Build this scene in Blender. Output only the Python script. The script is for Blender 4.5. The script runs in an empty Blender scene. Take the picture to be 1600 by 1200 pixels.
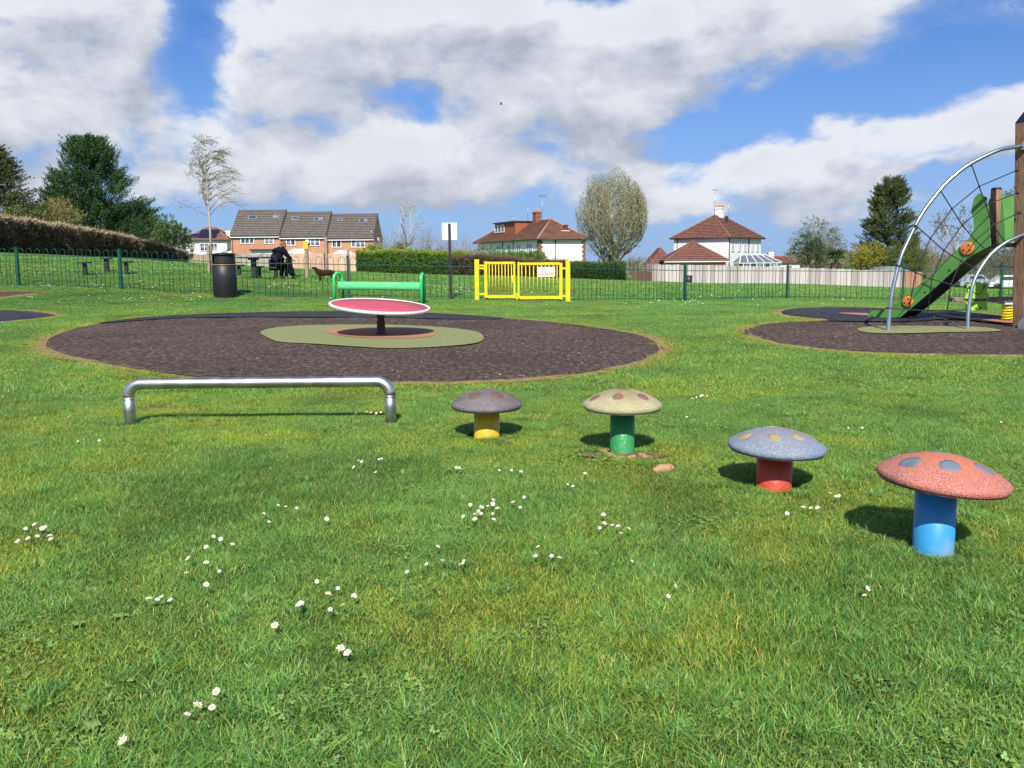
import bpy, math, random
import numpy as np
from mathutils import Vector, Matrix, geometry as mgeo

random.seed(7); RNG = np.random.default_rng(7)
scene = bpy.context.scene
C = scene.collection
D = bpy.data

# ------------------------------------------------------------------ camera
F, CX, CY, YH, HC = 1300.0, 800.0, 560.0, 408.0, 1.20
PITCH = math.atan((CY - YH) / F); ROLL = math.radians(0.5)
_r = Vector((1, 0, 0)); _f = Vector((0, math.cos(PITCH), -math.sin(PITCH))); _u = Vector((0, math.sin(PITCH), math.cos(PITCH)))
CR = math.cos(ROLL) * _r - math.sin(ROLL) * _u
CU = math.cos(ROLL) * _u + math.sin(ROLL) * _r
CB = -_f
camd = D.cameras.new('camera'); cam = D.objects.new('camera', camd); C.objects.link(cam)
camd.sensor_width = 36; camd.lens = 36 * F / 1600; camd.shift_y = -(600 - CY) / 1600
camd.clip_start = 0.05; camd.clip_end = 3000
cam.matrix_world = Matrix(((CR.x, CU.x, CB.x, 0), (CR.y, CU.y, CB.y, 0), (CR.z, CU.z, CB.z, HC), (0, 0, 0, 1)))
scene.camera = cam
CAM = Vector((0, 0, HC))

# ------------------------------------------------------------------ light
SUN_EL, SUN_STR, SKY_STR, EXPO = 43.0, 5.0, 0.11, 0.42
SUN_AZ = math.radians(180)          # sun stands behind the camera
sd = D.lights.new('sun', 'SUN'); so = D.objects.new('sun', sd); C.objects.link(so)
sd.energy = SUN_STR; sd.angle = math.radians(0.53); sd.color = (1.0, 0.955, 0.88)
so.rotation_euler = (math.radians(90 - SUN_EL), 0, math.radians(-1.5))   # light travels towards +Y and down
scene.view_settings.view_transform = 'Standard'; scene.view_settings.look = 'None'
scene.view_settings.gamma = 1; scene.view_settings.exposure = EXPO
scene.view_settings.use_curve_mapping = False
cy = scene.cycles
cy.max_bounces = 6; cy.diffuse_bounces = 3; cy.glossy_bounces = 3; cy.transmission_bounces = 4; cy.transparent_max_bounces = 6
cy.use_denoising = True

def ray(px, py):
    v = CR * ((px - CX) / F) + CU * (-(py - CY) / F) - CB
    return v
def P(px, py, Y):
    v = ray(px, py); return CAM + v * (Y / v.y)

# ------------------------------------------------------------------ sky
def build_world():
    w = D.worlds.new('World'); scene.world = w; w.use_nodes = True
    nt = w.node_tree; nt.nodes.clear(); N = nt.nodes; L = nt.links
    def math_(tree, op, a, b=None, c=None, clamp=False):
        n = tree.nodes.new('ShaderNodeMath'); n.operation = op; n.use_clamp = clamp
        for i, v in enumerate((a, b, c)):
            if v is None: continue
            if isinstance(v, (int, float)): n.inputs[i].default_value = v
            else: tree.links.new(v, n.inputs[i])
        return n.outputs[0]
    # density group
    g = D.node_groups.new('cloud_density', 'ShaderNodeTree')
    g.interface.new_socket('Dir', in_out='INPUT', socket_type='NodeSocketVector')
    g.interface.new_socket('Density', in_out='OUTPUT', socket_type='NodeSocketFloat')
    gi = g.nodes.new('NodeGroupInput'); go = g.nodes.new('NodeGroupOutput')
    d0 = gi.outputs[0]
    # warp the direction a little
    wn = g.nodes.new('ShaderNodeTexNoise'); wn.inputs['Scale'].default_value = 5.0; wn.inputs['Detail'].default_value = 4; wn.inputs['Roughness'].default_value = .6
    g.links.new(d0, wn.inputs['Vector'])
    vs = g.nodes.new('ShaderNodeVectorMath'); vs.operation = 'SUBTRACT'; g.links.new(wn.outputs['Color'], vs.inputs[0]); vs.inputs[1].default_value = (.5, .5, .5)
    vm = g.nodes.new('ShaderNodeVectorMath'); vm.operation = 'MULTIPLY_ADD'; g.links.new(vs.outputs[0], vm.inputs[0]); vm.inputs[1].default_value = (.13, .05, .10); g.links.new(d0, vm.inputs[2])
    d = vm.outputs[0]
    def dot(vec):
        n = g.nodes.new('ShaderNodeVectorMath'); n.operation = 'DOT_PRODUCT'; g.links.new(d, n.inputs[0]); n.inputs[1].default_value = vec
        return n.outputs['Value']
    blobs = [  # (px, py, half width px, half height px, tilt deg, weight)
        (90, 40, 190, 90, 8, .95), (60, 170, 230, 70, 0, .62), (440, 85, 140, 85, 20, .9), (640, 55, 200, 62, 0, .9), (860, 95, 210, 85, -10, 1.0),
        (1060, 35, 250, 60, 5, .9), (1270, 70, 100, 55, 10, .7), (900, 180, 190, 62, 12, .95), (740, 245, 150, 42, 8, .8), (450, 235, 190, 60, 0, .72),
        (560, 295, 260, 45, 0, .6), (1350, 235, 210, 52, 9, 1.0), (1190, 280, 160, 34, 12, .8), (1470, 200, 110, 34, 4, .6), (1120, 325, 240, 30, 0, .55),
        (300, 60, 50, 110, 0, -.9), (620, 165, 110, 26, 12, .14), (1150, 190, 120, 30, 8, -.4), (720, 270, 200, 40, 0, .6), (1000, 250, 60, 24, 0, .3), (160, 290, 200, 30, 0, .4), (1480, 320, 160, 24, 0, .3),
        (-350, 120, 260, 130, 0, .9), (2050, 160, 230, 110, 0, .9), (300, -260, 330, 110, 0, .9), (1250, -330, 360, 120, 0, .9)]
    tot = None
    for (px, py, a, b, t, wt) in blobs:
        c = ray(px, py).normalized()
        tr = math.radians(t)
        e = ray(px + 100 * math.cos(tr), py - 100 * math.sin(tr)).normalized()
        r = (e - c * e.dot(c)).normalized(); u = r.cross(c) * -1
        u = c.cross(r) * -1
        s = F
        x = math_(g, 'MULTIPLY', dot(tuple(r)), s / a); y = math_(g, 'MULTIPLY', dot(tuple(u)), s / b)
        q = math_(g, 'ADD', math_(g, 'MULTIPLY', x, x), math_(g, 'MULTIPLY', y, y))
        ex = math_(g, 'EXPONENT', math_(g, 'MULTIPLY', q, -1.0))
        fr = math_(g, 'GREATER_THAN', dot(tuple(c)), 0.2)
        v = math_(g, 'MULTIPLY', math_(g, 'MULTIPLY', ex, fr), wt)
        tot = v if tot is None else math_(g, 'ADD', tot, v)
    # general broken cloud for the rest of the sky (behind and beside)
    n3 = g.nodes.new('ShaderNodeTexNoise'); n3.inputs['Scale'].default_value = 2.2; n3.inputs['Detail'].default_value = 5; g.links.new(d0, n3.inputs['Vector'])
    sep = g.nodes.new('ShaderNodeSeparateXYZ'); g.links.new(d0, sep.inputs[0])
    back = math_(g, 'MULTIPLY_ADD', sep.outputs['Y'], -1.6, .9, clamp=True)
    bk = math_(g, 'MULTIPLY', back, math_(g, 'MULTIPLY_ADD', n3.outputs['Fac'], 4.0, -1.7, clamp=True))
    tot = math_(g, 'ADD', tot, bk)
    mp = g.nodes.new('ShaderNodeVectorMath'); mp.operation = 'MULTIPLY'; g.links.new(d0, mp.inputs[0]); mp.inputs[1].default_value = (1, 1, 1.7)
    n1 = g.nodes.new('ShaderNodeTexNoise'); n1.inputs['Scale'].default_value = 8.5; n1.inputs['Detail'].default_value = 10; n1.inputs['Roughness'].default_value = .60; n1.inputs['Distortion'].default_value = .25
    g.links.new(mp.outputs[0], n1.inputs['Vector'])
    tot = math_(g, 'MINIMUM', tot, 1.0)
    dn = math_(g, 'ADD', tot, math_(g, 'MULTIPLY_ADD', n1.outputs['Fac'], 2.3, -1.30))
    g.links.new(dn, go.inputs[0])
    tc = N.new('ShaderNodeTexCoord')
    nrm = N.new('ShaderNodeVectorMath'); nrm.operation = 'NORMALIZE'; L.new(tc.outputs['Generated'], nrm.inputs[0])
    def inst(off):
        a = N.new('ShaderNodeVectorMath'); a.operation = 'ADD'; L.new(nrm.outputs[0], a.inputs[0]); a.inputs[1].default_value = off
        q = N.new('ShaderNodeGroup'); q.node_tree = g; L.new(a.outputs[0], q.inputs[0]); return q.outputs[0]
    A = inst((0, 0, 0)); B = inst((-.012, 0, .045))
    def sstep(v, lo, hi):
        m = N.new('ShaderNodeMapRange'); m.interpolation_type = 'SMOOTHSTEP'; L.new(v, m.inputs[0]); m.inputs[1].default_value = lo; m.inputs[2].default_value = hi; return m.outputs[0]
    cover = sstep(A, .20, .70)
    thin = sstep(A, -.45, .5)
    lit = math_(nt, 'MULTIPLY_ADD', math_(nt, 'SUBTRACT', A, B), 1.15, .54, clamp=True)
    thick = sstep(A, .4, 1.25)
    lit2 = math_(nt, 'SUBTRACT', lit, math_(nt, 'MULTIPLY', thick, .22), clamp=True)
    cr = N.new('ShaderNodeValToRGB'); L.new(lit2, cr.inputs[0])
    cr.color_ramp.elements[0].color = (.36, .395, .475, 1); cr.color_ramp.elements[1].color = (.68, .70, .75, 1)
    e = cr.color_ramp.elements.new(.42); e.color = (.49, .52, .595, 1)
    sky = N.new('ShaderNodeTexSky'); sky.sky_type = 'NISHITA'; sky.sun_disc = False
    sky.sun_elevation = math.radians(SUN_EL); sky.sun_rotation = SUN_AZ; sky.altitude = 50; sky.dust_density = .35; sky.air_density = 1.0; sky.ozone_density = 2.2
    sc = N.new('ShaderNodeVectorMath'); sc.operation = 'MULTIPLY'; L.new(sky.outputs[0], sc.inputs[0]); sc.inputs[1].default_value = SKYMUL
    # thin veil towards the horizon and round the clouds
    sepw = N.new('ShaderNodeSeparateXYZ'); L.new(nrm.outputs[0], sepw.inputs[0])
    hz = N.new('ShaderNodeMapRange'); L.new(sepw.outputs['Z'], hz.inputs[0]); hz.inputs[1].default_value = .0; hz.inputs[2].default_value = .30; hz.inputs[3].default_value = .85; hz.inputs[4].default_value = 0.0
    veil = math_(nt, 'MAXIMUM', math_(nt, 'MULTIPLY', thin, .5), hz.outputs[0])
    mv = N.new('ShaderNodeMix'); mv.data_type = 'RGBA'; L.new(veil, mv.inputs['Factor']); L.new(sc.outputs[0], mv.inputs[6])
    k = 1.0 / SKY_STR
    mv.inputs[7].default_value = (.27 * k, .37 * k, .60 * k, 1)
    cs = N.new('ShaderNodeVectorMath'); cs.operation = 'SCALE'; L.new(cr.outputs[0], cs.inputs[0]); cs.inputs['Scale'].default_value = k * .92
    mc = N.new('ShaderNodeMix'); mc.data_type = 'RGBA'; L.new(cover, mc.inputs['Factor']); L.new(mv.outputs[2], mc.inputs[6]); L.new(cs.outputs[0], mc.inputs[7])
    bg = N.new('ShaderNodeBackground'); bg.inputs['Strength'].default_value = SKY_STR; L.new(mc.outputs[2], bg.inputs[0])
    out = N.new('ShaderNodeOutputWorld'); L.new(bg.outputs[0], out.inputs[0])
    w.cycles.sampling_method = 'MANUAL'; w.cycles.sample_map_resolution = 512
SKYMUL = (.19, .46, .82)
build_world()

# ------------------------------------------------------------------ helpers
def S(r, g, b, k=1.0):
    f = lambda c: ((c / 255 + .055) / 1.055) ** 2.4 if c > 10 else c / 255 / 12.92
    return (f(r) * k, f(g) * k, f(b) * k, 1)
MATS = {}
def mat(name, col, rough=.6, metal=0, noise=None, col2=None, amt=.5, bump=0, bscale=60, attr=None, spec=.5, detail=4, coat=0, lo=.35, hi=.65, stretch=None, trans=0, coords='Object'):
    if name in MATS: return MATS[name]
    m = D.materials.new(name); m.use_nodes = True; nt = m.node_tree; N = nt.nodes; L = nt.links
    b = N['Principled BSDF']; b.inputs['Base Color'].default_value = col; b.inputs['Roughness'].default_value = rough
    b.inputs['Metallic'].default_value = metal; b.inputs['Specular IOR Level'].default_value = spec; b.inputs['Coat Weight'].default_value = coat
    tc = N.new('ShaderNodeTexCoord'); src = tc.outputs[coords]
    if stretch:
        mp = N.new('ShaderNodeMapping'); mp.inputs['Scale'].default_value = stretch; L.new(src, mp.inputs[0]); src = mp.outputs[0]
    cur = None
    if noise:
        n = N.new('ShaderNodeTexNoise'); n.inputs['Scale'].default_value = noise; n.inputs['Detail'].default_value = detail; L.new(src, n.inputs['Vector'])
        mr = N.new('ShaderNodeMapRange'); L.new(n.outputs['Fac'], mr.inputs[0]); mr.inputs[1].default_value = lo; mr.inputs[2].default_value = hi; mr.inputs[4].default_value = 1
        mx = N.new('ShaderNodeMix'); mx.data_type = 'RGBA'; L.new(mr.outputs[0], mx.inputs['Factor'])
        c2 = col2 or tuple(c * (1 - amt) for c in col[:3]) + (1,)
        mx.inputs[6].default_value = col; mx.inputs[7].default_value = c2; cur = mx.outputs[2]
    if attr:
        at = N.new('ShaderNodeAttribute'); at.attribute_name = attr
        if cur is None: cur = at.outputs['Color']
        else:
            mu = N.new('ShaderNodeMix'); mu.data_type = 'RGBA'; mu.blend_type = 'MULTIPLY'; mu.inputs['Factor'].default_value = 1
            L.new(cur, mu.inputs[6]); L.new(at.outputs['Color'], mu.inputs[7]); cur = mu.outputs[2]
    if cur is not None: L.new(cur, b.inputs['Base Color'])
    if bump:
        n2 = N.new('ShaderNodeTexNoise'); n2.inputs['Scale'].default_value = bscale; n2.inputs['Detail'].default_value = 3; L.new(src, n2.inputs['Vector'])
        bp = N.new('ShaderNodeBump'); bp.inputs['Strength'].default_value = bump; bp.inputs['Distance'].default_value = 1.0 / bscale
        L.new(n2.outputs['Fac'], bp.inputs['Height']); L.new(bp.outputs[0], b.inputs['Normal'])
    if trans:
        tr = N.new('ShaderNodeBsdfTranslucent'); ms = N.new('ShaderNodeMixShader'); ms.inputs[0].default_value = trans
        if cur is not None: L.new(cur, tr.inputs[0])
        else: tr.inputs[0].default_value = col
        L.new(b.outputs[0], ms.inputs[1]); L.new(tr.outputs[0], ms.inputs[2]); L.new(ms.outputs[0], N['Material Output'].inputs[0])
    MATS[name] = m; return m

class MB:
    def __init__(s): s.v = []; s.f = []; s.sm = []
    def add(s, vs, fs, smooth=False):
        o = len(s.v); s.v += [tuple(v) for v in vs]; s.f += [tuple(i + o for i in f) for f in fs]; s.sm += [smooth] * len(fs); return s
    def box(s, c, size, rz=0, M=None):
        hx, hy, hz = (q / 2 for q in size); c = Vector(c)
        R = M if M is not None else Matrix.Rotation(rz, 3, 'Z')
        vs = [c + R @ Vector((x * hx, y * hy, z * hz)) for x, y, z in ((-1, -1, -1), (1, -1, -1), (1, 1, -1), (-1, 1, -1), (-1, -1, 1), (1, -1, 1), (1, 1, 1), (-1, 1, 1))]
        return s.add(vs, [(3, 2, 1, 0), (4, 5, 6, 7), (0, 1, 5, 4), (1, 2, 6, 5), (2, 3, 7, 6), (3, 0, 4, 7)])
    def beam(s, a, b, w, h, up=(0, 0, 1)):
        a = Vector(a); b = Vector(b); z = (b - a); L = z.length; z.normalize(); up = Vector(up)
        if abs(z.dot(up)) > .98: up = Vector((1, 0, 0))
        x = up.cross(z).normalized(); y = z.cross(x)
        M = Matrix((x, y, z)).transposed()
        return s.box((a + b) / 2, (w, h, L), M=M)
    def tube(s, pts, r, n=10, closed=False, caps=True):
        pts = [Vector(p) for p in pts]; m = len(pts); rs = r if isinstance(r, (list, tuple)) else [r] * m
        vs = []; prev = None
        for i, p in enumerate(pts):
            if closed: t = pts[(i + 1) % m] - pts[i - 1]
            else: t = pts[min(i + 1, m - 1)] - pts[max(i - 1, 0)]
            t.normalize()
            if prev is None:
                a = Vector((0, 0, 1)) if abs(t.z) < .9 else Vector((1, 0, 0)); x = t.cross(a).normalized()
            else: x = (prev - t * prev.dot(t)).normalized()
            prev = x; y = t.cross(x)
            vs += [p + (x * math.cos(2 * math.pi * k / n) + y * math.sin(2 * math.pi * k / n)) * rs[i] for k in range(n)]
        fs = []
        for i in range(m if closed else m - 1):
            j = (i + 1) % m
            for k in range(n): fs.append((i * n + k, i * n + (k + 1) % n, j * n + (k + 1) % n, j * n + k))
        s.add(vs, fs, True)
        if caps and not closed:
            o = len(s.v) - len(vs); s.f += [tuple(o + k for k in range(n))[::-1], tuple(o + (m - 1) * n + k for k in range(n))]; s.sm += [False, False]
        return s
    def lathe(s, prof, c=(0, 0, 0), n=32, M=None):
        c = Vector(c); vs = []; M = M or Matrix.Identity(3)
        for (r, z) in prof: vs += [c + M @ Vector((r * math.cos(2 * math.pi * k / n), r * math.sin(2 * math.pi * k / n), z)) for k in range(n)]
        m = len(prof); fs = [(i * n + k, i * n + (k + 1) % n, (i + 1) * n + (k + 1) % n, (i + 1) * n + k) for i in range(m - 1) for k in range(n)]
        s.add(vs, fs, True); return s
    def prism(s, poly, vec):
        """closed outline (3D points) extruded by vec"""
        poly = [Vector(p) for p in poly]; vec = Vector(vec); n = len(poly)
        vs = poly + [p + vec for p in poly]
        tris = mgeo.tessellate_polygon([poly])
        fs = [tuple(t) for t in tris] + [tuple(i + n for i in t[::-1]) for t in tris] + [(i, (i + 1) % n, n + (i + 1) % n, n + i) for i in range(n)]
        return s.add(vs, fs)
    def ball(s, c, r, n=10, m=6, sc=(1, 1, 1)):
        prof = [(max(1e-4, r * math.sin(math.pi * i / m)), -r * math.cos(math.pi * i / m)) for i in range(m + 1)]
        return s.lathe(prof, c, n, Matrix.Diagonal(sc))
    def mesh(s, name, mt=None, bevel=0):
        me = D.meshes.new(name); me.from_pydata(s.v, [], s.f); me.polygons.foreach_set('use_smooth', s.sm); me.update()
        if mt: me.materials.append(mt)
        return me
    def obj(s, name, mt=None, parent=None, loc=None, **k):
        return link(name, s.mesh(name, mt), parent, loc, **k)

def link(name, data, parent=None, loc=None, label=None, cat=None, group=None, kind=None, rz=0):
    o = D.objects.new(name, data); C.objects.link(o)
    if parent is not None: o.parent = parent
    if loc is not None: o.location = loc
    if rz: o.rotation_euler = (0, 0, rz)
    for k_, v_ in (('label', label), ('category', cat), ('group', group), ('kind', kind)):
        if v_: o[k_] = v_
    return o
def thing(name, label, cat, loc=(0, 0, 0), rz=0, group=None):
    return link(name, None, None, loc, label, cat, group, None, rz)
def bevel(o, w, seg=2):
    m = o.modifiers.new('bevel', 'BEVEL'); m.width = w; m.segments = seg; m.limit_method = 'ANGLE'; return o
def local(t, p):
    """world point -> coordinates inside an unrotated thing"""
    return Vector(p) - t.location

# numpy triangle soup mesh
def soup(name, V, mt, col=None, parent=None, nper=3, smooth=False, **k):
    V = np.asarray(V, dtype=np.float32).reshape(-1, 3); nv = len(V); nf = nv // nper
    me = D.meshes.new(name); me.vertices.add(nv); me.vertices.foreach_set('co', V.ravel())
    me.loops.add(nv); me.loops.foreach_set('vertex_index', np.arange(nv, dtype=np.int32))
    me.polygons.add(nf); me.polygons.foreach_set('loop_start', np.arange(0, nv, nper, dtype=np.int32)); me.polygons.foreach_set('loop_total', np.full(nf, nper, dtype=np.int32))
    if col is not None:
        a = me.attributes.new('tint', 'FLOAT_COLOR', 'POINT'); c = np.ones((nv, 4), np.float32); c[:, :3] = np.asarray(col).reshape(-1, 3); a.data.foreach_set('color', c.ravel())
    me.update(calc_edges=True); me.materials.append(mt)
    if k.pop('meshonly', False): return me
    loc = k.pop('loc', None)
    return link(name, me, parent, loc, **k)

def vnoise(x, y, sc, seed):
    g = np.random.default_rng(seed).random((64, 64)); x = np.asarray(x) / sc + 1000; y = np.asarray(y) / sc + 1000
    xi = np.floor(x).astype(int); yi = np.floor(y).astype(int); fx = x - xi; fy = y - yi; fx = fx * fx * (3 - 2 * fx); fy = fy * fy * (3 - 2 * fy)
    a = g[xi % 64, yi % 64]; b = g[(xi + 1) % 64, yi % 64]; c = g[xi % 64, (yi + 1) % 64]; d = g[(xi + 1) % 64, (yi + 1) % 64]
    return (a * (1 - fx) + b * fx) * (1 - fy) + (c * (1 - fx) + d * fx) * fy

# ------------------------------------------------------------------ terrain
ctrl = [(X, Y, 0.0) for X in (-7, -3, 0, 3, 7, 12) for Y in (-6, 0, 4, 8, 12)] + [(X, 17, 0.02) for X in (-4, 0, 4, 8, 12)]
for (px, py, Y) in [(-200, 440, 27), (30, 448, 26), (190, 453, 24.8), (350, 463, 24.2), (545, 466, 24), (700, 469, 23.9), (890, 472, 23.6), (1070, 471, 26.4), (1230, 467, 28.9), (1420, 471, 27), (1580, 468, 27.5),
                    (135, 431, 28), (200, 431, 28), (395, 436, 29), (436, 438, 30.3), (510, 442, 30), (0, 398, 50), (150, 403, 64), (290, 410, 84), (-150, 393, 40),
                    (560, 431, 70), (735, 431, 70), (330, 414, 115), (440, 422, 86), (560, 424, 84), (900, 436, 88), (975, 438, 88), (1010, 441, 86), (1230, 442, 90), (1400, 449, 90), (1600, 452, 90), (1850, 454, 90)]:
    ctrl.append(tuple(P(px, py, Y)))
ctrl += [(-110, 170, .8), (-40, 135, .2), (0, 140, -1), (60, 140, -2), (140, 170, -3), (-160, 100, 2.5), (150, 60, -3), (-60, 10, 1.2), (40, 10, -.1), (0, -30, 0), (-100, 260, 0), (0, 260, -1.5), (120, 260, -3)]
ctrl = np.array(ctrl); CP = ctrl[:, :2]; CC = 5.0
_K = np.sqrt(((CP[:, None] - CP[None]) ** 2).sum(-1) + CC * CC) + np.eye(len(CP)) * -.02
_A = np.block([[_K, np.ones((len(CP), 1))], [np.ones((1, len(CP))), np.zeros((1, 1))]])
_W = np.linalg.solve(_A, np.append(ctrl[:, 2], 0))
def zgn(X, Y):
    X = np.asarray(X, float); Y = np.asarray(Y, float); out = np.full(X.shape, _W[-1])
    for i in range(len(CP)): out = out + _W[i] * np.sqrt((X - CP[i, 0]) ** 2 + (Y - CP[i, 1]) ** 2 + CC * CC)
    r = np.sqrt(X * X + (Y - 60) ** 2); t = np.clip((r - 190) / 120, 0, 1); t = t * t * (3 - 2 * t)
    return out * (1 - t) + (-2.0) * t
def zg(x, y): return float(zgn(np.array([x]), np.array([y]))[0])
def G(px, py):
    v = ray(px, py); s = np.concatenate([np.arange(1, 40, .05), np.arange(40, 250, .5)]) / v.y
    z = CAM.z + v.z * s; g = zgn(v.x * s, v.y * s); k = np.where(z <= g)[0]
    if not len(k): return P(px, py, 150)
    k = k[0]; a, b = (s[k - 1] if k else s[0]), s[k]
    for _ in range(18):
        m = (a + b) / 2
        if CAM.z + v.z * m <= zg(v.x * m, v.y * m): b = m
        else: a = m
    return CAM + v * b
def on(px, Y):
    """ground point at image column px and depth Y"""
    x = 0
    for _ in range(6):
        z = zg(x, Y)
        # solve for X so that the column is px
        p0 = P(px, 430, Y); q = P(px, 400, Y); t = (z - p0.z) / (q.z - p0.z); x = p0.x + (q.x - p0.x) * t
    return Vector((x, Y, zg(x, Y)))

def build_lawn():
    def axis(lo, hi, c0, c1, st):
        a = list(np.arange(c0, c1 + st / 2, st)); x = c1; s = st
        while x < hi: s *= 1.13; x += s; a.append(x)
        x = c0; s = st
        while x > lo: s *= 1.13; x -= s; a.insert(0, x)
        return np.array(a)
    xs = axis(-900, 900, -20, 22, .5); ys = axis(-120, 1400, -2, 32, .5)
    X, Y = np.meshgrid(xs, ys); Z = zgn(X, Y)
    me = D.meshes.new('lawn'); nx, ny = len(xs), len(ys)
    V = np.stack([X, Y, Z], -1).reshape(-1, 3)
    idx = np.arange(nx * ny).reshape(ny, nx); Fq = np.stack([idx[:-1, :-1], idx[:-1, 1:], idx[1:, 1:], idx[1:, :-1]], -1).reshape(-1, 4)
    me.from_pydata(V.tolist(), [], Fq.tolist()); me.polygons.foreach_set('use_smooth', [True] * len(Fq)); me.update()
    m = D.materials.new('lawn_ground'); m.use_nodes = True; nt = m.node_tree; N = nt.nodes; L = nt.links; b = N['Principled BSDF']
    b.inputs['Roughness'].default_value = .9; b.inputs['Specular IOR Level'].default_value = .15
    tc = N.new('ShaderNodeTexCoord')
    def nz(sc, det, lo, hi, src=None):
        n = N.new('ShaderNodeTexNoise'); n.inputs['Scale'].default_value = sc; n.inputs['Detail'].default_value = det; L.new(src or tc.outputs['Object'], n.inputs['Vector'])
        r = N.new('ShaderNodeMapRange'); L.new(n.outputs['Fac'], r.inputs[0]); r.inputs[1].default_value = lo; r.inputs[2].default_value = hi; return r.outputs[0]
    def mix(f, a, c):
        x = N.new('ShaderNodeMix'); x.data_type = 'RGBA'; L.new(f, x.inputs['Factor'])
        for i, q in ((6, a), (7, c)):
            if isinstance(q, tuple): x.inputs[i].default_value = q
            else: L.new(q, x.inputs[i])
        return x.outputs[2]
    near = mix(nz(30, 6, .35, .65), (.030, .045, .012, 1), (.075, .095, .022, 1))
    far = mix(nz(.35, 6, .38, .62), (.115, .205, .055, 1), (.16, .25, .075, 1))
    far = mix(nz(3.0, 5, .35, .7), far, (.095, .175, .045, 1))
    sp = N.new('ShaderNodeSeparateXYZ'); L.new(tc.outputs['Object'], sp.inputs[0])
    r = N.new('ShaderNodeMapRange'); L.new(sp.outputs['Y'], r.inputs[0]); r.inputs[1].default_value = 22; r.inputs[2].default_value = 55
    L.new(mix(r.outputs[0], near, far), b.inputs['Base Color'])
    bp = N.new('ShaderNodeBump'); bp.inputs['Strength'].default_value = .7; bp.inputs['Distance'].default_value = .05
    n = N.new('ShaderNodeTexNoise'); n.inputs['Scale'].default_value = 9; n.inputs['Detail'].default_value = 8; L.new(tc.outputs['Object'], n.inputs['Vector']); L.new(n.outputs['Fac'], bp.inputs['Height']); L.new(bp.outputs[0], b.inputs['Normal'])
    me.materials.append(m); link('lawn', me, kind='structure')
build_lawn()

def smooth_loop(pts, sub=6, jit=0.0):
    n = len(pts); out = []
    for i in range(n):
        p0, p1, p2, p3 = (Vector(pts[(i + k) % n]) for k in (-1, 0, 1, 2))
        for s in range(sub):
            t = s / sub
            q = .5 * ((2 * p1) + (p2 - p0) * t + (2 * p0 - 5 * p1 + 4 * p2 - p3) * t * t + (3 * p1 - p0 - 3 * p2 + p3) * t ** 3)
            if jit: q += Vector((random.uniform(-jit, jit), random.uniform(-jit, jit)))
            out.append(q)
    return out
def inside(poly, X, Y):
    P_ = np.array([(p[0], p[1]) for p in poly]); x1, y1 = P_[:, 0], P_[:, 1]; x2, y2 = np.roll(x1, -1), np.roll(y1, -1)
    X = np.asarray(X)[:, None]; Y = np.asarray(Y)[:, None]
    c = ((y1 > Y) != (y2 > Y)) & (X < (x2 - x1) * (Y - y1) / (y2 - y1 + 1e-12) + x1)
    return c.sum(1) % 2 == 1
def edist(poly, X, Y):
    P_ = np.array([(p[0], p[1]) for p in poly]); a = P_; b = np.roll(P_, -1, 0); d = b - a; L2 = (d ** 2).sum(1) + 1e-12
    q = np.stack([X, Y], -1)[:, None]; t = np.clip(((q - a) * d).sum(-1) / L2, 0, 1); pr = a + d * t[..., None]
    return np.sqrt(((q - pr) ** 2).sum(-1)).min(1)
def sheet(name, poly, h, mt, step=.35, depth=.05, kind='structure', wob=0.0):
    xs = [p[0] for p in poly]; ys = [p[1] for p in poly]
    gx, gy = np.meshgrid(np.arange(min(xs), max(xs), step), np.arange(min(ys), max(ys), step)); gx = gx.ravel(); gy = gy.ravel()
    k = inside(poly, gx, gy) & (edist(poly, gx, gy) > step * .4); n = len(poly)
    pts = [Vector((p[0], p[1])) for p in poly] + [Vector((a, b)) for a, b in zip(gx[k], gy[k])]
    vo, eo, fo, *_ = mgeo.delaunay_2d_cdt(pts, [], [list(range(n))], 1, 1e-5)
    z = zgn(np.array([v.x for v in vo]), np.array([v.y for v in vo])) + h
    if wob: z = z + wob * (vnoise([v.x for v in vo], [v.y for v in vo], .8, 5) - .5)
    vs = [(v.x, v.y, zz) for v, zz in zip(vo, z)]
    mb = MB(); mb.add(vs, [tuple(f) for f in fo], True)
    return mb.obj(name, mt, kind=kind)

# ground sheets traced on the ground (pixel outline -> place on the terrain)
def trace(pix, sub=5, jit=0.0): return smooth_loop([G(*p).xy for p in pix], sub, jit)
circle = trace([(66, 541), (80, 527), (125, 512), (190, 500), (270, 493.5), (380, 489), (500, 487), (620, 488), (720, 492), (800, 499), (880, 506), (960, 517), (1015, 529), (1035, 541),
                (1035, 552), (1010, 565), (960, 577), (890, 588), (800, 596), (700, 600), (600, 600.5), (480, 600), (380, 596), (280, 588), (200, 576), (130, 564), (85, 553)], 5, .02)
green_patch = trace([(407, 521), (425, 514.5), (470, 510.5), (540, 509), (620, 509.5), (690, 513), (740, 519), (755, 527), (748, 537), (700, 543), (620, 546.5), (560, 544), (500, 540), (440, 536.5), (420, 530)], 5, .004)
red_patch = trace([(504, 519), (520, 515.5), (560, 514.5), (620, 515), (668, 519), (680, 524), (672, 528.5), (640, 531), (590, 531), (545, 528.5), (520, 524)], 5)
left_patch = trace([(-160, 484), (-60, 484.5), (0, 485), (50, 487), (82, 491.5), (90, 494.5), (65, 498), (30, 501.5), (0, 504), (-60, 506), (-160, 505)], 4, .02)
left_strip = trace([(-200, 457), (-60, 456), (0, 456), (50, 456.5), (72, 457.5), (40, 461), (0, 465.5), (-60, 470), (-200, 472)], 4, .02)
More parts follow.
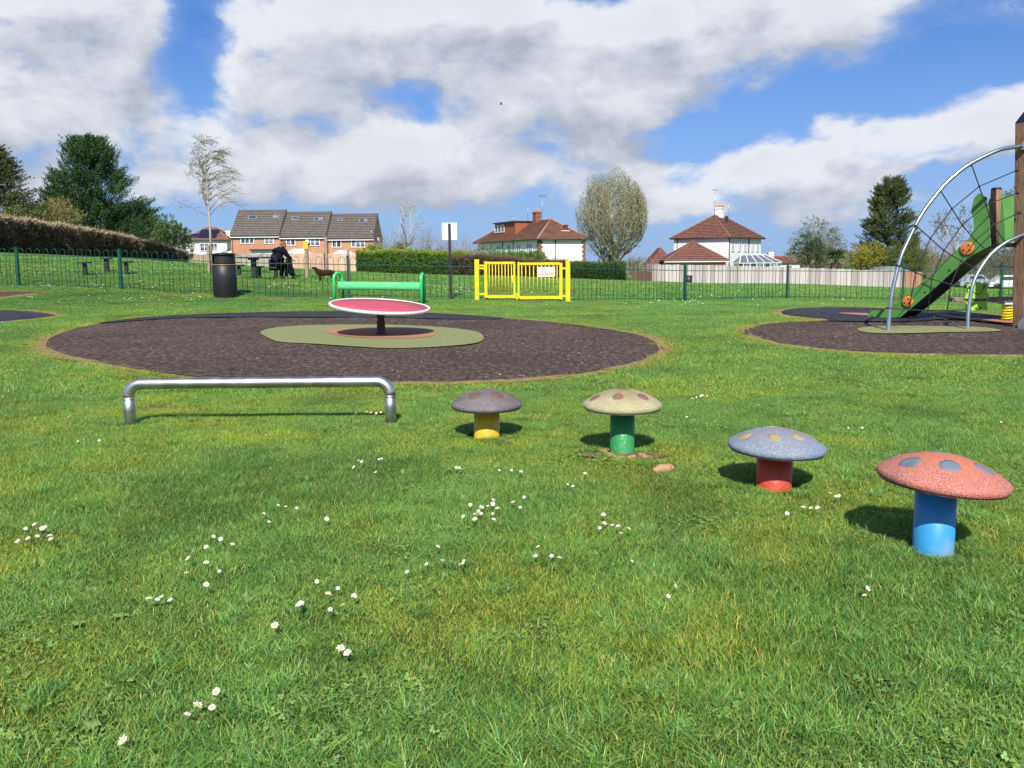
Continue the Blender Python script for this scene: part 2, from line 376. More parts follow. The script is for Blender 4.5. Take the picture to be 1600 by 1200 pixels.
right_mulch = trace([(1162, 519), (1175, 511), (1215, 505), (1290, 501), (1230, 494.5), (1218, 488), (1245, 482.5), (1300, 481), (1370, 482), (1480, 486), (1560, 494), (1640, 499), (1800, 505), (1900, 520), (1850, 545),
                     (1700, 556), (1600, 557), (1500, 556), (1380, 554), (1300, 549), (1220, 539), (1180, 529)], 5, .02)
olive_patch = trace([(1340, 517), (1355, 512.5), (1410, 511), (1470, 511.5), (1530, 513), (1563, 517.5), (1550, 520), (1480, 521), (1430, 522.5), (1380, 523), (1352, 521)], 4)
terra_a = trace([(1310, 491.5), (1330, 491), (1380, 492.5), (1420, 493), (1425, 496), (1390, 496.5), (1350, 495)], 4)
terra_b = trace([(1460, 494), (1500, 497), (1540, 500), (1580, 501), (1640, 503), (1620, 508), (1560, 506.5), (1520, 503), (1485, 498)], 4)
m_mulch = mat('rubber_mulch', S(112, 92, 86), .85, noise=26, col2=S(52, 43, 42), bump=1.0, bscale=45, detail=8, stretch=(1, .55, 1), spec=.25)
def mulch_mat(name, dark, mid, light):
    m = D.materials.new(name); m.use_nodes = True; nt = m.node_tree; N = nt.nodes; L = nt.links; b = N['Principled BSDF']
    b.inputs['Roughness'].default_value = .82; b.inputs['Specular IOR Level'].default_value = .25
    tc = N.new('ShaderNodeTexCoord')
    def nz(sc, det, st=(1, 1, 1), rough=.6):
        mp = N.new('ShaderNodeMapping'); mp.inputs['Scale'].default_value = st; L.new(tc.outputs['Object'], mp.inputs[0])
        n = N.new('ShaderNodeTexNoise'); n.inputs['Scale'].default_value = sc; n.inputs['Detail'].default_value = det; n.inputs['Roughness'].default_value = rough; L.new(mp.outputs[0], n.inputs['Vector']); return n.outputs['Fac']
    fine = nz(16, 9, (1, .55, 1), .85)
    cr = N.new('ShaderNodeValToRGB'); L.new(fine, cr.inputs[0]); E = cr.color_ramp.elements
    E[0].position = .38; E[0].color = dark; E[1].position = .66; E[1].color = light; e = E.new(.5); e.color = mid
    big = N.new('ShaderNodeMapRange'); L.new(nz(.55, 4), big.inputs[0]); big.inputs[1].default_value = .3; big.inputs[2].default_value = .7; big.inputs[3].default_value = .72; big.inputs[4].default_value = 1.18
    sc = N.new('ShaderNodeVectorMath'); sc.operation = 'SCALE'; L.new(cr.outputs[0], sc.inputs[0]); L.new(big.outputs[0], sc.inputs['Scale']); L.new(sc.outputs[0], b.inputs['Base Color'])
    bp = N.new('ShaderNodeBump'); bp.inputs['Strength'].default_value = 1; bp.inputs['Distance'].default_value = .02; L.new(fine, bp.inputs['Height']); L.new(bp.outputs[0], b.inputs['Normal'])
    return m
m_mulch = mulch_mat('brown_rubber_mulch', (.012, .008, .007, 1), (.070, .046, .035, 1), (.27, .185, .135, 1))
m_dark = mulch_mat('black_rubber_mulch', (.008, .009, .012, 1), (.030, .032, .040, 1), (.085, .088, .10, 1))
m_olive = mat('olive_wetpour', (.165, .185, .060, 1), .85, noise=70, col2=(.24, .26, .10, 1), bump=.6, bscale=120, detail=3)
m_terra = mat('terracotta_wetpour', (.30, .135, .075, 1), .85, noise=70, col2=(.42, .21, .12, 1), bump=.6, bscale=120, detail=3)
sheet('rubber_mulch_circle', circle, .012, m_mulch, wob=.02)
sheet('rubber_mulch_path', left_patch, .012, m_dark); sheet('rubber_mulch_strip', left_strip, .012, m_mulch)
sheet('rubber_mulch_area', right_mulch, .012, m_mulch, wob=.015)
# darker, newer band along the far edge of both surfaces
band = trace([(150, 506.5), (200, 500.3), (280, 494.3), (380, 490), (500, 488), (620, 489), (720, 493), (790, 499.5), (700, 500), (600, 497.5), (480, 497), (360, 497), (270, 499), (200, 503.5)], 4, .03)
sheet('black_rubber_band', band, .026, m_dark)
band2 = trace([(1222, 488), (1248, 483), (1300, 481.8), (1370, 482.8), (1480, 486.8), (1560, 494.6), (1640, 499.6), (1640, 503), (1560, 503.5), (1480, 500), (1420, 504), (1300, 503.2), (1296, 500.5), (1235, 494)], 4)
sheet('black_rubber_area', band2, .026, m_dark)
sheet('olive_wetpour', green_patch, .024, m_olive, wob=.0); sheet('terracotta_wetpour', red_patch, .030, m_terra)
sheet('olive_wetpour', olive_patch, .024, m_olive); sheet('terracotta_wetpour', terra_a, .034, m_terra); sheet('terracotta_wetpour', terra_b, .034, m_terra)
RUB = [circle, left_patch, left_strip, right_mulch]
# thin worn edge of dry grass and soil round the rubber
m_dry = mat('dry_edge', (.30, .19, .065, 1), .95, noise=9, col2=(.13, .115, .035, 1), bump=.8, bscale=60, detail=6)
def ring(poly, w, h):
    mb = MB(); n = len(poly); cx = sum(p[0] for p in poly) / n; cyy = sum(p[1] for p in poly) / n; vs = []; nn = 3
    ar = sum(poly[i][0] * poly[(i + 1) % n][1] - poly[(i + 1) % n][0] * poly[i][1] for i in range(n)); sg = 1 if ar > 0 else -1
    for i in range(n):
        t = (Vector(poly[(i + 2) % n]) - Vector(poly[i - 2])).normalized(); o = Vector((t.y, -t.x)) * sg
        nv_ = .6 * float(vnoise([poly[i][0]], [poly[i][1]], .8, 11)[0]) + .4 * float(vnoise([poly[i][0]], [poly[i][1]], .25, 12)[0]); ww = w * min(1.7, max(.05, 3.2 * nv_ - .85))
        for q in (-.06, ww):
            p = Vector(poly[i]) + o * q; vs.append((p.x, p.y, zg(p.x, p.y) + h - (.012 if q > 0 else 0)))
    mb.add(vs, [(2 * i, 2 * i + 1, 2 * ((i + 1) % n) + 1, 2 * ((i + 1) % n)) for i in range(n)], True)
    mb.obj('worn_edge', m_dry, kind='structure')
ring(circle, .16, .018); ring(left_patch, .22, .018); ring(left_strip, .22, .018); ring(right_mulch, .16, .018)
# bare soil spots
m_soil = mat('bare_soil', (.20, .125, .06, 1), .95, noise=12, col2=(.10, .08, .03, 1), bump=1, bscale=50, detail=6)
SOIL = []
for (px, py, a, b) in [(262, 640, .22, .13), (270, 622, .10, .12), (402, 684, .20, .15), (325, 664, .12, .06), (762, 691, .16, .07), (968, 715, .26, .14), (816, 474, .75, .45), (910, 471.5, .8, .12), (430, 466, 1.1, .14), (290, 461, .8, .12), (1325, 822 - 130, .1, .08), (790, 476, .5, .2)]:
    c = G(px, py); ph = random.random() * 6
    poly = [Vector((c.x + a * (1 + .25 * math.sin(3 * t + ph) + .15 * math.sin(7 * t)) * math.cos(t), c.y + b * (1 + .25 * math.sin(2 * t + ph)) * math.sin(t))) for t in np.linspace(0, 2 * math.pi, 28)[:-1]]
    sheet('bare_soil', poly, .010, m_soil, step=.2); SOIL.append((poly, max(a, b)))

# ------------------------------------------------------------------ grass
STEMS = []   # (x, y, r) kept clear of grass
def blade_patch(name, n, R, h0, h1, w, seed, mt):
    r = np.random.default_rng(seed)
    a = r.random(n) * 2 * math.pi; q = R * np.sqrt(r.random(n)); x = q * np.cos(a); y = q * np.sin(a)
    # clumps: pull the roots toward a few centres, share a lean
    k = 7; cx = r.uniform(-R, R, (k, 2)) * .8; ci = r.integers(0, k, n); pull = r.random(n) * .45
    x = x * (1 - pull) + cx[ci, 0] * pull; y = y * (1 - pull) + cx[ci, 1] * pull
    lean = r.random(k) * 2 * math.pi; la = lean[ci] + r.normal(0, 1.0, n); h = r.uniform(h0, h1, n) * np.where(r.random(n) < .08, 1.45, 1); b = h * r.uniform(.25, 1.15, n)
    dx, dy = np.cos(la), np.sin(la); fa = r.random(n) * math.pi; wx = np.cos(fa) * w * r.uniform(.6, 1.2, n) / 2; wy = np.sin(fa) * w * r.uniform(.6, 1.2, n) / 2
    z0 = np.full(n, -.004)
    def pt(t, s): return np.stack([x + dx * b * t ** 1.8 + wx * s, y + dy * b * t ** 1.8 + wy * s, z0 + h * (t - .25 * t * t * (b / h))], -1)
    A, B_, C_, D_ = pt(0, -1), pt(0, 1), pt(.5, 1), pt(.5, -1); T = pt(1, 0)
    V = np.stack([A, B_, C_, A, C_, D_, D_, C_, T], 1)
    g = r.random(n); base = np.array([.105, .175, .030]); yel = np.array([.20, .215, .050]); dk = np.array([.060, .135, .030]); bl = np.array([.085, .175, .065]); straw = np.array([.30, .27, .11])
    col = np.where((g < .40)[:, None], base, np.where((g < .60)[:, None], yel, np.where((g < .80)[:, None], dk, np.where((g < .965)[:, None], bl, straw))))
    col = col * r.uniform(.75, 1.25, (n, 1)); cc = np.repeat(col[:, None], 9, 1)
    cc[:, [0, 1, 3]] *= .40; cc[:, 8] *= 1.35  # roots darkened, tips lightened: shade between blades painted into the tint
    return D.objects.new(name, soup(name, V, mt, cc, meshonly=True))
def grass_mat():
    m = D.materials.new('grass_blades'); m.use_nodes = True; nt = m.node_tree; N = nt.nodes; L = nt.links; b = N['Principled BSDF']
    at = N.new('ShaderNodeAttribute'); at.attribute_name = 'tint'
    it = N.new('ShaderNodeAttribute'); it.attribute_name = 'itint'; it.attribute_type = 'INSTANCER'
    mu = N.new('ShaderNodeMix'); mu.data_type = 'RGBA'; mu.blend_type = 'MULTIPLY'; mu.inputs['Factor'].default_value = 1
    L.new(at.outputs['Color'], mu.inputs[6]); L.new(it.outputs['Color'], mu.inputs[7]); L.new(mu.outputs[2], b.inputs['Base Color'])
    b.inputs['Roughness'].default_value = .42; b.inputs['Specular IOR Level'].default_value = .42
    tr = N.new('ShaderNodeBsdfTranslucent'); ms = N.new('ShaderNodeMixShader'); ms.inputs[0].default_value = .3; L.new(mu.outputs[2], tr.inputs[0])
    L.new(b.outputs[0], ms.inputs[1]); L.new(tr.outputs[0], ms.inputs[2]); L.new(ms.outputs[0], N['Material Output'].inputs[0]); return m
def scatter(name, pts, rot, scl, idx, tint, sources, **k):
    me = D.meshes.new(name); n = len(pts); me.vertices.add(n); me.vertices.foreach_set('co', np.asarray(pts, np.float32).ravel())
    for nm, ty, arr, f in (('irot', 'FLOAT_VECTOR', rot, 'vector'), ('iscl', 'FLOAT_VECTOR', scl, 'vector'), ('iidx', 'INT', idx, 'value')):
        a = me.attributes.new(nm, ty, 'POINT'); a.data.foreach_set(f, np.asarray(arr, np.int32 if ty == 'INT' else np.float32).ravel())
    a = me.attributes.new('itint', 'FLOAT_COLOR', 'POINT'); c = np.ones((n, 4), np.float32); c[:, :3] = tint; a.data.foreach_set('color', c.ravel())
    me.update(); o = link(name, me, **k)
    g = D.node_groups.new(name + '_nodes', 'GeometryNodeTree'); g.interface.new_socket('Geometry', in_out='INPUT', socket_type='NodeSocketGeometry'); g.interface.new_socket('Geometry', in_out='OUTPUT', socket_type='NodeSocketGeometry')
    gi = g.nodes.new('NodeGroupInput'); go = g.nodes.new('NodeGroupOutput'); ip = g.nodes.new('GeometryNodeInstanceOnPoints'); jn = g.nodes.new('GeometryNodeJoinGeometry')
    for s in sources:
        oi = g.nodes.new('GeometryNodeObjectInfo'); oi.inputs['Object'].default_value = s; oi.inputs['As Instance'].default_value = True; g.links.new(oi.outputs['Geometry'], jn.inputs[0])
    def na(nm, ty):
        q = g.nodes.new('GeometryNodeInputNamedAttribute'); q.data_type = ty; q.inputs[0].default_value = nm; return q.outputs['Attribute']
    g.links.new(gi.outputs[0], ip.inputs['Points']); g.links.new(jn.outputs[0], ip.inputs['Instance']); ip.inputs['Pick Instance'].default_value = True
    g.links.new(na('iidx', 'INT'), ip.inputs['Instance Index']); g.links.new(na('irot', 'FLOAT_VECTOR'), ip.inputs['Rotation']); g.links.new(na('iscl', 'FLOAT_VECTOR'), ip.inputs['Scale'])
    g.links.new(ip.outputs[0], go.inputs[0]); md = o.modifiers.new('scatter', 'NODES'); md.node_group = g; return o

MUSH = [('yellow', 761, 688), ('green', 972, 713), ('red', 1209, 770), ('blue', 1459, 872)]
def build_grass():
    gm = grass_mat()
    srcA = [blade_patch('grass_patch', 560, .15, .016, .040, .0025, 20 + i, gm) for i in range(6)]
    srcB = [blade_patch('grass_patch', 560, .30, .020, .042, .0052, 40 + i, gm) for i in range(4)]
    srcC = [blade_patch('grass_patch', 420, .75, .035, .070, .016, 60 + i, gm) for i in range(3)]
    long_ = [blade_patch('grass_tuft', 130, .06, .040, .075, .0030, 80 + i, gm) for i in range(3)]
    zones = [(1.5, 7.5, .115, srcA, .10), (7.5, 29, .21, srcB, .2), (29, 75, .62, srcC, .5)]
    for zi, (y0, y1, st, src, mrg) in enumerate(zones):
        xs = np.arange(-1.0 - y1 * .68, 1.2 + y1 * .68, st); ys = np.arange(y0, y1, st); X, Y = np.meshgrid(xs, ys); X = X.ravel(); Y = Y.ravel()
        X = X + RNG.uniform(-.5, .5, len(X)) * st; Y = Y + RNG.uniform(-.5, .5, len(X)) * st
        k = np.abs(X) < Y * .66 + 1.1; X, Y = X[k], Y[k]
        ed = np.full(len(X), 9.0); keep = np.ones(len(X), bool)
        if zi < 2:
            for poly in RUB:
                d = edist(poly, X, Y); ins = inside(poly, X, Y); keep &= ~(ins | (d < mrg * (.35 if zi else .6))); ed = np.minimum(ed, np.where(ins, 9, d))
            so_ = np.zeros(len(X), bool)
            for poly, rr in SOIL: so_ |= inside(poly, X, Y)
            keep &= ~(so_ & (RNG.random(len(X)) < .72))
            for (sx, sy, sr) in STEMS: keep &= ((X - sx) ** 2 + (Y - sy) ** 2) > (sr + (.12 if zi == 0 else .2)) ** 2
        else:
            keep &= Y < 75
        X, Y, ed = X[keep], Y[keep], ed[keep]
        Z = zgn(X, Y)
        n = len(X); rot = np.zeros((n, 3)); rot[:, 2] = RNG.random(n) * 6.283; h = .70 + .9 * vnoise(X, Y, .45, 3) * vnoise(X, Y, 2.2, 4) * 1.6
        h *= np.clip(.45 + ed * 1.6, .45, 1)
        scl = np.stack([np.full(n, 1.0), np.full(n, 1.0), h], -1)
        t = vnoise(X, Y, 1.3, 8) * .5 + vnoise(X, Y, .35, 9) * .5; y_ = np.clip((t - .42) * 3.2, 0, 1)[:, None]
        dryn = np.clip(1 - ed / (.22 if zi == 0 else .35), 0, 1)[:, None]
        moss = dryn * 0
        for (poly, rr) in SOIL:
            if zi < 2: moss = np.maximum(moss, np.clip(1 - edist(poly, X, Y) / .20, 0, 1)[:, None])
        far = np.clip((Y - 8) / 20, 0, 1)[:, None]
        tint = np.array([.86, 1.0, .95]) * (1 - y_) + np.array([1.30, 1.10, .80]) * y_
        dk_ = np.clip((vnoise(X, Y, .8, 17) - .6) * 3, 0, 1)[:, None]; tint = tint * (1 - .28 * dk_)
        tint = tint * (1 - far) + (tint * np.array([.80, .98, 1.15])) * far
        tint = tint * (1 - dryn) + np.array([2.2, 1.25, .9]) * dryn
        tint = tint * (1 - moss * .8) + np.array([1.6, 1.28, .55]) * moss * .8
        tint = tint * RNG.uniform(.85, 1.15, (n, 1)) * GRASSK
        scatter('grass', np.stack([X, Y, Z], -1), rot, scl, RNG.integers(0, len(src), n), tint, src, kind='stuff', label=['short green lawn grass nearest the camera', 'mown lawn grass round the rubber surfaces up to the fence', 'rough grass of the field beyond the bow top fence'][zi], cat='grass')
    # low clover and broad leaves between the blades
    m_cl = mat('clover_leaf', (.10, .20, .035, 1), .55, attr='tint', trans=.2)
    srcD = []
    for i in range(3):
        r = np.random.default_rng(300 + i); nl = 26; V = []; Cc = []
        for _ in range(nl):
            x, y = r.normal(0, .05, 2); z = r.uniform(.010, .024); rr_ = r.uniform(.003, .006); tl = r.normal(0, .3, 2); cc_ = r.uniform(.7, 1.25) * np.array([.20, .32, .07])
            for q in range(3):
                a0 = q * 2.094 + r.random() * .3; c0 = np.array([x + math.cos(a0) * rr_ * .9, y + math.sin(a0) * rr_ * .9]); ring_ = [np.array([c0[0] + rr_ * .8 * math.cos(t_), c0[1] + rr_ * .8 * math.sin(t_)]) for t_ in np.linspace(0, 6.283, 7)[:-1]]
                P3 = [(p_[0], p_[1], z + (p_[0] - x) * tl[0] + (p_[1] - y) * tl[1]) for p_ in ring_]
                for k_ in range(1, 5): V += [P3[0], P3[k_], P3[k_ + 1]]; Cc += [cc_] * 3
        srcD.append(D.objects.new('clover_patch', soup('clover_patch', V, m_cl, Cc, meshonly=True)))
    n = 2000; Y = 1.8 + 7 * RNG.random(n) ** 1.2; X = RNG.uniform(-1, 1, n) * (Y * .66 + .8); keep = vnoise(X, Y, .42, 51) * .6 + vnoise(X, Y, 1.1, 52) * .4 > .60
    for (sx, sy, sr) in STEMS: keep &= ((X - sx) ** 2 + (Y - sy) ** 2) > (sr + .08) ** 2
    for poly in RUB: keep &= ~(inside(poly, X, Y) | (edist(poly, X, Y) < .2))
    X, Y = X[keep], Y[keep]; n = len(X); rot = np.zeros((n, 3)); rot[:, 2] = RNG.random(n) * 6.283
    scatter('clover', np.stack([X, Y, zgn(X, Y)], -1), rot, np.repeat(RNG.uniform(.7, 1.2, (n, 1)), 3, 1), RNG.integers(0, 3, n), np.ones((n, 3)), srcD, kind='stuff', label='low clover leaves mixed into the near lawn', cat='clover')
    # longer tufts
    n = 900; Y = 1.8 + 12 * RNG.random(n) ** 1.5; X = RNG.uniform(-1, 1, n) * (Y * .66 + .8)
    keep = vnoise(X, Y, .6, 21) > .45
    for (sx, sy, sr) in STEMS: keep &= ((X - sx) ** 2 + (Y - sy) ** 2) > (sr + .05) ** 2
    for poly in RUB: keep &= ~(inside(poly, X, Y) | (edist(poly, X, Y) < .15))
    X, Y = X[keep], Y[keep]
    for (sx, sy, sr) in STEMS:    # longer grass round the stems
        a = RNG.random(16) * 6.283; ra = sr + RNG.uniform(.05, .13, 16); X = np.append(X, sx + np.cos(a) * ra); Y = np.append(Y, sy + np.sin(a) * ra)
    n = len(X); rot = np.zeros((n, 3)); rot[:, 2] = RNG.random(n) * 6.283; sc_h = RNG.uniform(.55, 1.0, n); sc_h[-16 * len(STEMS):] *= .62; scl = np.stack([np.ones(n)] * 2 + [sc_h], -1)
    tint = np.array([.85, 1.02, 1.05]) * RNG.uniform(.8, 1.2, (n, 1)) * GRASSK
    scatter('grass', np.stack([X, Y, zgn(X, Y)], -1), rot, scl, RNG.integers(0, 3, n), tint, long_, kind='stuff', label='longer tufts of grass standing up out of the near lawn', cat='grass')
GRASSK = np.array([1.66, 1.74, 1.45])

V = []; Cc = []; rr = np.random.default_rng(77)
for poly in (circle, right_mulch):
    xs = [p[0] for p in poly]; ys = [p[1] for p in poly]; x = rr.uniform(min(xs), max(xs), 1500); y = rr.uniform(min(ys), max(ys), 1500); k = inside(poly, x, y); x, y = x[k], y[k]; z = zgn(x, y) + .042
    for a, b, c in zip(x, y, z):
        r_ = rr.uniform(.004, .014); th = rr.random(3) * .8 + np.array([0, 2.1, 4.2]); V += [(a + r_ * math.cos(q), b + r_ * math.sin(q), c + rr.uniform(-.004, .010)) for q in th]; Cc += [np.array([[.32, .24, .16], [.10, .075, .06], [.20, .15, .11], [.42, .36, .24]][rr.integers(0, 4)])] * 3
soup('rubber_crumbs', V, mat('loose_crumbs', (1, 1, 1, 1), .9, attr='tint'), Cc, kind='stuff', label='loose chips and dead leaf bits on the brown rubber mulch', cat='debris')
# ------------------------------------------------------------------ mushrooms
def rubber(name, c, c2, speck, dirt=None, topc=None, z0=.2, z1=.4):
    m = D.materials.new(name); m.use_nodes = True; nt = m.node_tree; N = nt.nodes; L = nt.links; b = N['Principled BSDF']; b.inputs['Roughness'].default_value = .78
    tc = N.new('ShaderNodeTexCoord')
    def nz(sc, det, lo, hi):
        n = N.new('ShaderNodeTexNoise'); n.inputs['Scale'].default_value = sc; n.inputs['Detail'].default_value = det; L.new(tc.outputs['Object'], n.inputs['Vector'])
        r = N.new('ShaderNodeMapRange'); L.new(n.outputs['Fac'], r.inputs[0]); r.inputs[1].default_value = lo; r.inputs[2].default_value = hi; return r.outputs[0], n.outputs['Fac']
    def mix(f, a, q):
        x = N.new('ShaderNodeMix'); x.data_type = 'RGBA'; L.new(f, x.inputs['Factor'])
        for i, s in ((6, a), (7, q)):
            if isinstance(s, tuple): x.inputs[i].default_value = s
            else: L.new(s, x.inputs[i])
        return x.outputs[2]
    f1, h1 = nz(7, 4, .38, .62); f2, h2 = nz(190, 2, .50, .68); f3, _ = nz(150, 2, .60, .72)
    col = mix(f1, c, c2); col = mix(f2, col, speck)
    if topc:
        sp_ = N.new('ShaderNodeSeparateXYZ'); L.new(tc.outputs['Object'], sp_.inputs[0]); ra = N.new('ShaderNodeMapRange'); L.new(sp_.outputs['Z'], ra.inputs[0]); ra.inputs[1].default_value = z0; ra.inputs[2].default_value = z1; ra.inputs[4].default_value = .85
        pr = N.new('ShaderNodeMath'); pr.operation = 'MULTIPLY'; L.new(ra.outputs[0], pr.inputs[0]); pr.use_clamp = True; g1, _ = nz(9, 5, .30, .62); L.new(g1, pr.inputs[1]); col = mix(pr.outputs[0], col, topc)
    g2, _ = nz(4.5, 6, .60, .74); col = mix(g2, col, dirt or (.05, .045, .045, 1))
    col = mix(f3, col, dirt or (.05, .045, .045, 1))
    L.new(col, b.inputs['Base Color']); bp = N.new('ShaderNodeBump'); bp.inputs['Strength'].default_value = .9; bp.inputs['Distance'].default_value = .006; L.new(h2, bp.inputs['Height']); L.new(bp.outputs[0], b.inputs['Normal'])
    return m
def paint(name, col, worn, r=.45):
    return mat(name, col, r, noise=3.5, col2=worn, lo=.45, hi=.68, detail=9, bump=.25, bscale=40)
def mushroom(px, py, R, dome, hs, rs, capm, spotm, spots, stemm, label, tilt=(0, 0), worn=None):
    g = G(px, py); g.x *= (g.y + rs) / g.y; g.y += rs; g.z = zg(g.x, g.y)
    t = thing('mushroom_stool', label, 'stepping mushroom', g, 0, 'rubber mushroom stepping stools in the grass')
    mb = MB(); mb.lathe([(rs, -.05), (rs, hs + .02), (.001, hs + .02)], n=40); st = mb.obj('stem', stemm, t)
    cap = MB(); prof = [(.001, hs - .002), (R * .86, hs - .006), (R * .955, hs - .001)]
    rt = .022
    for k in range(9):
        a = -math.pi / 2 + math.pi * .78 * k / 8
        prof.append((R - rt + rt * math.cos(a) if k else R - rt, hs + rt + rt * math.sin(a)))
    r0, z0 = prof[-1]
    for k in range(1, 15):
        u = k / 14; r = r0 * (1 - u); prof.append((max(r, .001), z0 + (dome - (z0 - hs)) * (1 - (1 - u) ** 2.05)))
    cap.lathe(prof, n=64)
    c = cap.obj('cap', capm, t); c.rotation_euler = (math.radians(tilt[0]), math.radians(tilt[1]), 0)
    def top(x, y):
        r = math.hypot(x, y); u = 1 - r / r0; u = max(u, 0); return z0 + (dome - (z0 - hs)) * (1 - (1 - u) ** 2.05)
    for (sx, sy, sr) in spots:
        mb = MB(); n = 28; ring_ = [(0.0001)] + [sr * q for q in (.5, .95, 1.0)]; vs = []; 
        for qi, q in enumerate(ring_):
            for k in range(n):
                a = 2 * math.pi * k / n; wob = 1 + .05 * math.sin(3 * a + sx * 50) + (.05 * math.sin(11 * a + sx * 30) + .04 * math.sin(17 * a) if qi > 1 else 0)
                x = sx * R + q * wob * math.cos(a); y = sy * R + q * wob * math.sin(a); vs.append((x, y, top(x, y) + (.0022 if qi < 3 else -.002)))
        fs = [(i * n + k, i * n + (k + 1) % n, (i + 1) * n + (k + 1) % n, (i + 1) * n + k) for i in range(3) for k in range(n)]
        mb.add(vs, fs, True); o = mb.obj('spot', spotm, c)
    STEMS.append((g.x, g.y, rs)); return t
y_paint = paint('yellow_paint_worn', (.74, .47, .010, 1), (.52, .33, .03, 1)); g_paint = paint('green_paint_worn', (.022, .24, .060, 1), (.06, .26, .10, 1))
r_paint = paint('red_paint_worn', (.60, .050, .018, 1), (.42, .07, .04, 1)); b_paint = mat('blue_paint_worn', (.035, .27, .56, 1), .42, noise=5, col2=(.22, .33, .46, 1), lo=.52, hi=.72, detail=6)
mushroom(761, 687, .243, .125, .205, .089, rubber('grey_rubber', (.10, .082, .088, 1), (.155, .13, .13, 1), (.27, .25, .28, 1), topc=(.14, .095, .07, 1), z0=.25, z1=.33), rubber('brown_spot', (.17, .085, .05, 1), (.12, .075, .055, 1), (.2, .12, .08, 1)), [(-.32, -.42, .045), (.3, -.42, .045), (0, .35, .045), (.62, .1, .04), (-.62, .15, .04)], y_paint, 'grey mushroom stool with brown spots on a yellow stem', (0, 0))
mushroom(972, 712, .246, .122, .283, .076, rubber('cream_rubber', (.34, .30, .15, 1), (.40, .37, .20, 1), (.52, .48, .30, 1), (.16, .13, .08, 1), topc=(.22, .15, .09, 1), z0=.34, z1=.41), rubber('red_brown_spot', (.24, .10, .07, 1), (.2, .1, .08, 1), (.3, .15, .1, 1)), [(-.18, -.52, .034), (.45, -.42, .036), (-.72, -.15, .034), (-.2, .4, .035), (.68, .25, .035), (.0, -.0, .034)], g_paint, 'cream mushroom stool with red-brown spots on a green stem', (0, 0))
mushroom(1209, 769, .25, .120, .20, .09, rubber('faded_blue_rubber', (.155, .20, .30, 1), (.20, .22, .27, 1), (.36, .42, .50, 1), topc=(.24, .19, .17, 1), z0=.25, z1=.33), rubber('sand_spot', (.38, .28, .12, 1), (.3, .24, .13, 1), (.5, .4, .2, 1)), [(-.22, -.50, .034), (.30, -.42, .034), (-.72, -.1, .034), (-.05, .3, .034), (.72, .1, .034)], r_paint, 'faded blue mushroom stool with sand-coloured spots on a red stem', (0, 2))
mushroom(1457, 871, .250, .122, .285, .078, rubber('salmon_rubber', (.46, .13, .085, 1), (.38, .13, .10, 1), (.62, .34, .29, 1), (.14, .07, .06, 1), topc=(.55, .16, .07, 1), z0=.33, z1=.41), rubber('blue_spot', (.14, .19, .24, 1), (.17, .17, .20, 1), (.17, .23, .28, 1)), [(-.16, -.46, .040), (.42, -.40, .040), (-.62, -.12, .042), (.02, .22, .042), (.66, .3, .04), (-.5, .6, .04)], b_paint, 'salmon red mushroom stool with blue spots on a blue stem', (0, 4.5))

# ------------------------------------------------------------------ balance bar
m_steel = mat('brushed_steel', (.68, .66, .62, 1), .40, 1.0, noise=8, col2=(.46, .44, .41, 1), bump=.12, bscale=120, detail=8, lo=.4, hi=.6)
m_galv = mat('bright_steel', (.66, .67, .69, 1), .30, 1.0, noise=6, col2=(.50, .51, .53, 1))
a = G(200, 667); b = G(609.5, 663); a.y += .04; b.y += .04
t = thing('balance_bar', 'low stainless steel balance bar standing in the grass', 'balance bar', (a + b) / 2)
la, lb = a - t.location, b - t.location; hb = .318; rc = .10
pts = [la + Vector((0, 0, -.1)), la + Vector((0, 0, .12))]
ux = (lb - la).normalized()
for k in range(0, 9): ang = math.pi / 2 * k / 8; pts.append(la + Vector((0, 0, hb - rc)) + Vector((0, 0, rc * math.sin(ang))) + ux * rc * (1 - math.cos(ang)))
for k in range(8, -1, -1): ang = math.pi / 2 * k / 8; pts.append(lb + Vector((0, 0, hb - rc)) + Vector((0, 0, rc * math.sin(ang))) - ux * rc * (1 - math.cos(ang)))
pts += [lb + Vector((0, 0, .12)), lb + Vector((0, 0, -.1))]
ntop = len(pts) // 2
MB().tube(pts[:2] + [pts[2]], .042, 20).obj('leg', m_steel, t); MB().tube([pts[-3], pts[-2], pts[-1]], .042, 20).obj('leg', m_steel, t)
MB().tube(pts[2:-2], .0415, 20).obj('bar', m_steel, t)
for q in (la, lb): MB().tube([q + Vector((0, 0, hb - rc - .018)), q + Vector((0, 0, hb - rc - .008))], .0435, 20).obj('weld', m_steel, t)
STEMS += [(a.x, a.y, .042), (b.x, b.y, .042)]

# ------------------------------------------------------------------ spinner
g = G(595, 525); g.y += .05; g.z = zg(g.x, g.y) + .03
t = thing('spinner_disc', 'tilted red spinning disc with a white rim on a dark post', 'roundabout', g)
m_dpost = mat('rusty_dark_post', (.050, .038, .032, 1), .55, .3, noise=14, col2=(.15, .10, .07, 1), lo=.5, hi=.75)
MB().lathe([(.068, -.05), (.068, .20), (.055, .225), (.055, .26), (.070, .265), (.070, .30), (.062, .31), (.062, .43), (.001, .43)], n=24).obj('post', m_dpost, t)
MB().lathe([(.10, 0), (.10, .012), (.069, .014)], n=24).obj('base_plate', m_dpost, t)
R_ = Matrix.Rotation(math.radians(4.6), 3, 'Y') @ Matrix.Rotation(math.radians(4.2), 3, 'X')
disc_c = Vector((-.01, 0, .455)); Rd = .80
m_red = mat('red_wetpour', (.42, .045, .075, 1), .7, noise=160, col2=(.52, .10, .14, 1), bump=.5, bscale=200)
m_white = mat('white_gloss', (.60, .59, .57, 1), .35)
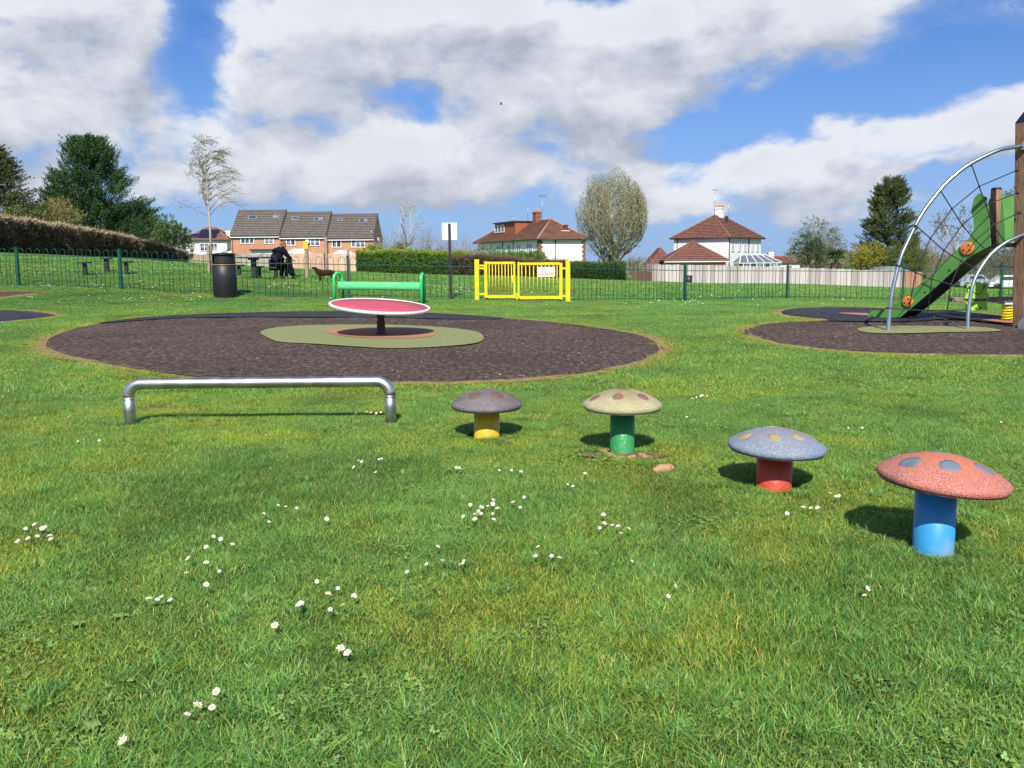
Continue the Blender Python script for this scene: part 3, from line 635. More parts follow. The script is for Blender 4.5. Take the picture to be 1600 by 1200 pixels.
MB().lathe([(.001, -.05), (.2, -.045), (Rd, -.012), (Rd, .012), (Rd * .5, .018), (.001, .020)], disc_c, 64, R_).obj('disc', m_red, t)
MB().tube([disc_c + R_ @ Vector((Rd * math.cos(q), Rd * math.sin(q), 0)) for q in np.linspace(0, 2 * math.pi, 73)[:-1]], .027, 12, closed=True).obj('rim', m_white, t)

# ------------------------------------------------------------------ bench
m_green = mat('bright_green_paint', (.040, .56, .13, 1), .35, noise=5, col2=(.05, .60, .16, 1), coat=.2)
m_perf = D.materials.new('perforated_green'); m_perf.use_nodes = True
def _perf(m):
    nt = m.node_tree; N = nt.nodes; L = nt.links; b = N['Principled BSDF']; b.inputs['Roughness'].default_value = .4
    tc = N.new('ShaderNodeTexCoord'); mp = N.new('ShaderNodeMapping'); mp.inputs['Rotation'].default_value = (0, 0, 0); mp.inputs['Scale'].default_value = (22, 22, 22); L.new(tc.outputs['Object'], mp.inputs[0])
    vo = N.new('ShaderNodeTexVoronoi'); vo.inputs['Randomness'].default_value = 0; L.new(mp.outputs[0], vo.inputs['Vector'])
    r = N.new('ShaderNodeMapRange'); L.new(vo.outputs['Distance'], r.inputs[0]); r.inputs[1].default_value = .28; r.inputs[2].default_value = .36
    x = N.new('ShaderNodeMix'); x.data_type = 'RGBA'; L.new(r.outputs[0], x.inputs['Factor']); x.inputs[6].default_value = (.02, .28, .07, 1); x.inputs[7].default_value = (.13, .62, .25, 1); L.new(x.outputs[2], b.inputs['Base Color'])
_perf(m_perf)
bl, br = on(527, 22.7), on(662, 22.3)
t = thing('park_bench', 'bright green metal bench with perforated seat and hooped end frames', 'bench', (bl + br) / 2)
u = (br - bl); u.z = 0; Lb = u.length; u.normalize(); nrm_ = Vector((-u.y, u.x, 0))
base = [bl - t.location, br - t.location]
for i, q in enumerate(base):
    sgn = 1
    w = .36; path = []; H = .80
    q = Vector(q); dv = nrm_
    path += [q + dv * -.22 + Vector((0, 0, -.05)), q + dv * -.20 + Vector((0, 0, H - .17))]
    for k in range(0, 9): an = math.pi * k / 8; path.append(q + dv * (-.02 - .18 * math.cos(an)) + Vector((0, 0, H - .15 + .15 * math.sin(an))))
    path += [q + dv * .17 + Vector((0, 0, H - .2)), q + dv * .22 + Vector((0, 0, -.05))]
    # the frame leans a touch sideways like in the photograph
    vd = (q + t.location); sk = (u * (.10 if i == 0 else 0)) + (u * (vd.x / vd.y * .4) if i else u * 0)
    path = [p + sk * max(0, min(1, (dv.dot(p - q) + .2) / .4)) for p in path]
    MB().tube(path, .043, 12).obj('end_frame', m_green, t)
prof = [(-.185, .565), (-.20, .54), (-.205, .47), (-.195, .40), (-.16, .385), (-.05, .39), (.08, .40), (.17, .42), (.20, .46)]
mb = MB(); ns = 2; vs = []
for e in range(ns):
    o_ = base[0] + (base[1] - base[0]) * ((.045 if e == 0 else .985))
    vs += [o_ + nrm_ * y + Vector((0, 0, z)) for y, z in prof] + [o_ + nrm_ * y + Vector((0, 0, z - .02)) for y, z in prof]
np_ = len(prof); fs = []
for k in range(np_ - 1): fs += [(k, k + 1, 2 * np_ + k + 1, 2 * np_ + k), (np_ + k, 3 * np_ + k, 3 * np_ + k + 1, np_ + k + 1)]
mb.add(vs, fs, True); mb.obj('seat', m_perf, t)
for y, z in ((-.17, .565), (.20, .46)): MB().tube([base[0] + (base[1] - base[0]) * .03 + nrm_ * y + Vector((0, 0, z)), base[1] + nrm_ * y + Vector((0, 0, z))], .016, 8).obj('seat_rail', m_green, t)

# ------------------------------------------------------------------ litter bin
m_black = mat('black_plastic', (.008, .008, .009, 1), .5, noise=30, col2=(.022, .022, .025, 1), bump=.1, bscale=80)
m_gold = mat('gold_band', (.55, .36, .12, 1), .4, .3)
g = on(352.5, G(352, 467).y + .3)
sc_ = g.y / F
t = thing('litter_bin', 'round black litter bin with a domed lid by the railings', 'litter bin', g)
rb, Hb = .305, 1.14
rb = 18.0 * sc_; Hb = 69 * sc_
MB().lathe([(rb * .94, 0), (rb * .98, .04), (rb * .98, .10), (rb * 1.0, .11), (rb * 1.005, Hb * .45), (rb * 1.0, Hb * .70), (rb * .97, Hb * .705), (rb * .97, Hb * .72), (.001, Hb * .72)], n=40).obj('body', m_black, t)
MB().tube([Vector((rb * .99 * math.cos(q), rb * .99 * math.sin(q), Hb * .735)) for q in np.linspace(0, 2 * math.pi, 41)[:-1]], .010, 6, closed=True).obj('band', m_gold, t)
MB().tube([Vector((rb * 1.01 * math.cos(q), rb * 1.01 * math.sin(q), Hb * .17)) for q in np.linspace(0, 2 * math.pi, 41)[:-1]], .008, 6, closed=True).obj('band', m_black, t)
mb = MB(); n = 40; op = []
prz = [Hb * .72, Hb * .78, Hb * .92, Hb * .96]
vs = []
for z in prz:
    for k in range(n): vs.append((rb * .93 * math.cos(2 * math.pi * k / n), rb * .93 * math.sin(2 * math.pi * k / n), z))
for i in range(3):
    for k in range(n):
        ang = (k + .5) * 360 / n
        if i == 1 and (195 < ang < 232 or 308 < ang < 345 and False or 15 < ang < 52): continue
        op.append((i * n + k, i * n + (k + 1) % n, (i + 1) * n + (k + 1) % n, (i + 1) * n + k))
mb.add(vs, op, True); hood = mb.obj('hood', m_black, t); hood.modifiers.new('thick', 'SOLIDIFY').thickness = .012
MB().lathe([(.001, Hb * .74), (rb * .78, Hb * .74), (rb * .78, Hb * .955)], n=32).obj('liner', mat('liner_grey', (.35, .34, .33, 1), .5), t)
MB().lathe([(rb * .93, Hb * .955), (rb * 1.08, Hb * .96), (rb * 1.08, Hb * .975), (rb * .6, Hb * 1.0), (.001, Hb * 1.01)], n=40).obj('lid', m_black, t)

# ------------------------------------------------------------------ bow top fence
m_fence = mat('dark_green_powder', (.008, .062, .048, 1), .4, noise=4, col2=(.012, .080, .062, 1))
HF = 1.18
def hoop_mesh():
    mb = MB(); r = .095; w = .0068
    pts = [Vector((-r, 0, .03)), Vector((-r, 0, HF - r))] + [Vector((-r * math.cos(a_), 0, HF - r + r * math.sin(a_))) for a_ in np.linspace(0, math.pi, 9)[1:-1]] + [Vector((r, 0, HF - r)), Vector((r, 0, .03))]
    mb.tube(pts, w, 5); return mb.mesh('hoop', m_fence)
HOOP = hoop_mesh(); POST = MB().box((0, 0, HF / 2), (.06, .06, HF + .04)).box((0, 0, HF + .03), (.07, .07, .02)).mesh('post', m_fence)
def fence(name, label, pts, skip_first=False, skip_last=False):
    P3 = [P(*q) for q in pts]
    for p in P3: p.z = zg(p.x, p.y)
    t = thing(name, label, 'fence', P3[0], 0, 'green bow top railings round the play area')
    for i, p in enumerate(P3):
        if (i == 0 and skip_first) or (i == len(P3) - 1 and skip_last): continue
        ang = math.atan2((P3[min(i + 1, len(P3) - 1)] - P3[max(i - 1, 0)]).y, (P3[min(i + 1, len(P3) - 1)] - P3[max(i - 1, 0)]).x)
        link('post', POST, t, p - t.location, rz=ang)
    for i in range(len(P3) - 1):
        a, b = P3[i], P3[i + 1]; d = b - a; L_ = d.xy.length; n = max(1, round((L_ - .1) / .325)); ang = math.atan2(d.y, d.x)
        for k in range(n):
            q = a + d * ((k + .5) / n); link('hoop', HOOP, t, q - t.location, rz=ang)
        for hz, th in ((HF - .215, .022), (.09, .018)):
            MB().beam(a - t.location + Vector((0, 0, hz)), b - t.location + Vector((0, 0, hz)), .010, th).obj('rail', m_fence, t)
    return t
fence('bow_top_fence', 'dark green bow top railings left of the yellow gate', [(-130, 444, 26.5), (30, 448, 26), (190, 453, 24.8), (366, 461, 24.3), (545, 466, 24), (740, 470, 23.9)], skip_last=True)
fence('bow_top_fence', 'dark green bow top railings right of the yellow gate', [(894, 472, 23.7), (1070, 471, 26.4), (1230, 467, 28.9), (1410, 470, 27), (1563, 468, 27.5), (1730, 470, 27.5)], skip_first=True)

# ------------------------------------------------------------------ yellow gate
m_yel = mat('yellow_gate_paint', (.78, .57, .006, 1), .45, noise=6, col2=(.66, .47, .015, 1), detail=8, lo=.45, hi=.7)
m_signw = mat('white_sign_board', (.74, .74, .72, 1), .5)
def vpost(px, Y, ytop, ybot):
    g_ = P(px, ybot, Y); tp = P(px, ytop, Y); return g_, tp.z - g_.z
g0, h0 = vpost(746, 24.0, 406.5, 470); g1, h1 = vpost(887.5, 23.7, 408, 473.5)
t = thing('yellow_gate', 'bright yellow double metal gate with a white notice', 'gate', ((g0 + g1) / 2))
u = (g1 - g0); u.z = 0; W_ = u.length; u.normalize(); lg = g0 - t.location
def gp(s, z): return lg + (g1 - g0) * (s / W_) + Vector((0, 0, z))
ang = math.atan2(u.y, u.x)
for s, h in ((0, h0), (W_, h1)):
    bevel(MB().box(gp(s, h / 2 - .03), (.13, .13, h + .1), ang).obj('gate_post', m_yel, t), .008)
sc_ = W_ / (887.5 - 746)
leaves = [((757.5 - 746) * sc_, (806 - 746) * sc_, 8), ((809.5 - 746) * sc_, (879 - 746) * sc_, 10)]
zb, zt = .10, h0 - .03
for li, (s0, s1, nb) in enumerate(leaves):
    fr = MB(); w0 = .085 if li == 0 else .055; w1 = .055 if li == 0 else .085
    fr.box(gp(s0 + w0 / 2, (zb + zt) / 2), (w0, .05, zt - zb), ang).box(gp(s1 - w1 / 2, (zb + zt) / 2), (w1, .05, zt - zb), ang)
    fr.box(gp((s0 + w0 + s1 - w1) / 2, zt - .035), (s1 - s0 - w0 - w1, .046, .07), ang).box(gp((s0 + w0 + s1 - w1) / 2, zb + .04), (s1 - s0 - w0 - w1, .046, .08), ang)
    f_ = fr.obj('gate_leaf', m_yel, t)
    for k in range(nb):
        s = s0 + w0 + (s1 - s0 - w0 - w1) * (k + .6) / (nb + .2); MB().tube([gp(s, zb + .07), gp(s, zt - .06)], .0135, 8).obj('bar', m_yel, f_)
for z in (zt - .12, zt - .2, zb + .1): MB().beam(gp(.05, z), gp(leaves[0][0] + .03, z), .03, .05).obj('hinge', m_yel, t)
for z in (zt - .15, zb + .1): MB().beam(gp(leaves[1][1] - .02, z), gp(W_ - .05, z), .03, .05).obj('hinge', m_yel, t)
MB().beam(gp(leaves[0][1] - .07, .55), gp(leaves[0][1] - .07, .75), .03, .05).beam(gp(leaves[0][1] - .12, .68), gp(leaves[0][1] - .02, .68), .02, .03).obj('latch', m_yel, t)
MB().box(gp((leaves[0][1] + leaves[1][0]) / 2, zb + .06), (.04, .04, .2), ang).obj('drop_bolt', m_yel, t)
s0, s1 = (839.5 - 746) * sc_, (867.5 - 746) * sc_; zc0 = P(853, 432, 23.8).z - t.location.z; zc1 = P(853, 413.5, 23.8).z - t.location.z
back = Vector((-u.y, u.x, 0)) * .045
sgn_ = MB().box((gp(s0, 0) + gp(s1, 0)) / 2 * 1.0 + back - Vector((0, 0, gp(s0, 0).z)) + Vector((0, 0, (zc0 + zc1) / 2)), (s1 - s0, .012, zc1 - zc0), ang).obj('notice', m_signw, t)
m_print = mat('dark_print', (.03, .03, .03, 1), .6)
mb = MB()
for z in (zc1 - .05, zc0 + .07):
    s = s0 + .04
    while s < s1 - .06:
        w = random.uniform(.012, .03); c_ = gp(s + w / 2, 0) + back * .86; c_.z = z + random.uniform(-.004, .004); mb.box(c_ + back.normalized() * -.0035, (w, .004, .028), ang); s += w + (.007 if random.random() < .8 else .03)
mb.obj('print', m_print, sgn_)

# ------------------------------------------------------------------ sign on post behind the bench
g = P(704.5, 468, 24.15); g.z = zg(g.x, g.y) - .02
t = thing('park_sign', 'blank-backed white sign on a tall black post', 'sign', g)
top = P(702, 349, 24.15)
m_dk = mat('dark_grey_post', (.018, .020, .024, 1), .45)
bevel(MB().beam((0, 0, 0), top - g, .075, .075).obj('post', m_dk, t), .01)
c0, c1 = P(690.7, 375, 24.22), P(713.8, 348, 24.22)
bevel(MB().box((c0 + c1) / 2 - g + Vector((0, .01, 0)), (c1.x - c0.x, .02, c1.z - c0.z)).obj('sign_board', m_signw, t), .006)

# ------------------------------------------------------------------ stools and table on the field
m_blk = mat('black_recycled_plastic', (.014, .014, .015, 1), .5, noise=20, col2=(.03, .03, .03, 1))
def stool(px, Y, h, top_w, label, leg=.12):
    g_ = on(px, Y); t = thing('picnic_stool', label, 'stool', g_, 0, 'black pedestal seats on the field')
    bevel(MB().box((0, 0, h / 2 - .05), (leg, leg, h + .02)).obj('leg', m_blk, t), .01); bevel(MB().box((0, 0, h - .02), (top_w, top_w, .05)).obj('seat', m_blk, t), .01); return t
stool(133.5, 28, .47, .36, 'leftmost of the three black pedestal stools beyond the railings')
stool(167.5, 29, .52, .30, 'middle one of the three black pedestal stools beyond the railings')
stool(198, 28.3, .46, .33, 'rightmost of the three black pedestal stools beyond the railings', .10)
g = on(397.5, 29.0); t = thing('picnic_table', 'black square pedestal table on the field beside the sitting person', 'table', g)
bevel(MB().box((0, 0, .35), (.16, .16, .8)).obj('pedestal', m_blk, t), .01)
bevel(MB().box((0, 0, .755), (.94, .80, .05)).obj('tabletop', m_blk, t), .012); MB().box((0, 0, .70), (.3, .3, .06)).obj('bracket', m_blk, t)
stool(405.5, 29.3, .46, .30, 'black pedestal stool close under the black table', .11)
stool(431.5, 30.35, .45, .34, 'black pedestal stool the person in black is sitting on', .12)
g = on(371, 29.6); t = stool(374, 29.8, .45, .34, 'black pedestal stool half hidden behind the litter bin', .11)

# ------------------------------------------------------------------ skinned figures
def skin(name, verts, edges, radii, mt, parent=None, root=0, sub=1, smooth=True, **k):
    me = D.meshes.new(name); me.from_pydata([tuple(v) for v in verts], edges, []); me.update(); me.materials.append(mt)
    o = link(name, me, parent, **k)
    md = o.modifiers.new('skin', 'SKIN'); md.use_smooth_shade = True
    sv = me.skin_vertices[0].data
    for i, r in enumerate(radii): sv[i].radius = (r, r) if not isinstance(r, tuple) else r
    for i in range(len(verts)): sv[i].use_root = (i == root)
    s_ = o.modifiers.new('sub', 'SUBSURF'); s_.levels = sub; s_.render_levels = sub; return o
def person():
    g_ = on(432, 30.3); t = thing('person', 'person in dark navy top and black trousers sitting hunched with their back to the camera', 'person', g_)
    m_cl = mat('dark_navy_cloth', (.004, .006, .014, 1), .95, noise=9, col2=(.009, .011, .020, 1), spec=.1); m_tr = mat('black_trousers', (.004, .004, .005, 1), .95, spec=.1); m_sk = mat('skin', (.50, .26, .17, 1), .5); m_hair = mat('short_ginger_hair', (.16, .07, .035, 1), .8)
    # faces +X (right) and a little away; sits with hips at .52
    f = Vector((.66, .75, 0)); s = Vector((-.75, .66, 0))   # s: figure's left
    def q(fw, sd, z): return f * fw + s * sd + Vector((0, 0, z))
    V = [q(-.02, 0, .58), q(.02, 0, .76), q(.10, 0, .95), q(.18, 0, 1.08), q(.26, 0, 1.15)]; E = [(0, 1), (1, 2), (2, 3), (3, 4)]; Rr = [(.25, .21), (.26, .20), (.28, .21), (.23, .18), .09]
    for sg in (1, -1):
        b0 = len(V); V += [q(.18, .27 * sg, 1.03), q(.32, .32 * sg, .82), q(.52, .19 * sg, .72)]; E += [(3, b0), (b0, b0 + 1), (b0 + 1, b0 + 2)]; Rr += [.115, .08, .055]
    skin('torso', V, E, Rr, m_cl, t, 0)
    V = [q(0, 0, .53)]; E = []; Rr = [(.24, .20)]
    for sg in (1, -1):
        b0 = len(V); V += [q(.08, .13 * sg, .53), q(.40, .16 * sg, .50), q(.34, .16 * sg, .28), q(.30, .16 * sg, .10)]; E += [(0, b0), (b0, b0 + 1), (b0 + 1, b0 + 2), (b0 + 2, b0 + 3)]; Rr += [.14, .11, .085, .07]
    skin('trousers', V, E, Rr, m_tr, t, 0)
    for sg in (1, -1):
        skin('shoe', [q(.26, .16 * sg, .055), q(.36, .165 * sg, .05), q(.50, .17 * sg, .04)], [(0, 1), (1, 2)], [.05, .052, .04], mat('grey_trainers', (.10, .10, .10, 1), .6), t, 0)
        hb_ = q(.52, .19 * sg, .72); V = [hb_, q(.60, .17 * sg, .70)]; E = [(0, 1)]; Rr = [.036, .040]
        for fi in range(4):
            b0 = len(V); o_ = (fi - 1.5) * .020; V += [q(.64, .17 * sg + o_, .695), q(.675, .165 * sg + o_, .675), q(.685, .16 * sg + o_, .65)]; E += [(1, b0), (b0, b0 + 1), (b0 + 1, b0 + 2)]; Rr += [.011, .009, .008]
        b0 = len(V); V += [q(.58, .13 * sg, .71), q(.61, .11 * sg, .69)]; E += [(1, b0), (b0, b0 + 1)]; Rr += [.011, .009]
        skin('hand', V, E, Rr, m_sk, t, 0)
    hd = MB().ball((0, 0, 0), 1, 16, 12, (.085, .105, .125)); hc = q(.33, -.02, 1.235)
    # head: skull, nose, ears, face towards the lap
    M3 = Matrix.Rotation(math.atan2(f.y, f.x), 3, 'Z') @ Matrix.Rotation(math.radians(28), 3, 'Y')
    h = MB(); h.ball((0, 0, 0), 1, 18, 12); vs = [hc + M3 @ Vector((v[0] * .118, v[1] * .098, v[2] * .135)) for v in h.v]; h.v = [tuple(v) for v in vs]
    for (a_, b_, c_, r_) in ((.105, 0, -.015, .020), (.0, .083, -.01, .026), (.0, -.083, -.01, .026), (.088, 0, -.062, .022)):
        h.ball(hc + M3 @ Vector((a_, b_, c_)), r_, 8, 5)
    h.tube([hc + M3 @ Vector((-.03, 0, -.06)), q(.25, 0, 1.10)], .07, 10)
    hd = h.obj('head', m_sk, t)
    for sg in (1, -1): MB().ball(hc + M3 @ Vector((.094, .033 * sg, .02)), .012, 6, 4).obj('eye', m_print, hd)
    MB().ball(hc + M3 @ Vector((.1, 0, -.05)), .014, 6, 4, (1, 1.6, .5)).obj('mouth', mat('lips', (.3, .1, .08, 1), .5), hd)
    h = MB(); h.ball((0, 0, 0), 1, 18, 12); hv = []; 
    keepf = []
    for v in h.v: hv.append(hc + M3 @ Vector((v[0] * .125 - .004, v[1] * .105, v[2] * .141 + .004)))
    for fc in h.f:
        cx_ = sum(h.v[i][0] for i in fc) / 4; cz_ = sum(h.v[i][2] for i in fc) / 4
        if cz_ > .25 + .5 * cx_ or (cx_ < -.15 and cz_ > -.55): keepf.append(fc)
    hh = MB(); hh.add(hv, keepf, True); ho = hh.obj('hair', m_hair, t)
person()
def dog(name, label, g_, segs, mt, **k):
    """segs: body/head chain etc as ((verts),(radii)) chains; first chain's 0 is root; chains name their attach vertex"""
    V = []; E = []; Rr = []
    for at, pts, rs in segs:
        prev = at
        for p, r in zip(pts, rs):
            V.append(Vector(p)); Rr.append(tuple(x * 1.15 for x in r) if isinstance(r, tuple) else r * 1.15)
            if prev is not None: E.append((prev, len(V) - 1))
            prev = len(V) - 1
    t = thing(name, label, 'dog', g_); o = skin('body', V, E, Rr, mt, t, 0, sub=2); return t
m_choc = mat('brown_dog_fur', (.018, .009, .006, 1), .9, noise=20, col2=(.04, .02, .012, 1), spec=.15); m_bdog = mat('black_dog_fur', (.005, .005, .005, 1), .9, spec=.15)
# chocolate dog: stands side on, looks left and up
g = on(509, 30.2)
X_ = lambda x, y, z: (x, y, z)
SX = 1.0
td = dog('dog', 'chocolate brown dog standing side-on with its nose lifted to the left', g, [
    (None, [X_(.02, 0, .36), X_(-.14, 0, .35), X_(-.24, 0, .385), X_(-.31, 0, .455), X_(-.37, 0, .52)], [(.085, .10), (.105, .125), .09, .07, .062]),    # 0-4 trunk to head
    (4, [X_(-.43, 0, .535), X_(-.50, 0, .55)], [.038, .026]),                                              # 5,6 muzzle
    (0, [X_(.20, 0, .37), X_(.30, 0, .38)], [.095, .075]),                                               # 7,8 rump
    (8, [X_(.40, 0, .35), X_(.52, 0, .33), X_(.62, 0, .35)], [.024, .018, .010]),                        # 9-11 tail
    (2, [X_(-.23, .07, .30), X_(-.215, .075, .17), X_(-.24, .075, .03), X_(-.28, .075, .015)], [.05, .032, .024, .024]),
    (2, [X_(-.20, -.07, .30), X_(-.16, -.075, .17), X_(-.17, -.075, .03), X_(-.21, -.075, .015)], [.05, .032, .024, .024]),
    (8, [X_(.26, .07, .27), X_(.36, .075, .17), X_(.33, .075, .03), X_(.29, .075, .015)], [.062, .030, .022, .024]),
    (8, [X_(.22, -.07, .26), X_(.29, -.075, .16), X_(.25, -.075, .03), X_(.21, -.075, .015)], [.062, .030, .022, .024])], m_choc)
for sg in (1, -1): MB().prism([(-.36, .055 * sg, .57), (-.33, .065 * sg, .56), (-.345, .085 * sg, .46)], (.012, .012 * sg, 0)).obj('ear', m_choc, td)
MB().ball((-.515, 0, .56), .018, 8, 5).obj('nose', m_print, td)
# black dog: hind feet on the grass, front paws up on the person's knees, head by the chest
g = on(455.5, 30.15)
td = dog('dog', 'black dog standing upright with its front paws on the lap of the person in black', g, [
    (None, [X_(-.02, 0, .42), X_(-.04, 0, .56), X_(-.07, 0, .68), X_(-.09, 0, .78), X_(-.08, 0, .87)], [(.10, .09), (.105, .10), (.11, .10), .075, .065]),
    (4, [X_(-.02, 0, .86), X_(.045, 0, .83)], [.038, .028]),
    (0, [X_(.03, 0, .34)], [.095]),
    (7, [X_(.10, 0, .25), X_(.17, 0, .175), X_(.26, 0, .16), X_(.33, 0, .21)], [.026, .02, .016, .010]),
    (7, [X_(-.03, .07, .25), X_(.06, .075, .14), X_(.02, .075, .03), X_(-.03, .075, .015)], [.06, .030, .022, .024]),
    (7, [X_(.03, -.07, .25), X_(.12, -.075, .14), X_(.09, -.075, .03), X_(.04, -.075, .015)], [.06, .030, .022, .024]),
    (2, [X_(-.15, .06, .66), X_(-.23, .06, .62)], [.040, .026]),
    (2, [X_(-.14, -.06, .66), X_(-.22, -.06, .61)], [.040, .026])], m_bdog)
for sg in (1, -1): MB().prism([(-.10, .05 * sg, .92), (-.06, .06 * sg, .92), (-.09, .085 * sg, .82)], (.012, .012 * sg, 0)).obj('ear', m_bdog, td)

# ------------------------------------------------------------------ foliage tools
m_leaf = mat('leaves', (1, 1, 1, 1), .55, attr='tint', spec=.3, trans=.25)
m_leafd = mat('conifer_foliage', (1, 1, 1, 1), .6, attr='tint', spec=.25, trans=.10)
m_bark = mat('grey_bark', (.16, .13, .10, 1), .9, noise=6, col2=(.08, .065, .05, 1), bump=.6, bscale=20)
m_twig = mat('twigs', (1, 1, 1, 1), .85, attr='tint')
def unit(v): return v / (np.linalg.norm(v, axis=-1, keepdims=True) + 1e-9)
def sprays(cen, ax, L, W, m, size, col, var=.25, lvar=.25, rng=RNG, taper=.8):
    """feathery clumps: cen (n,3), ax (n,3) axis, L length, W radius, m leaf triangles each"""
    n = len(cen); L = np.broadcast_to(L, n)[:, None]; W = np.broadcast_to(W, n)[:, None]
    t = rng.random((n, m)); ax = unit(ax); rnd = unit(rng.normal(size=(n, m, 3)))
    pos = cen[:, None] + ax[:, None] * (t * L)[..., None] + rnd * (W * (1 - taper * t) * np.sqrt(rng.random((n, m))))[..., None]
    d1 = unit(ax[:, None] + rng.normal(size=(n, m, 3)) * .7) * size * rng.uniform(.7, 1.5, (n, m, 1))
    d2 = unit(np.cross(d1, rng.normal(size=(n, m, 3)))) * size * .45
    V = np.stack([pos - d2, pos + d2, pos + d1], 2)
    c = np.broadcast_to(col, (n, 3)) * rng.uniform(1 - var, 1 + var, (n, 1))
    cc = c[:, None] * rng.uniform(1 - lvar, 1 + lvar, (n, m, 1)); cc = np.repeat(cc[:, :, None], 3, 2)
    return V.reshape(-1, 3), cc.reshape(-1, 3)
def sticks(segs, sides=3):
    """segs array (n,8): p0 xyz, p1 xyz, r0, r1 -> quads"""
    s = np.asarray(segs, float); p0, p1, r0, r1 = s[:, :3], s[:, 3:6], s[:, 6], s[:, 7]; d = unit(p1 - p0)
    a = np.where(np.abs(d[:, 2:3]) < .9, np.array([[0, 0, 1.]]), np.array([[1., 0, 0]])); x = unit(np.cross(d, a)); y = np.cross(d, x)
    Q = []
    for k in range(sides):
        a0, a1 = 2 * math.pi * k / sides, 2 * math.pi * (k + 1) / sides
        o0 = x * math.cos(a0) + y * math.sin(a0); o1 = x * math.cos(a1) + y * math.sin(a1)
        Q.append(np.stack([p0 + o0 * r0[:, None], p0 + o1 * r0[:, None], p1 + o1 * r1[:, None], p1 + o0 * r1[:, None]], 1))
    return np.stack(Q, 1).reshape(-1, 3)
def grow(p, d, L, r, lev, out, tips, sp, rng, up=.15, ratio=.72, nch=(2, 3), bend=.18, minr=.006):
    n = 3; q = np.array(p, float); d = np.array(d, float)
    for i in range(n):
        d = unit(d + rng.normal(0, bend, 3) + np.array([0, 0, up * .35])); q2 = q + d * L / n; rr = max(r * (1 - .25 * (i + 1) / n), minr); out.append((*q, *q2, max(r * (1 - .25 * i / n), minr), rr)); q = q2
        if lev > 0 and i < n - 1 and rng.random() < .55:
            dd = unit(d + rng.normal(0, sp, 3)); grow(q, dd, L * ratio * rng.uniform(.5, .9), rr * .55, lev - 1, out, tips, sp, rng, up, ratio, nch, bend, minr)
    if lev == 0: tips.append(q); return
    for _ in range(rng.integers(nch[0], nch[1] + 1)):
        dd = unit(d + rng.normal(0, sp, 3) + np.array([0, 0, up])); grow(q, dd, L * ratio * rng.uniform(.75, 1.15), r * .68, lev - 1, out, tips, sp, rng, up, ratio, nch, bend, minr)
def twig_obj(segs, col, parent, name='branches', jit=.2):
    V = sticks(segs); nseg = len(segs); c = np.repeat((np.array(col)[None] * RNG.uniform(1 - jit, 1 + jit, (nseg, 1))), 12, 0)
    return soup(name, V, m_twig, c, parent, nper=4)
def conifer(px, Y, xl, xr, ytop, ybot, label, col, col2, n=1100, shape=1.0, m=26, lean=0, up=.8, crown0=.12, size=.10, two=False):
    base = on(px, Y); k = Y / F; H = (ybot - ytop) * k; Wd = (xr - xl) * k; zb_ = P(px, ybot, Y).z - base.z
    t = thing('conifer_tree', label, 'tree', base); H = P(px, ytop, Y).z - base.z
    prof = lambda u: np.clip((1 - ((u - crown0) / (1 - crown0))), 0, 1) ** shape
    nb = 190; hb_ = crown0 + (1 - crown0) * RNG.random(nb) ** 1.1; ab = RNG.random(nb) * 6.283; rb_ = Wd / 2 * prof(hb_) * RNG.uniform(.78, 1.14, nb) + .02 * Wd; bb = RNG.uniform(.72, 1.3, nb)
    bi = RNG.integers(0, nb, n); f = RNG.random(n) ** .5; h = hb_[bi]; a = ab[bi]; rise = up * .16 * Wd
    ct = np.stack([np.cos(a), np.sin(a), 0 * a], -1); th_ = Wd * .07 * (1.2 - f)
    cen = ct * (rb_[bi] * f)[:, None] + RNG.normal(size=(n, 3)) * th_[:, None] * np.array([1, 1, .7]); cen[:, 2] += np.minimum(h * H * .92 + f * rise * .5, H * .97) ; cen[:, 0] += lean * h * Wd
    cen[:, 2] = np.minimum(cen[:, 2], H * .96)
    ax = ct * .8 + np.stack([0 * a, 0 * a, up * (.35 + .9 * h)], -1) + RNG.normal(size=(n, 3)) * .12
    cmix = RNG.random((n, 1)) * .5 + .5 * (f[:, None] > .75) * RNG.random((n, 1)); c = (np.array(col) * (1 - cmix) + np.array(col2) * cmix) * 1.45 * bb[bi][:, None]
    Lr = (.07 + .05 * RNG.random(n)) * max(Wd, 3); V, cc = sprays(cen, ax, Lr, Lr * .26, m, size, c)
    soup('crown', V, m_leafd, cc, t)
    # dark inner boughs
    out = []
    for i in range(60):
        hh = RNG.uniform(.15, .85); aa = RNG.random() * 6.283; rr_ = Wd / 2 * float(prof(np.array(hh))) * .75
        out.append((0 + lean * hh * Wd, 0, hh * H * .8, rr_ * math.cos(aa) + lean * hh * Wd, rr_ * math.sin(aa), hh * H * .95, .05, .02))
    twig_obj(out, (.05, .035, .025), t)
    MB().tube([(0, 0, -.3), (lean * .4 * Wd, 0, H * .4), (lean * .9 * Wd, 0, H * .92)], [.028 * H, .018 * H, .02], 8).obj('trunk', m_bark, t); return t

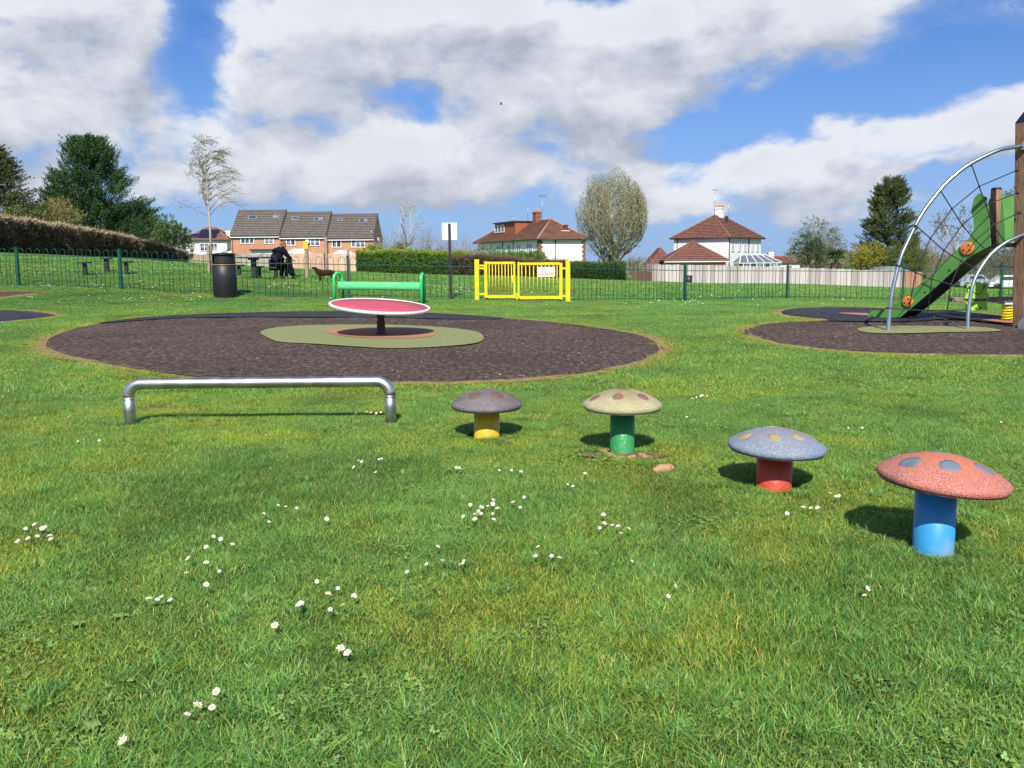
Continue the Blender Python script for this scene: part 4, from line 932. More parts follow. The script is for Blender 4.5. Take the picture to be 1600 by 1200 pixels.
def lumps(px, Y, x0, x1, ytop, ybot, label, col, col2, name='shrub', cat='bush', n=500, m=22, size=.09, flat=1.0, twigs=0, twcol=(.2, .13, .08), dens=1.0, up=.5, nl=6, leafm=None, group=None, seed=None):
    """bush or rounded tree crown: several overlapping lobes of leaf clumps"""
    rng = np.random.default_rng(seed if seed is not None else abs(int(px * 7 + Y))); base = on(px, Y); k = Y / F
    t = thing(name, label, cat, base, 0, group); zt_ = P(px, ytop, Y).z - base.z; z0 = P(px, ybot, Y).z - base.z; W = (x1 - x0) * k; H = zt_ - z0; xo = ((x0 + x1) / 2 - px) * k
    lob = [(xo + W * rng.uniform(-.32, .32), W * rng.uniform(-.25, .25), z0 + H * rng.uniform(.25, .62), rng.uniform(.22, .34)) for _ in range(nl)] + [(xo, 0, z0 + H * .62, .38), (xo - W * .2, 0, z0 + H * .45, .3), (xo + W * .2, 0, z0 + H * .45, .3)]
    C_ = []; A_ = []
    for (lx, ly, lz, lr) in lob:
        q = n // len(lob); d = unit(rng.normal(size=(q, 3))); rr_ = np.cbrt(rng.uniform(.3, 1, q))[:, None]; C_.append(np.array([lx, ly, lz]) + d * rr_ * np.array([lr * W, lr * W * .8, min(lr * 1.25 * H, (zt_ - lz) / .97)])); A_.append(d + np.array([0, 0, up]))
    cen = np.concatenate(C_); ax = np.concatenate(A_); cen[:, 2] = np.maximum(cen[:, 2], z0 * .3 + .05)
    mixf = rng.random((len(cen), 1)); c = (np.array(col) * (1 - mixf) + np.array(col2) * mixf) * 1.55
    V, cc = sprays(cen, ax, W * .10, W * .06, m, size, c, rng=rng); soup('crown' if cat == 'tree' else 'foliage', V, leafm or m_leaf, cc, t)
    out = []; tips = []
    for i in range(max(3, twigs)):
        l = lob[i % len(lob)]; a = np.array([xo * .3 + rng.normal(0, .05 * W), rng.normal(0, .05 * W), 0]); e = np.array([l[0], l[1], l[2]]) + rng.normal(0, .12 * W, 3) * np.array([1, 1, .5]); mid = (a + e) / 2 + rng.normal(0, .05 * W, 3)
        r0 = .02 * H; out += [(*a, *mid, r0, r0 * .6), (*mid, *e, r0 * .6, .01)]
        for _ in range(5):
            e2 = e + unit(rng.normal(size=3) + np.array([0, 0, .6])) * W * .2; out.append((*e, *e2, .015, .005))
    twig_obj(out, twcol, t, 'branches' if cat == 'tree' else 'stems'); return t

def bare_tree(px, Y, ytop, label, col, L0, r0, lev, sp, up, nch=(2, 3), name='bare_tree', trunkh=None, leaf=None, nleaf=0, lsize=.06, seed=1, ratio=.74, minr=.008, cat='tree', bark=None, multi=1, spread0=.15, fit=None):
    rng = np.random.default_rng(seed); base = on(px, Y); t = thing(name, label, cat, base); H = P(px, ytop, Y).z - base.z; out = []; tips = []
    th = trunkh if trunkh is not None else H * .3
    for _ in range(multi):
        d = np.array([rng.normal(0, spread0), rng.normal(0, spread0), 1.0]); grow(np.array([0, 0, th]), unit(d), L0, r0 * .8, lev, out, tips, sp, rng, up, ratio, nch, minr=minr)
    s = np.array(out); top_ = s[:, 5].max(); sc_ = (H - th) / (top_ - th)
    for c_ in (2, 5): s[:, c_] = th + (s[:, c_] - th) * sc_
    if fit:
        for c_ in (0, 1, 3, 4): s[:, c_] *= fit * (Y / F) / (np.abs(s[:, 3]).max())
    twig_obj(s, col, t)
    MB().tube([(0, 0, -.2), (.01, 0, th * .5), (0, 0, th + .05)], [r0 * 1.25, r0 * 1.0, r0 * .85], 10).obj('trunk', bark or m_bark, t)
    if nleaf:
        ti = s[rng.integers(0, len(s), nleaf)]; ti = ti[ti[:, 6] < r0 * .3]; f_ = rng.random((len(ti), 1)); pos = ti[:, :3] * (1 - f_) + ti[:, 3:6] * f_
        V, cc = sprays(pos, unit(rng.normal(size=pos.shape)), lsize * 1.5, lsize, 3, lsize, np.array(leaf), rng=rng); soup('leaves', V, m_leaf, cc, t)
    return t

# ------------------------------------------------------------------ hedges
def hedge(pts, depth, label, cols, n, size=.05, twig=0, twc=(.2, .13, .08), core=(.012, .016, .008, 1), topcol=None, name='hedge', rag=.06, upl=0.0):
    """pts: list of (px, Y, ytop) along the front face"""
    G_ = [on(px, Y) for px, Y, _ in pts]; Hs = [P(px, yt, Y).z - g_.z for (px, Y, yt), g_ in zip(pts, G_)]
    t = thing(name, label, 'hedge', G_[0]); mb = MB(); o = t.location; L_ = [0]
    for i in range(1, len(G_)): L_.append(L_[-1] + (G_[i] - G_[i - 1]).xy.length)
    dirs = []
    for i in range(len(G_)):
        d = (G_[min(i + 1, len(G_) - 1)] - G_[max(i - 1, 0)]).xy.normalized(); dirs.append(Vector((-d.y, d.x, 0)))
    vs = []
    for g_, h, nn in zip(G_, Hs, dirs):
        a = g_ - o + nn * .15; b = g_ - o + nn * (depth - .15); vs += [a + Vector((0, 0, -.2)), a + Vector((0, 0, h * .9)), b + Vector((0, 0, h * .9)), b + Vector((0, 0, -.2))]
    fs = []
    for i in range(len(G_) - 1):
        for k in range(3): fs.append((4 * i + k, 4 * i + 4 + k, 4 * i + 5 + k, 4 * i + 1 + k))
    fs += [(0, 1, 2, 3), tuple(4 * (len(G_) - 1) + k for k in (3, 2, 1, 0))]
    mb.add(vs, fs); mb.obj('core', mat('hedge_core_' + name + str(len(D.materials)), core, .95, noise=3, amt=.5), t)
    Ln = L_[-1]; s = RNG.random(n) * Ln; i = np.clip(np.searchsorted(L_, s) - 1, 0, len(G_) - 2); L_ = np.array(L_); f_ = (s - L_[i]) / (L_[i + 1] - L_[i])
    ga = np.array([tuple(g_ - o) for g_ in G_]); hs = np.array(Hs); da = np.array([tuple(d) for d in dirs])
    p = ga[i] * (1 - f_)[:, None] + ga[i + 1] * f_[:, None]; h = hs[i] * (1 - f_) + hs[i + 1] * f_; nn = da[i] * (1 - f_)[:, None] + da[i + 1] * f_[:, None]
    h = h * (1 + rag * (vnoise(s, s * 0, 1.1, 31) - .5) * 2 + rag * (vnoise(s, s * 0, .35, 32) - .5))
    face = RNG.random(n); tot = 1; top = face > .72; bk = (face > .60) & ~top
    z = np.where(top, h * RNG.uniform(.9, 1.0, n), h * RNG.random(n) ** .9); dep = np.where(top, RNG.random(n) * depth, np.where(bk, depth * RNG.uniform(.85, 1.0, n), RNG.uniform(-.08, .18, n) + .12 * (vnoise(s, z, .6, 33) - .5) * 2))
    cen = p + nn * dep[:, None] + np.stack([0 * z, 0 * z, z], -1); ax = np.where(top[:, None], np.array([[0, 0, 1.]]), np.where(bk[:, None], nn, -nn)) + RNG.normal(size=(n, 3)) * .35 + np.array([0, 0, upl])
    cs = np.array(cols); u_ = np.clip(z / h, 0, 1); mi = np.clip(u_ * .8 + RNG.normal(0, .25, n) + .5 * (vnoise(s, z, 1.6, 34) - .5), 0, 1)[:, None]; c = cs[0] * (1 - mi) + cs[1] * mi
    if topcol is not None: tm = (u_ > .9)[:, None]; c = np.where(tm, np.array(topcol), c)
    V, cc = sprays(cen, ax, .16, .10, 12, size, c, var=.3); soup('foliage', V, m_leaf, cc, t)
    if twig:
        k = RNG.integers(0, n, twig); a = cen[k]; d = ax[k] * .4 + np.array([0, 0, 1.0]) + RNG.normal(size=(twig, 3)) * .3; e = a + unit(d) * RNG.uniform(.15, .45, (twig, 1)); segs = np.concatenate([a, e, np.full((twig, 1), .014), np.full((twig, 1), .006)], 1); twig_obj(segs, twc, t, 'stems', .4)
    return t
GRN = [(.06, .12, .02), (.22, .38, .045)]
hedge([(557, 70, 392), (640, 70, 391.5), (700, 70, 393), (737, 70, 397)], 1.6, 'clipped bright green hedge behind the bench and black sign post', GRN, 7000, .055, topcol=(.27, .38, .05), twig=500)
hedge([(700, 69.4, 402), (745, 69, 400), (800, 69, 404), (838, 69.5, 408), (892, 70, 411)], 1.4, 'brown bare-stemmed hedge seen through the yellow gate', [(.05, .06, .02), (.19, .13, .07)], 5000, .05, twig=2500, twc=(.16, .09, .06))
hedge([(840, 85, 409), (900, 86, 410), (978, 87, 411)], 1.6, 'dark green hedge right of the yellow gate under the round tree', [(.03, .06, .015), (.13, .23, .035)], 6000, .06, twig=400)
lumps(781, 73, 738, 823, 395, 412, 'low rounded green shrub behind the left leaf of the yellow gate', (.045, .10, .018), (.10, .18, .03), n=420, size=.07, nl=5)
lumps(840, 74, 800, 850, 394, 412, 'low rounded green shrub at the foot of the white house with quoins', (.05, .11, .02), (.12, .20, .035), n=420, size=.07, nl=5)
BR = [(.09, .062, .036), (.30, .22, .13)]
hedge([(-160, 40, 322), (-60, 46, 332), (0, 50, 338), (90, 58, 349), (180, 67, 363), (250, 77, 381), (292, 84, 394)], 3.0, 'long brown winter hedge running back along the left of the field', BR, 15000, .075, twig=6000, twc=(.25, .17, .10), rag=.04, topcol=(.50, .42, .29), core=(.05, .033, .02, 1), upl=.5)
# greener left shoulder of that hedge
lumps(60, 64, -60, 120, 331, 352, 'green ivy-like growth on top of the left end of the brown hedge', (.06, .085, .02), (.13, .15, .035), n=400, size=.10, nl=5)
# ------------------------------------------------------------------ trees, left to right
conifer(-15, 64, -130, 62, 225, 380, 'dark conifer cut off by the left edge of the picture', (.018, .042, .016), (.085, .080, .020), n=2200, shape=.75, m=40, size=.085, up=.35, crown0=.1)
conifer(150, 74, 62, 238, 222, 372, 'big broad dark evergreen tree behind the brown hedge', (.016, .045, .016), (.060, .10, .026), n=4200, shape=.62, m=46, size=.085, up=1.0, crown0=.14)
lumps(100, 66, 68, 138, 312, 372, 'pale olive budding bush at the left foot of the big evergreen', (.16, .13, .05), (.20, .19, .06), n=420, size=.07, twigs=30, twcol=(.22, .15, .09))
lumps(195, 86, 168, 232, 336, 375, 'brown and green scrubby bush right of the big evergreen', (.15, .11, .06), (.12, .15, .04), n=420, size=.09, twigs=40, twcol=(.25, .17, .11))
lumps(238, 95, 212, 300, 345, 402, 'light green bushy thicket left of the house with solar panels', (.10, .15, .05), (.20, .20, .08), n=620, size=.11, twigs=30, twcol=(.3, .22, .15))
lumps(258, 92, 236, 285, 335, 385, 'darker green rounded shrub in the thicket', (.035, .075, .02), (.08, .13, .03), n=420, size=.09)
lumps(287, 93, 272, 302, 346, 412, 'dark upright shrub in front of the house with solar panels', (.025, .05, .015), (.07, .10, .03), n=300, size=.09)

m_birch = mat('pale_birch_bark', (.42, .38, .31, 1), .8, noise=5, col2=(.30, .26, .21, 1), stretch=(1, 1, 3), lo=.5, hi=.62)
def birch():
    Y = 33; base = on(331, Y); t = thing('birch_tree', 'slender pale-barked birch with wispy new leaves behind the litter bin', 'tree', base); rng = np.random.default_rng(12); k = Y / F
    top = P(333, 208, Y).z - base.z; MB().tube([(0, 0, -.1), (.02, 0, top * .35), (-.02, 0, top * .6), (.0, 0, top * .85), (.03, 0, top * .98)], [.06, .045, .03, .016, .006], 8).obj('trunk', m_birch, t)
    segs = []; 
    for i in range(46):
        h = rng.uniform(.38, .95); z = h * top; sd = 1 if rng.random() < .58 else -1; L = (2.0 * (1 - h) ** .85 + .18) * rng.uniform(.7, 1.2) * (1.05 if sd > 0 else .9)
        a = rng.uniform(-1.0, 1.0) + (0 if sd > 0 else math.pi); d = np.array([math.cos(a), math.sin(a), 1.0]); p = np.array([0.0, 0, z]); r = .016; nn = 7
        for j in range(nn):
            d = unit(d + rng.normal(0, .12, 3) + np.array([.06, 0, -.03 - .03 * j])); q = p + d * L / nn; segs.append((*p, *q, r, max(r * .82, .004))); r = max(r * .82, .004)
            if j > 1:
                for _ in range(3):
                    dd = unit(d * .6 + rng.normal(0, .5, 3) + np.array([.45, 0, -.15])); pp = q.copy()
                    for jj in range(3):
                        dd = unit(dd + np.array([.10, 0, -.10])); qq = pp + dd * .11 * rng.uniform(.7, 1.3); segs.append((*pp, *qq, .0045, .0035)); pp = qq
            p = q
    segs = np.array(segs); tw = twig_obj(segs, (.165, .15, .10), t)
    kx = rng.integers(0, len(segs), 1500); s = segs[kx]; s = s[s[:, 6] < .006]; pos = s[:, 3:6]
    V, cc = sprays(pos, np.array([.7, 0, -.4]) + rng.normal(0, .3, pos.shape), .06, .03, 2, .032, np.array([.24, .32, .09]), rng=rng); soup('leaves', V, m_leaf, cc, t)
birch()
def limb_tree(px, Y, half, ytop, yfork, ymid, label, col, seed, stems=5, lev=3, spmax=.9, r0=.12, minr=.016, leaf=None, nleaf=0, lsize=.08, bark=None):
    rng = np.random.default_rng(seed); base = on(px, Y); k = Y / F; t = thing('bare_tree', label, 'tree', base); zt_ = P(px, ytop, Y).z - base.z; z0 = P(px, yfork, Y).z - base.z; cz = P(px, ymid, Y).z - base.z; Rx = half * k; segs = []
    def ins(p): return (p[0] / Rx) ** 2 + (p[1] / Rx) ** 2 + ((p[2] - cz) / (zt_ - cz if p[2] > cz else cz - z0 * .9)) ** 2 < rng.uniform(.75, 1.25)
    def walk(p, d, r, L, lv):
        for j in range(4):
            d = unit(d + rng.normal(0, .16, 3) + np.array([0, 0, .04])); q = p + d * L / 4
            if not ins(q) and q[2] > z0 + .5: return
            segs.append((*p, *q, r, r * .86)); p = q; r *= .86
            if lv > 0:
                for _ in range(1 if lv > 2 else 2): walk(p, unit(d + rng.normal(0, .55, 3) + np.array([0, 0, .1])), r * .58, L * .58, lv - 1)
    for i in range(stems):
        a = i * 6.283 / stems + rng.uniform(-.3, .3); sp = rng.uniform(.25, spmax); walk(np.array([0, 0, z0]), unit(np.array([math.cos(a) * sp, math.sin(a) * sp, 1.0])), r0 * .6, (zt_ - z0) * 1.25, lev)
    s_ = np.array(segs); s_[:, 6:] = np.maximum(s_[:, 6:], minr); twig_obj(s_, col, t, jit=.25)
    MB().tube([(0, 0, -.2), (.03, 0, z0 * .5), (0, 0, z0 + .05)], [r0 * 1.3, r0 * 1.05, r0 * .9], 10).obj('trunk', bark or m_bark, t)
    if nleaf:
        ti = s_[rng.integers(0, len(s_), nleaf)]; V, cc = sprays(ti[:, 3:6], rng.normal(size=(len(ti), 3)), lsize * 1.5, lsize, 3, lsize, np.array(leaf), rng=rng); soup('leaves', V, m_leaf, cc, t)
    return t
def round_tree():
    Y = 95; base = on(955, Y); k = Y / F; t = thing('budding_tree', 'large rounded tree with pale new buds between the two white houses', 'tree', base); rng = np.random.default_rng(5)
    zt_ = P(955, 266, Y).z - base.z; z0 = P(955, 412, Y).z - base.z; Rx = 57 * k; cz = (P(955, 338, Y).z - base.z); Rz = zt_ - cz
    segs = []; tips = []
    def inside_(p): return (p[0] / Rx) ** 2 + (p[1] / Rx) ** 2 + ((p[2] - cz) / (Rz if p[2] > cz else Rz * .98)) ** 2 < 1
    stems = 13
    def walk(p, d, r, L, lev):
        for j in range(4):
            d = unit(d + rng.normal(0, .10, 3) + np.array([0, 0, .05])); q = p + d * L / 4
            if not inside_(q) and q[2] > z0 + .8: return
            segs.append((*p, *q, r, r * .88)); p = q; r *= .88
            if lev > 0:
                for _ in range(2 if lev > 1 else 3):
                    dd = unit(d + rng.normal(0, .50, 3) + np.array([0, 0, .18])); walk(p, dd, r * .55, L * .62, lev - 1)
    for i in range(stems):
        a = i * 6.283 / stems + rng.uniform(-.2, .2); sp = rng.uniform(.15, 1.25); walk(np.array([.15 * math.cos(a), .15 * math.sin(a), z0 * .6]), unit(np.array([math.cos(a) * sp, math.sin(a) * sp, 1.0])), .13, Rz * 1.55, 3)
    segs = np.array(segs); segs[:, 6:] = np.maximum(segs[:, 6:], .014)
    if len(segs) > 26000: keep = np.concatenate([np.where(segs[:, 6] > .02)[0], rng.choice(len(segs), 20000, replace=False)]); segs = segs[np.unique(keep)]
    tw = twig_obj(segs, (.22, .19, .11), t, jit=.35)
    n = 9500; d = unit(rng.normal(size=(n, 3))); r = rng.uniform(.35, 1.0, n)[:, None] ** .55; lump = 1 + .05 * np.sin(d[:, :1] * 9) + .04 * np.sin(d[:, 2:] * 13 + d[:, :1] * 5)
    pos = d * r * lump * np.array([Rx, Rx, Rz]) + np.array([0, 0, cz]); 
    keep = vnoise(pos[:, 0] + 50, pos[:, 2] + pos[:, 1], .5, 77) > .33; pos = pos[keep]
    col = np.where((rng.random(len(pos)) < .65)[:, None], np.array([.27, .32, .15]), np.array([.42, .47, .36]))
    V, cc = sprays(pos, np.array([0, 0, 1.]) + rng.normal(0, .5, pos.shape), .20, .12, 4, .080, col, rng=rng); soup('leaves', V, m_leaf, cc, t)
    MB().tube([(0, 0, -.3), (0, 0, z0 * .65)], [.42, .34], 12).obj('trunk', m_bark, t)
    n = 380; a = rng.random(n) * 6.283; hh = rng.random(n); pos = np.stack([np.cos(a) * .5 * (1 + 1.6 * hh), np.sin(a) * .5 * (1 + 1.6 * hh), z0 * .5 + hh * Rz * .9], -1)
    V, cc = sprays(pos, np.tile(np.array([[0, 0, 1.]]), (n, 1)), .4, .2, 10, .09, np.array([.15, .16, .035]), rng=rng); soup('ivy', V, m_leaf, cc, t)
round_tree()
limb_tree(638, 92, 32, 315, 385, 350, 'tall bare tree with a forked crown right of the brick terrace', (.36, .30, .24), 14, stems=6, lev=3, spmax=1.1, r0=.13, minr=.013, bark=mat('pale_bark', (.30, .24, .18, 1), .9))
for i, (px, yt, f_, lb) in enumerate([(610, 362, 22, 'small bare thicket between the terrace and the forked bare tree'), (662, 362, 22, 'bare twiggy bush right of the forked bare tree'), (688, 364, 24, 'bare twiggy bush left of the white sign'), (716, 366, 24, 'bare twiggy bush right of the white sign'), (745, 378, 20, 'low bare bush left of the dormered white house')]):
    bare_tree(px, 88, yt, lb, (.24, .185, .145), 1.2, .07, 4, .5, .25, seed=20 + i, name='bare_bush', cat='bush', fit=f_, trunkh=.4, minr=.014, multi=6, spread0=.5, nch=(2, 3), group=None) if False else None
def thicket(px, Y, w, ytop, label, col, n, seed, leaf=None, name='bare_bush', r=.013, nl=0, lsz=.06):
    rng = np.random.default_rng(seed); base = on(px, Y); k = Y / F; t = thing(name, label, 'bush', base); W = w * k; H = P(px, ytop, Y).z - base.z; segs = []
    for i in range(n):
        x = rng.normal(0, W * .3); y = rng.normal(0, W * .3); h = H * rng.uniform(.55, 1.0) * math.exp(-(x / (W * .75)) ** 2); p = np.array([x, y, H * .05]); d = unit(np.array([x / W * .8, y / W * .5, 1.0]) + rng.normal(0, .15, 3)); rr = r * 2
        for j in range(5):
            q = p + d * h / 5; segs.append((*p, *q, rr, rr * .75)); rr = max(rr * .75, r * .6); p = q; d = unit(d + rng.normal(0, .12, 3))
            for _ in range(3):
                dd = unit(d + rng.normal(0, .55, 3)); q2 = p + dd * h * .14; segs.append((*p, *q2, r * .7, r * .5))
                q3 = q2 + unit(dd + rng.normal(0, .4, 3)) * h * .08; segs.append((*q2, *q3, r * .6, r * .4))
    s = np.array(segs); twig_obj(s, col, t, 'stems', .3)
    if nl:
        kx = rng.integers(0, len(s), nl); pos = s[kx, 3:6]; V, cc = sprays(pos, rng.normal(size=pos.shape), lsz, lsz, 4, lsz, np.array(leaf), rng=rng); soup('leaves', V, m_leaf, cc, t)
    return t
thicket(608, 92, 44, 362, 'small bare thicket between the brick terrace and the forked bare tree', (.22, .17, .13), 60, 1, (.2, .2, .08), nl=300)
thicket(664, 92, 46, 360, 'bare twiggy bush right of the forked bare tree', (.23, .18, .14), 60, 2, (.16, .17, .07), nl=200)
thicket(690, 90, 40, 366, 'bare twiggy bush left of the white sign', (.24, .18, .15), 60, 3)
thicket(722, 88, 36, 372, 'bare twiggy bush right of the white sign', (.24, .17, .15), 50, 4)
thicket(748, 86, 30, 380, 'low bare bush left of the dormered white house', (.25, .18, .15), 40, 5, (.12, .14, .04), nl=200)
thicket(992, 92, 48, 398, 'low bare grey bush between the round tree and the garden fence', (.25, .20, .16), 60, 6, (.2, .2, .08), nl=150)
lumps(628, 90, 612, 640, 376, 398, 'yellow-green shrub at the foot of the forked bare tree', (.16, .15, .04), (.22, .2, .06), n=200, size=.07)
lumps(583, 71.8, 570, 600, 383, 395, 'yellow-green shoots standing up behind the clipped hedge', (.14, .20, .03), (.20, .25, .05), n=150, size=.06)
# right-hand group
lumps(1268, 118, 1233, 1308, 341, 418, 'grey-green weeping willow-like tree right of the low red roof', (.10, .11, .065), (.17, .17, .10), name='weeping_tree', cat='tree', n=620, m=22, size=.12, twigs=60, twcol=(.24, .20, .15), up=-.5, nl=7)
lumps(1262, 112, 1240, 1284, 366, 418, 'dark evergreen shrub in front of the weeping tree', (.020, .042, .018), (.05, .08, .03), n=420, size=.10, nl=4)
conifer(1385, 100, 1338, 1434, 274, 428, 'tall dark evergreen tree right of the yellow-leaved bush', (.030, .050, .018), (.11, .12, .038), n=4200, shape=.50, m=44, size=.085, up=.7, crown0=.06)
lumps(1350, 97, 1322, 1385, 378, 424, 'yellow-flowering bush left foot of the tall evergreen', (.30, .24, .03), (.12, .15, .02), n=420, size=.08)
lumps(1400, 96, 1372, 1445, 378, 424, 'low dark green conifer bush right foot of the tall evergreen', (.04, .07, .015), (.14, .15, .03), n=520, size=.08)
def palm():
    Y = 99; base = on(1305, Y); t = thing('palm_like_shrub', 'spiky palm-like shrub with hanging brown leaves beside the yellow bush', 'shrub', base); rng = np.random.default_rng(3); top = P(1305, 400, Y).z - base.z
    MB().tube([(0, 0, -.1), (0, 0, top)], [.16, .13], 8).obj('trunk', m_bark, t)
    for nm, n, z_, c, dz, L in (('fronds', 260, top, (.07, .12, .03), .35, 1.5), ('dead_fronds', 200, top * .75, (.20, .13, .07), -1.2, 1.1)):
        a = rng.random(n) * 6.283; d = unit(np.stack([np.cos(a), np.sin(a), rng.uniform(-.6, .9, n) + dz], -1)); p0 = np.stack([0 * a, 0 * a, z_ + 0 * a], -1) + rng.normal(0, .12, (n, 3)); mid = p0 + d * L * .6; tip = mid + unit(d + np.array([0, 0, -.8])) * L * .4
        w = unit(np.cross(d, rng.normal(size=(n, 3)))) * .05; V = np.stack([p0 - w, p0 + w, mid + w, p0 - w, mid + w, mid - w, mid - w, mid + w, tip], 1); soup(nm, V, m_leaf, np.tile(np.array(c), (n * 9, 1)) * np.repeat(rng.uniform(.6, 1.4, (n, 1)), 9, 0), t)
palm()
thicket(1322, 112, 40, 374, 'bare knobbly-topped shrub behind the palm-like shrub', (.20, .14, .12), 26, 8, (.16, .10, .08), nl=120)
thicket(1455, 105, 60, 372, 'mauve-brown bare thicket left of the slide tower', (.27, .20, .17), 90, 9, (.24, .20, .14), nl=500, lsz=.08)
lumps(1432, 98, 1405, 1462, 392, 432, 'grey-green bush behind the garden fence end', (.12, .13, .06), (.2, .19, .11), n=420, size=.08, twigs=20)
limb_tree(1492, 125, 40, 318, 400, 360, 'tall grey bare tree seen through the climbing net', (.27, .24, .21), 8, stems=7, lev=3, spmax=1.1, r0=.16, minr=.016, leaf=(.22, .24, .15), nleaf=1600, lsize=.10)
limb_tree(1578, 120, 44, 294, 395, 345, 'tall bare tree showing behind the top of the slide tower', (.27, .24, .21), 9, stems=7, lev=3, spmax=1.1, r0=.16, minr=.016, leaf=(.20, .22, .13), nleaf=2600, lsize=.11)
thicket(1520, 100, 70, 386, 'dark bare thicket behind the frog springer', (.16, .13, .11), 90, 10, (.10, .12, .05), nl=500, lsz=.09)
thicket(1590, 100, 70, 388, 'dark bare thicket behind the slide tower posts', (.16, .13, .11), 90, 11, (.10, .12, .05), nl=500, lsz=.09)
lumps(1585, 108, 1530, 1660, 388, 436, 'dark green bushes at the far right behind the slide tower', (.03, .05, .018), (.08, .09, .035), n=520, size=.10)
# far treeline
rngt = random.Random(4)
for i in range(22):
    px = -320 + i * 105 + rngt.uniform(-25, 25)
    if 0 < px < 1240 or px > 2000: continue
    yt = 402 - rngt.uniform(0, 8) if px > 1180 else 372
    if px > 1000: nR = globals().get('nR', -1) + 1
    else: nL = globals().get('nL', -1) + 1
    lumps(px, 230, px - 60, px + 60, yt, 424, ('far grey-green tree at the right, number %s from the left along the horizon' % ['one', 'two', 'three', 'four', 'five', 'six', 'seven', 'eight', 'nine'][nR] if px > 1000 else 'far grey-green tree beyond the left hedge, number %s from the left' % ['one', 'two', 'three', 'four', 'five', 'six'][nL]), (.07, .085, .05), (.11, .11, .07), name='distant_tree', cat='tree', n=260, m=16, size=.42, nl=5, group='distant trees along the horizon')

# ------------------------------------------------------------------ houses
m_brick = mat('orange_red_brick', (.42, .175, .085, 1), .9, noise=1.5, col2=(.34, .14, .07, 1), bump=.3, bscale=8)
def brick_mat():
    m = D.materials.new('brickwork'); m.use_nodes = True; nt = m.node_tree; N = nt.nodes; L = nt.links; b = N['Principled BSDF']; b.inputs['Roughness'].default_value = .9
    tc = N.new('ShaderNodeTexCoord'); mp = N.new('ShaderNodeMapping'); mp.inputs['Rotation'].default_value = (math.radians(90), 0, 0); L.new(tc.outputs['Object'], mp.inputs[0])
    br_ = N.new('ShaderNodeTexBrick'); br_.inputs['Scale'].default_value = 1; br_.inputs['Brick Width'].default_value = .225; br_.inputs['Row Height'].default_value = .075; br_.inputs['Mortar Size'].default_value = .010
    br_.inputs['Color1'].default_value = (.50, .185, .070, 1); br_.inputs['Color2'].default_value = (.38, .135, .055, 1); br_.inputs['Mortar'].default_value = (.42, .33, .25, 1); L.new(mp.outputs[0], br_.inputs['Vector'])
    n = N.new('ShaderNodeTexNoise'); n.inputs['Scale'].default_value = .7; n.inputs['Detail'].default_value = 6; L.new(tc.outputs['Object'], n.inputs['Vector']); r = N.new('ShaderNodeMapRange'); L.new(n.outputs['Fac'], r.inputs[0]); r.inputs[3].default_value = .75; r.inputs[4].default_value = 1.25
    s = N.new('ShaderNodeVectorMath'); s.operation = 'SCALE'; L.new(br_.outputs['Color'], s.inputs[0]); L.new(r.outputs[0], s.inputs['Scale']); L.new(s.outputs[0], b.inputs['Base Color']); return m
m_brickw = brick_mat()
m_tileg = mat('grey_brown_tiles', (.115, .095, .082, 1), .85, noise=2.2, col2=(.17, .145, .125, 1), detail=8, lo=.35, hi=.7)
m_tiler = mat('red_brown_tiles', (.23, .090, .060, 1), .85, noise=1.6, col2=(.13, .062, .048, 1), detail=8)
m_tiler2 = mat('weathered_clay_tiles', (.27, .105, .065, 1), .85, noise=1.0, col2=(.14, .085, .06, 1), detail=10)
m_ridge = mat('pink_ridge_tiles', (.46, .20, .155, 1), .8, noise=3, amt=.3)
m_render = mat('white_render', (.80, .79, .76, 1), .85, noise=.8, col2=(.72, .71, .68, 1), detail=6)
m_upvc = mat('white_upvc', (.80, .80, .80, 1), .35)
m_glass = mat('window_glass', (.045, .06, .08, 1), .06, spec=.9, noise=.9, col2=(.30, .33, .38, 1), lo=.5, hi=.62)
m_gut = mat('dark_gutter', (.035, .03, .03, 1), .5)
m_chim = mat('chimney_brick', (.26, .12, .075, 1), .9, noise=5, amt=.45); m_pot = mat('terracotta_pot', (.52, .19, .07, 1), .8)
m_alu = mat('aerial_metal', (.45, .45, .46, 1), .4, .8)
def roof_plane(mb, eL, eR, tL, tR, n, th=.05):
    th *= 1.9
    eL, eR, tL, tR = map(Vector, (eL, eR, tL, tR)); nr = (eR - eL).cross(tL - eL) if (tL - eL).length > 0 else (eR - eL).cross(tR - eL); nr.normalize()
    if nr.z < 0: nr = -nr
    for i in range(n):
        a0, a1 = i / n, (i + 1) / n; l0 = eL.lerp(tL, a0); r0 = eR.lerp(tR, a0); l1 = eL.lerp(tL, a1); r1 = eR.lerp(tR, a1)
        mb.add([l0, r0, l0 + nr * th, r0 + nr * th, r1 + nr * .008, l1 + nr * .008], [(0, 1, 3, 2), (2, 3, 4, 5)])
def window(t, c, u, n, w, h, nm=2, pane=m_glass, frame=m_upvc, fw=.09):
    """c centre on wall (local), u along the wall, n outward"""
    c, u, n = Vector(c), Vector(u).normalized(), Vector(n).normalized(); M = Matrix((u, n, Vector((0, 0, 1)))).transposed(); mb = MB()
    mb.box(c + n * .04 + Vector((0, 0, h / 2 - fw / 2)), (w, .10, fw), M=M).box(c + n * .04 - Vector((0, 0, h / 2 - fw / 2)), (w + .06, .14, fw), M=M)
    for k in range(nm + 1):
        mb.box(c + n * .038 + u * (-w / 2 + fw / 2 + (w - fw) * k / nm), (fw, .09, h - 2 * fw), M=M)
    f_ = mb.obj('window', frame, t)
    for k in range(nm):
        MB().box(c + n * .015 + u * (-w / 2 + fw / 2 + (w - fw) * (k + .5) / nm), (w / nm - fw * .7, .02, h - 2 * fw), M=M).obj('pane', pane, f_)
    return f_
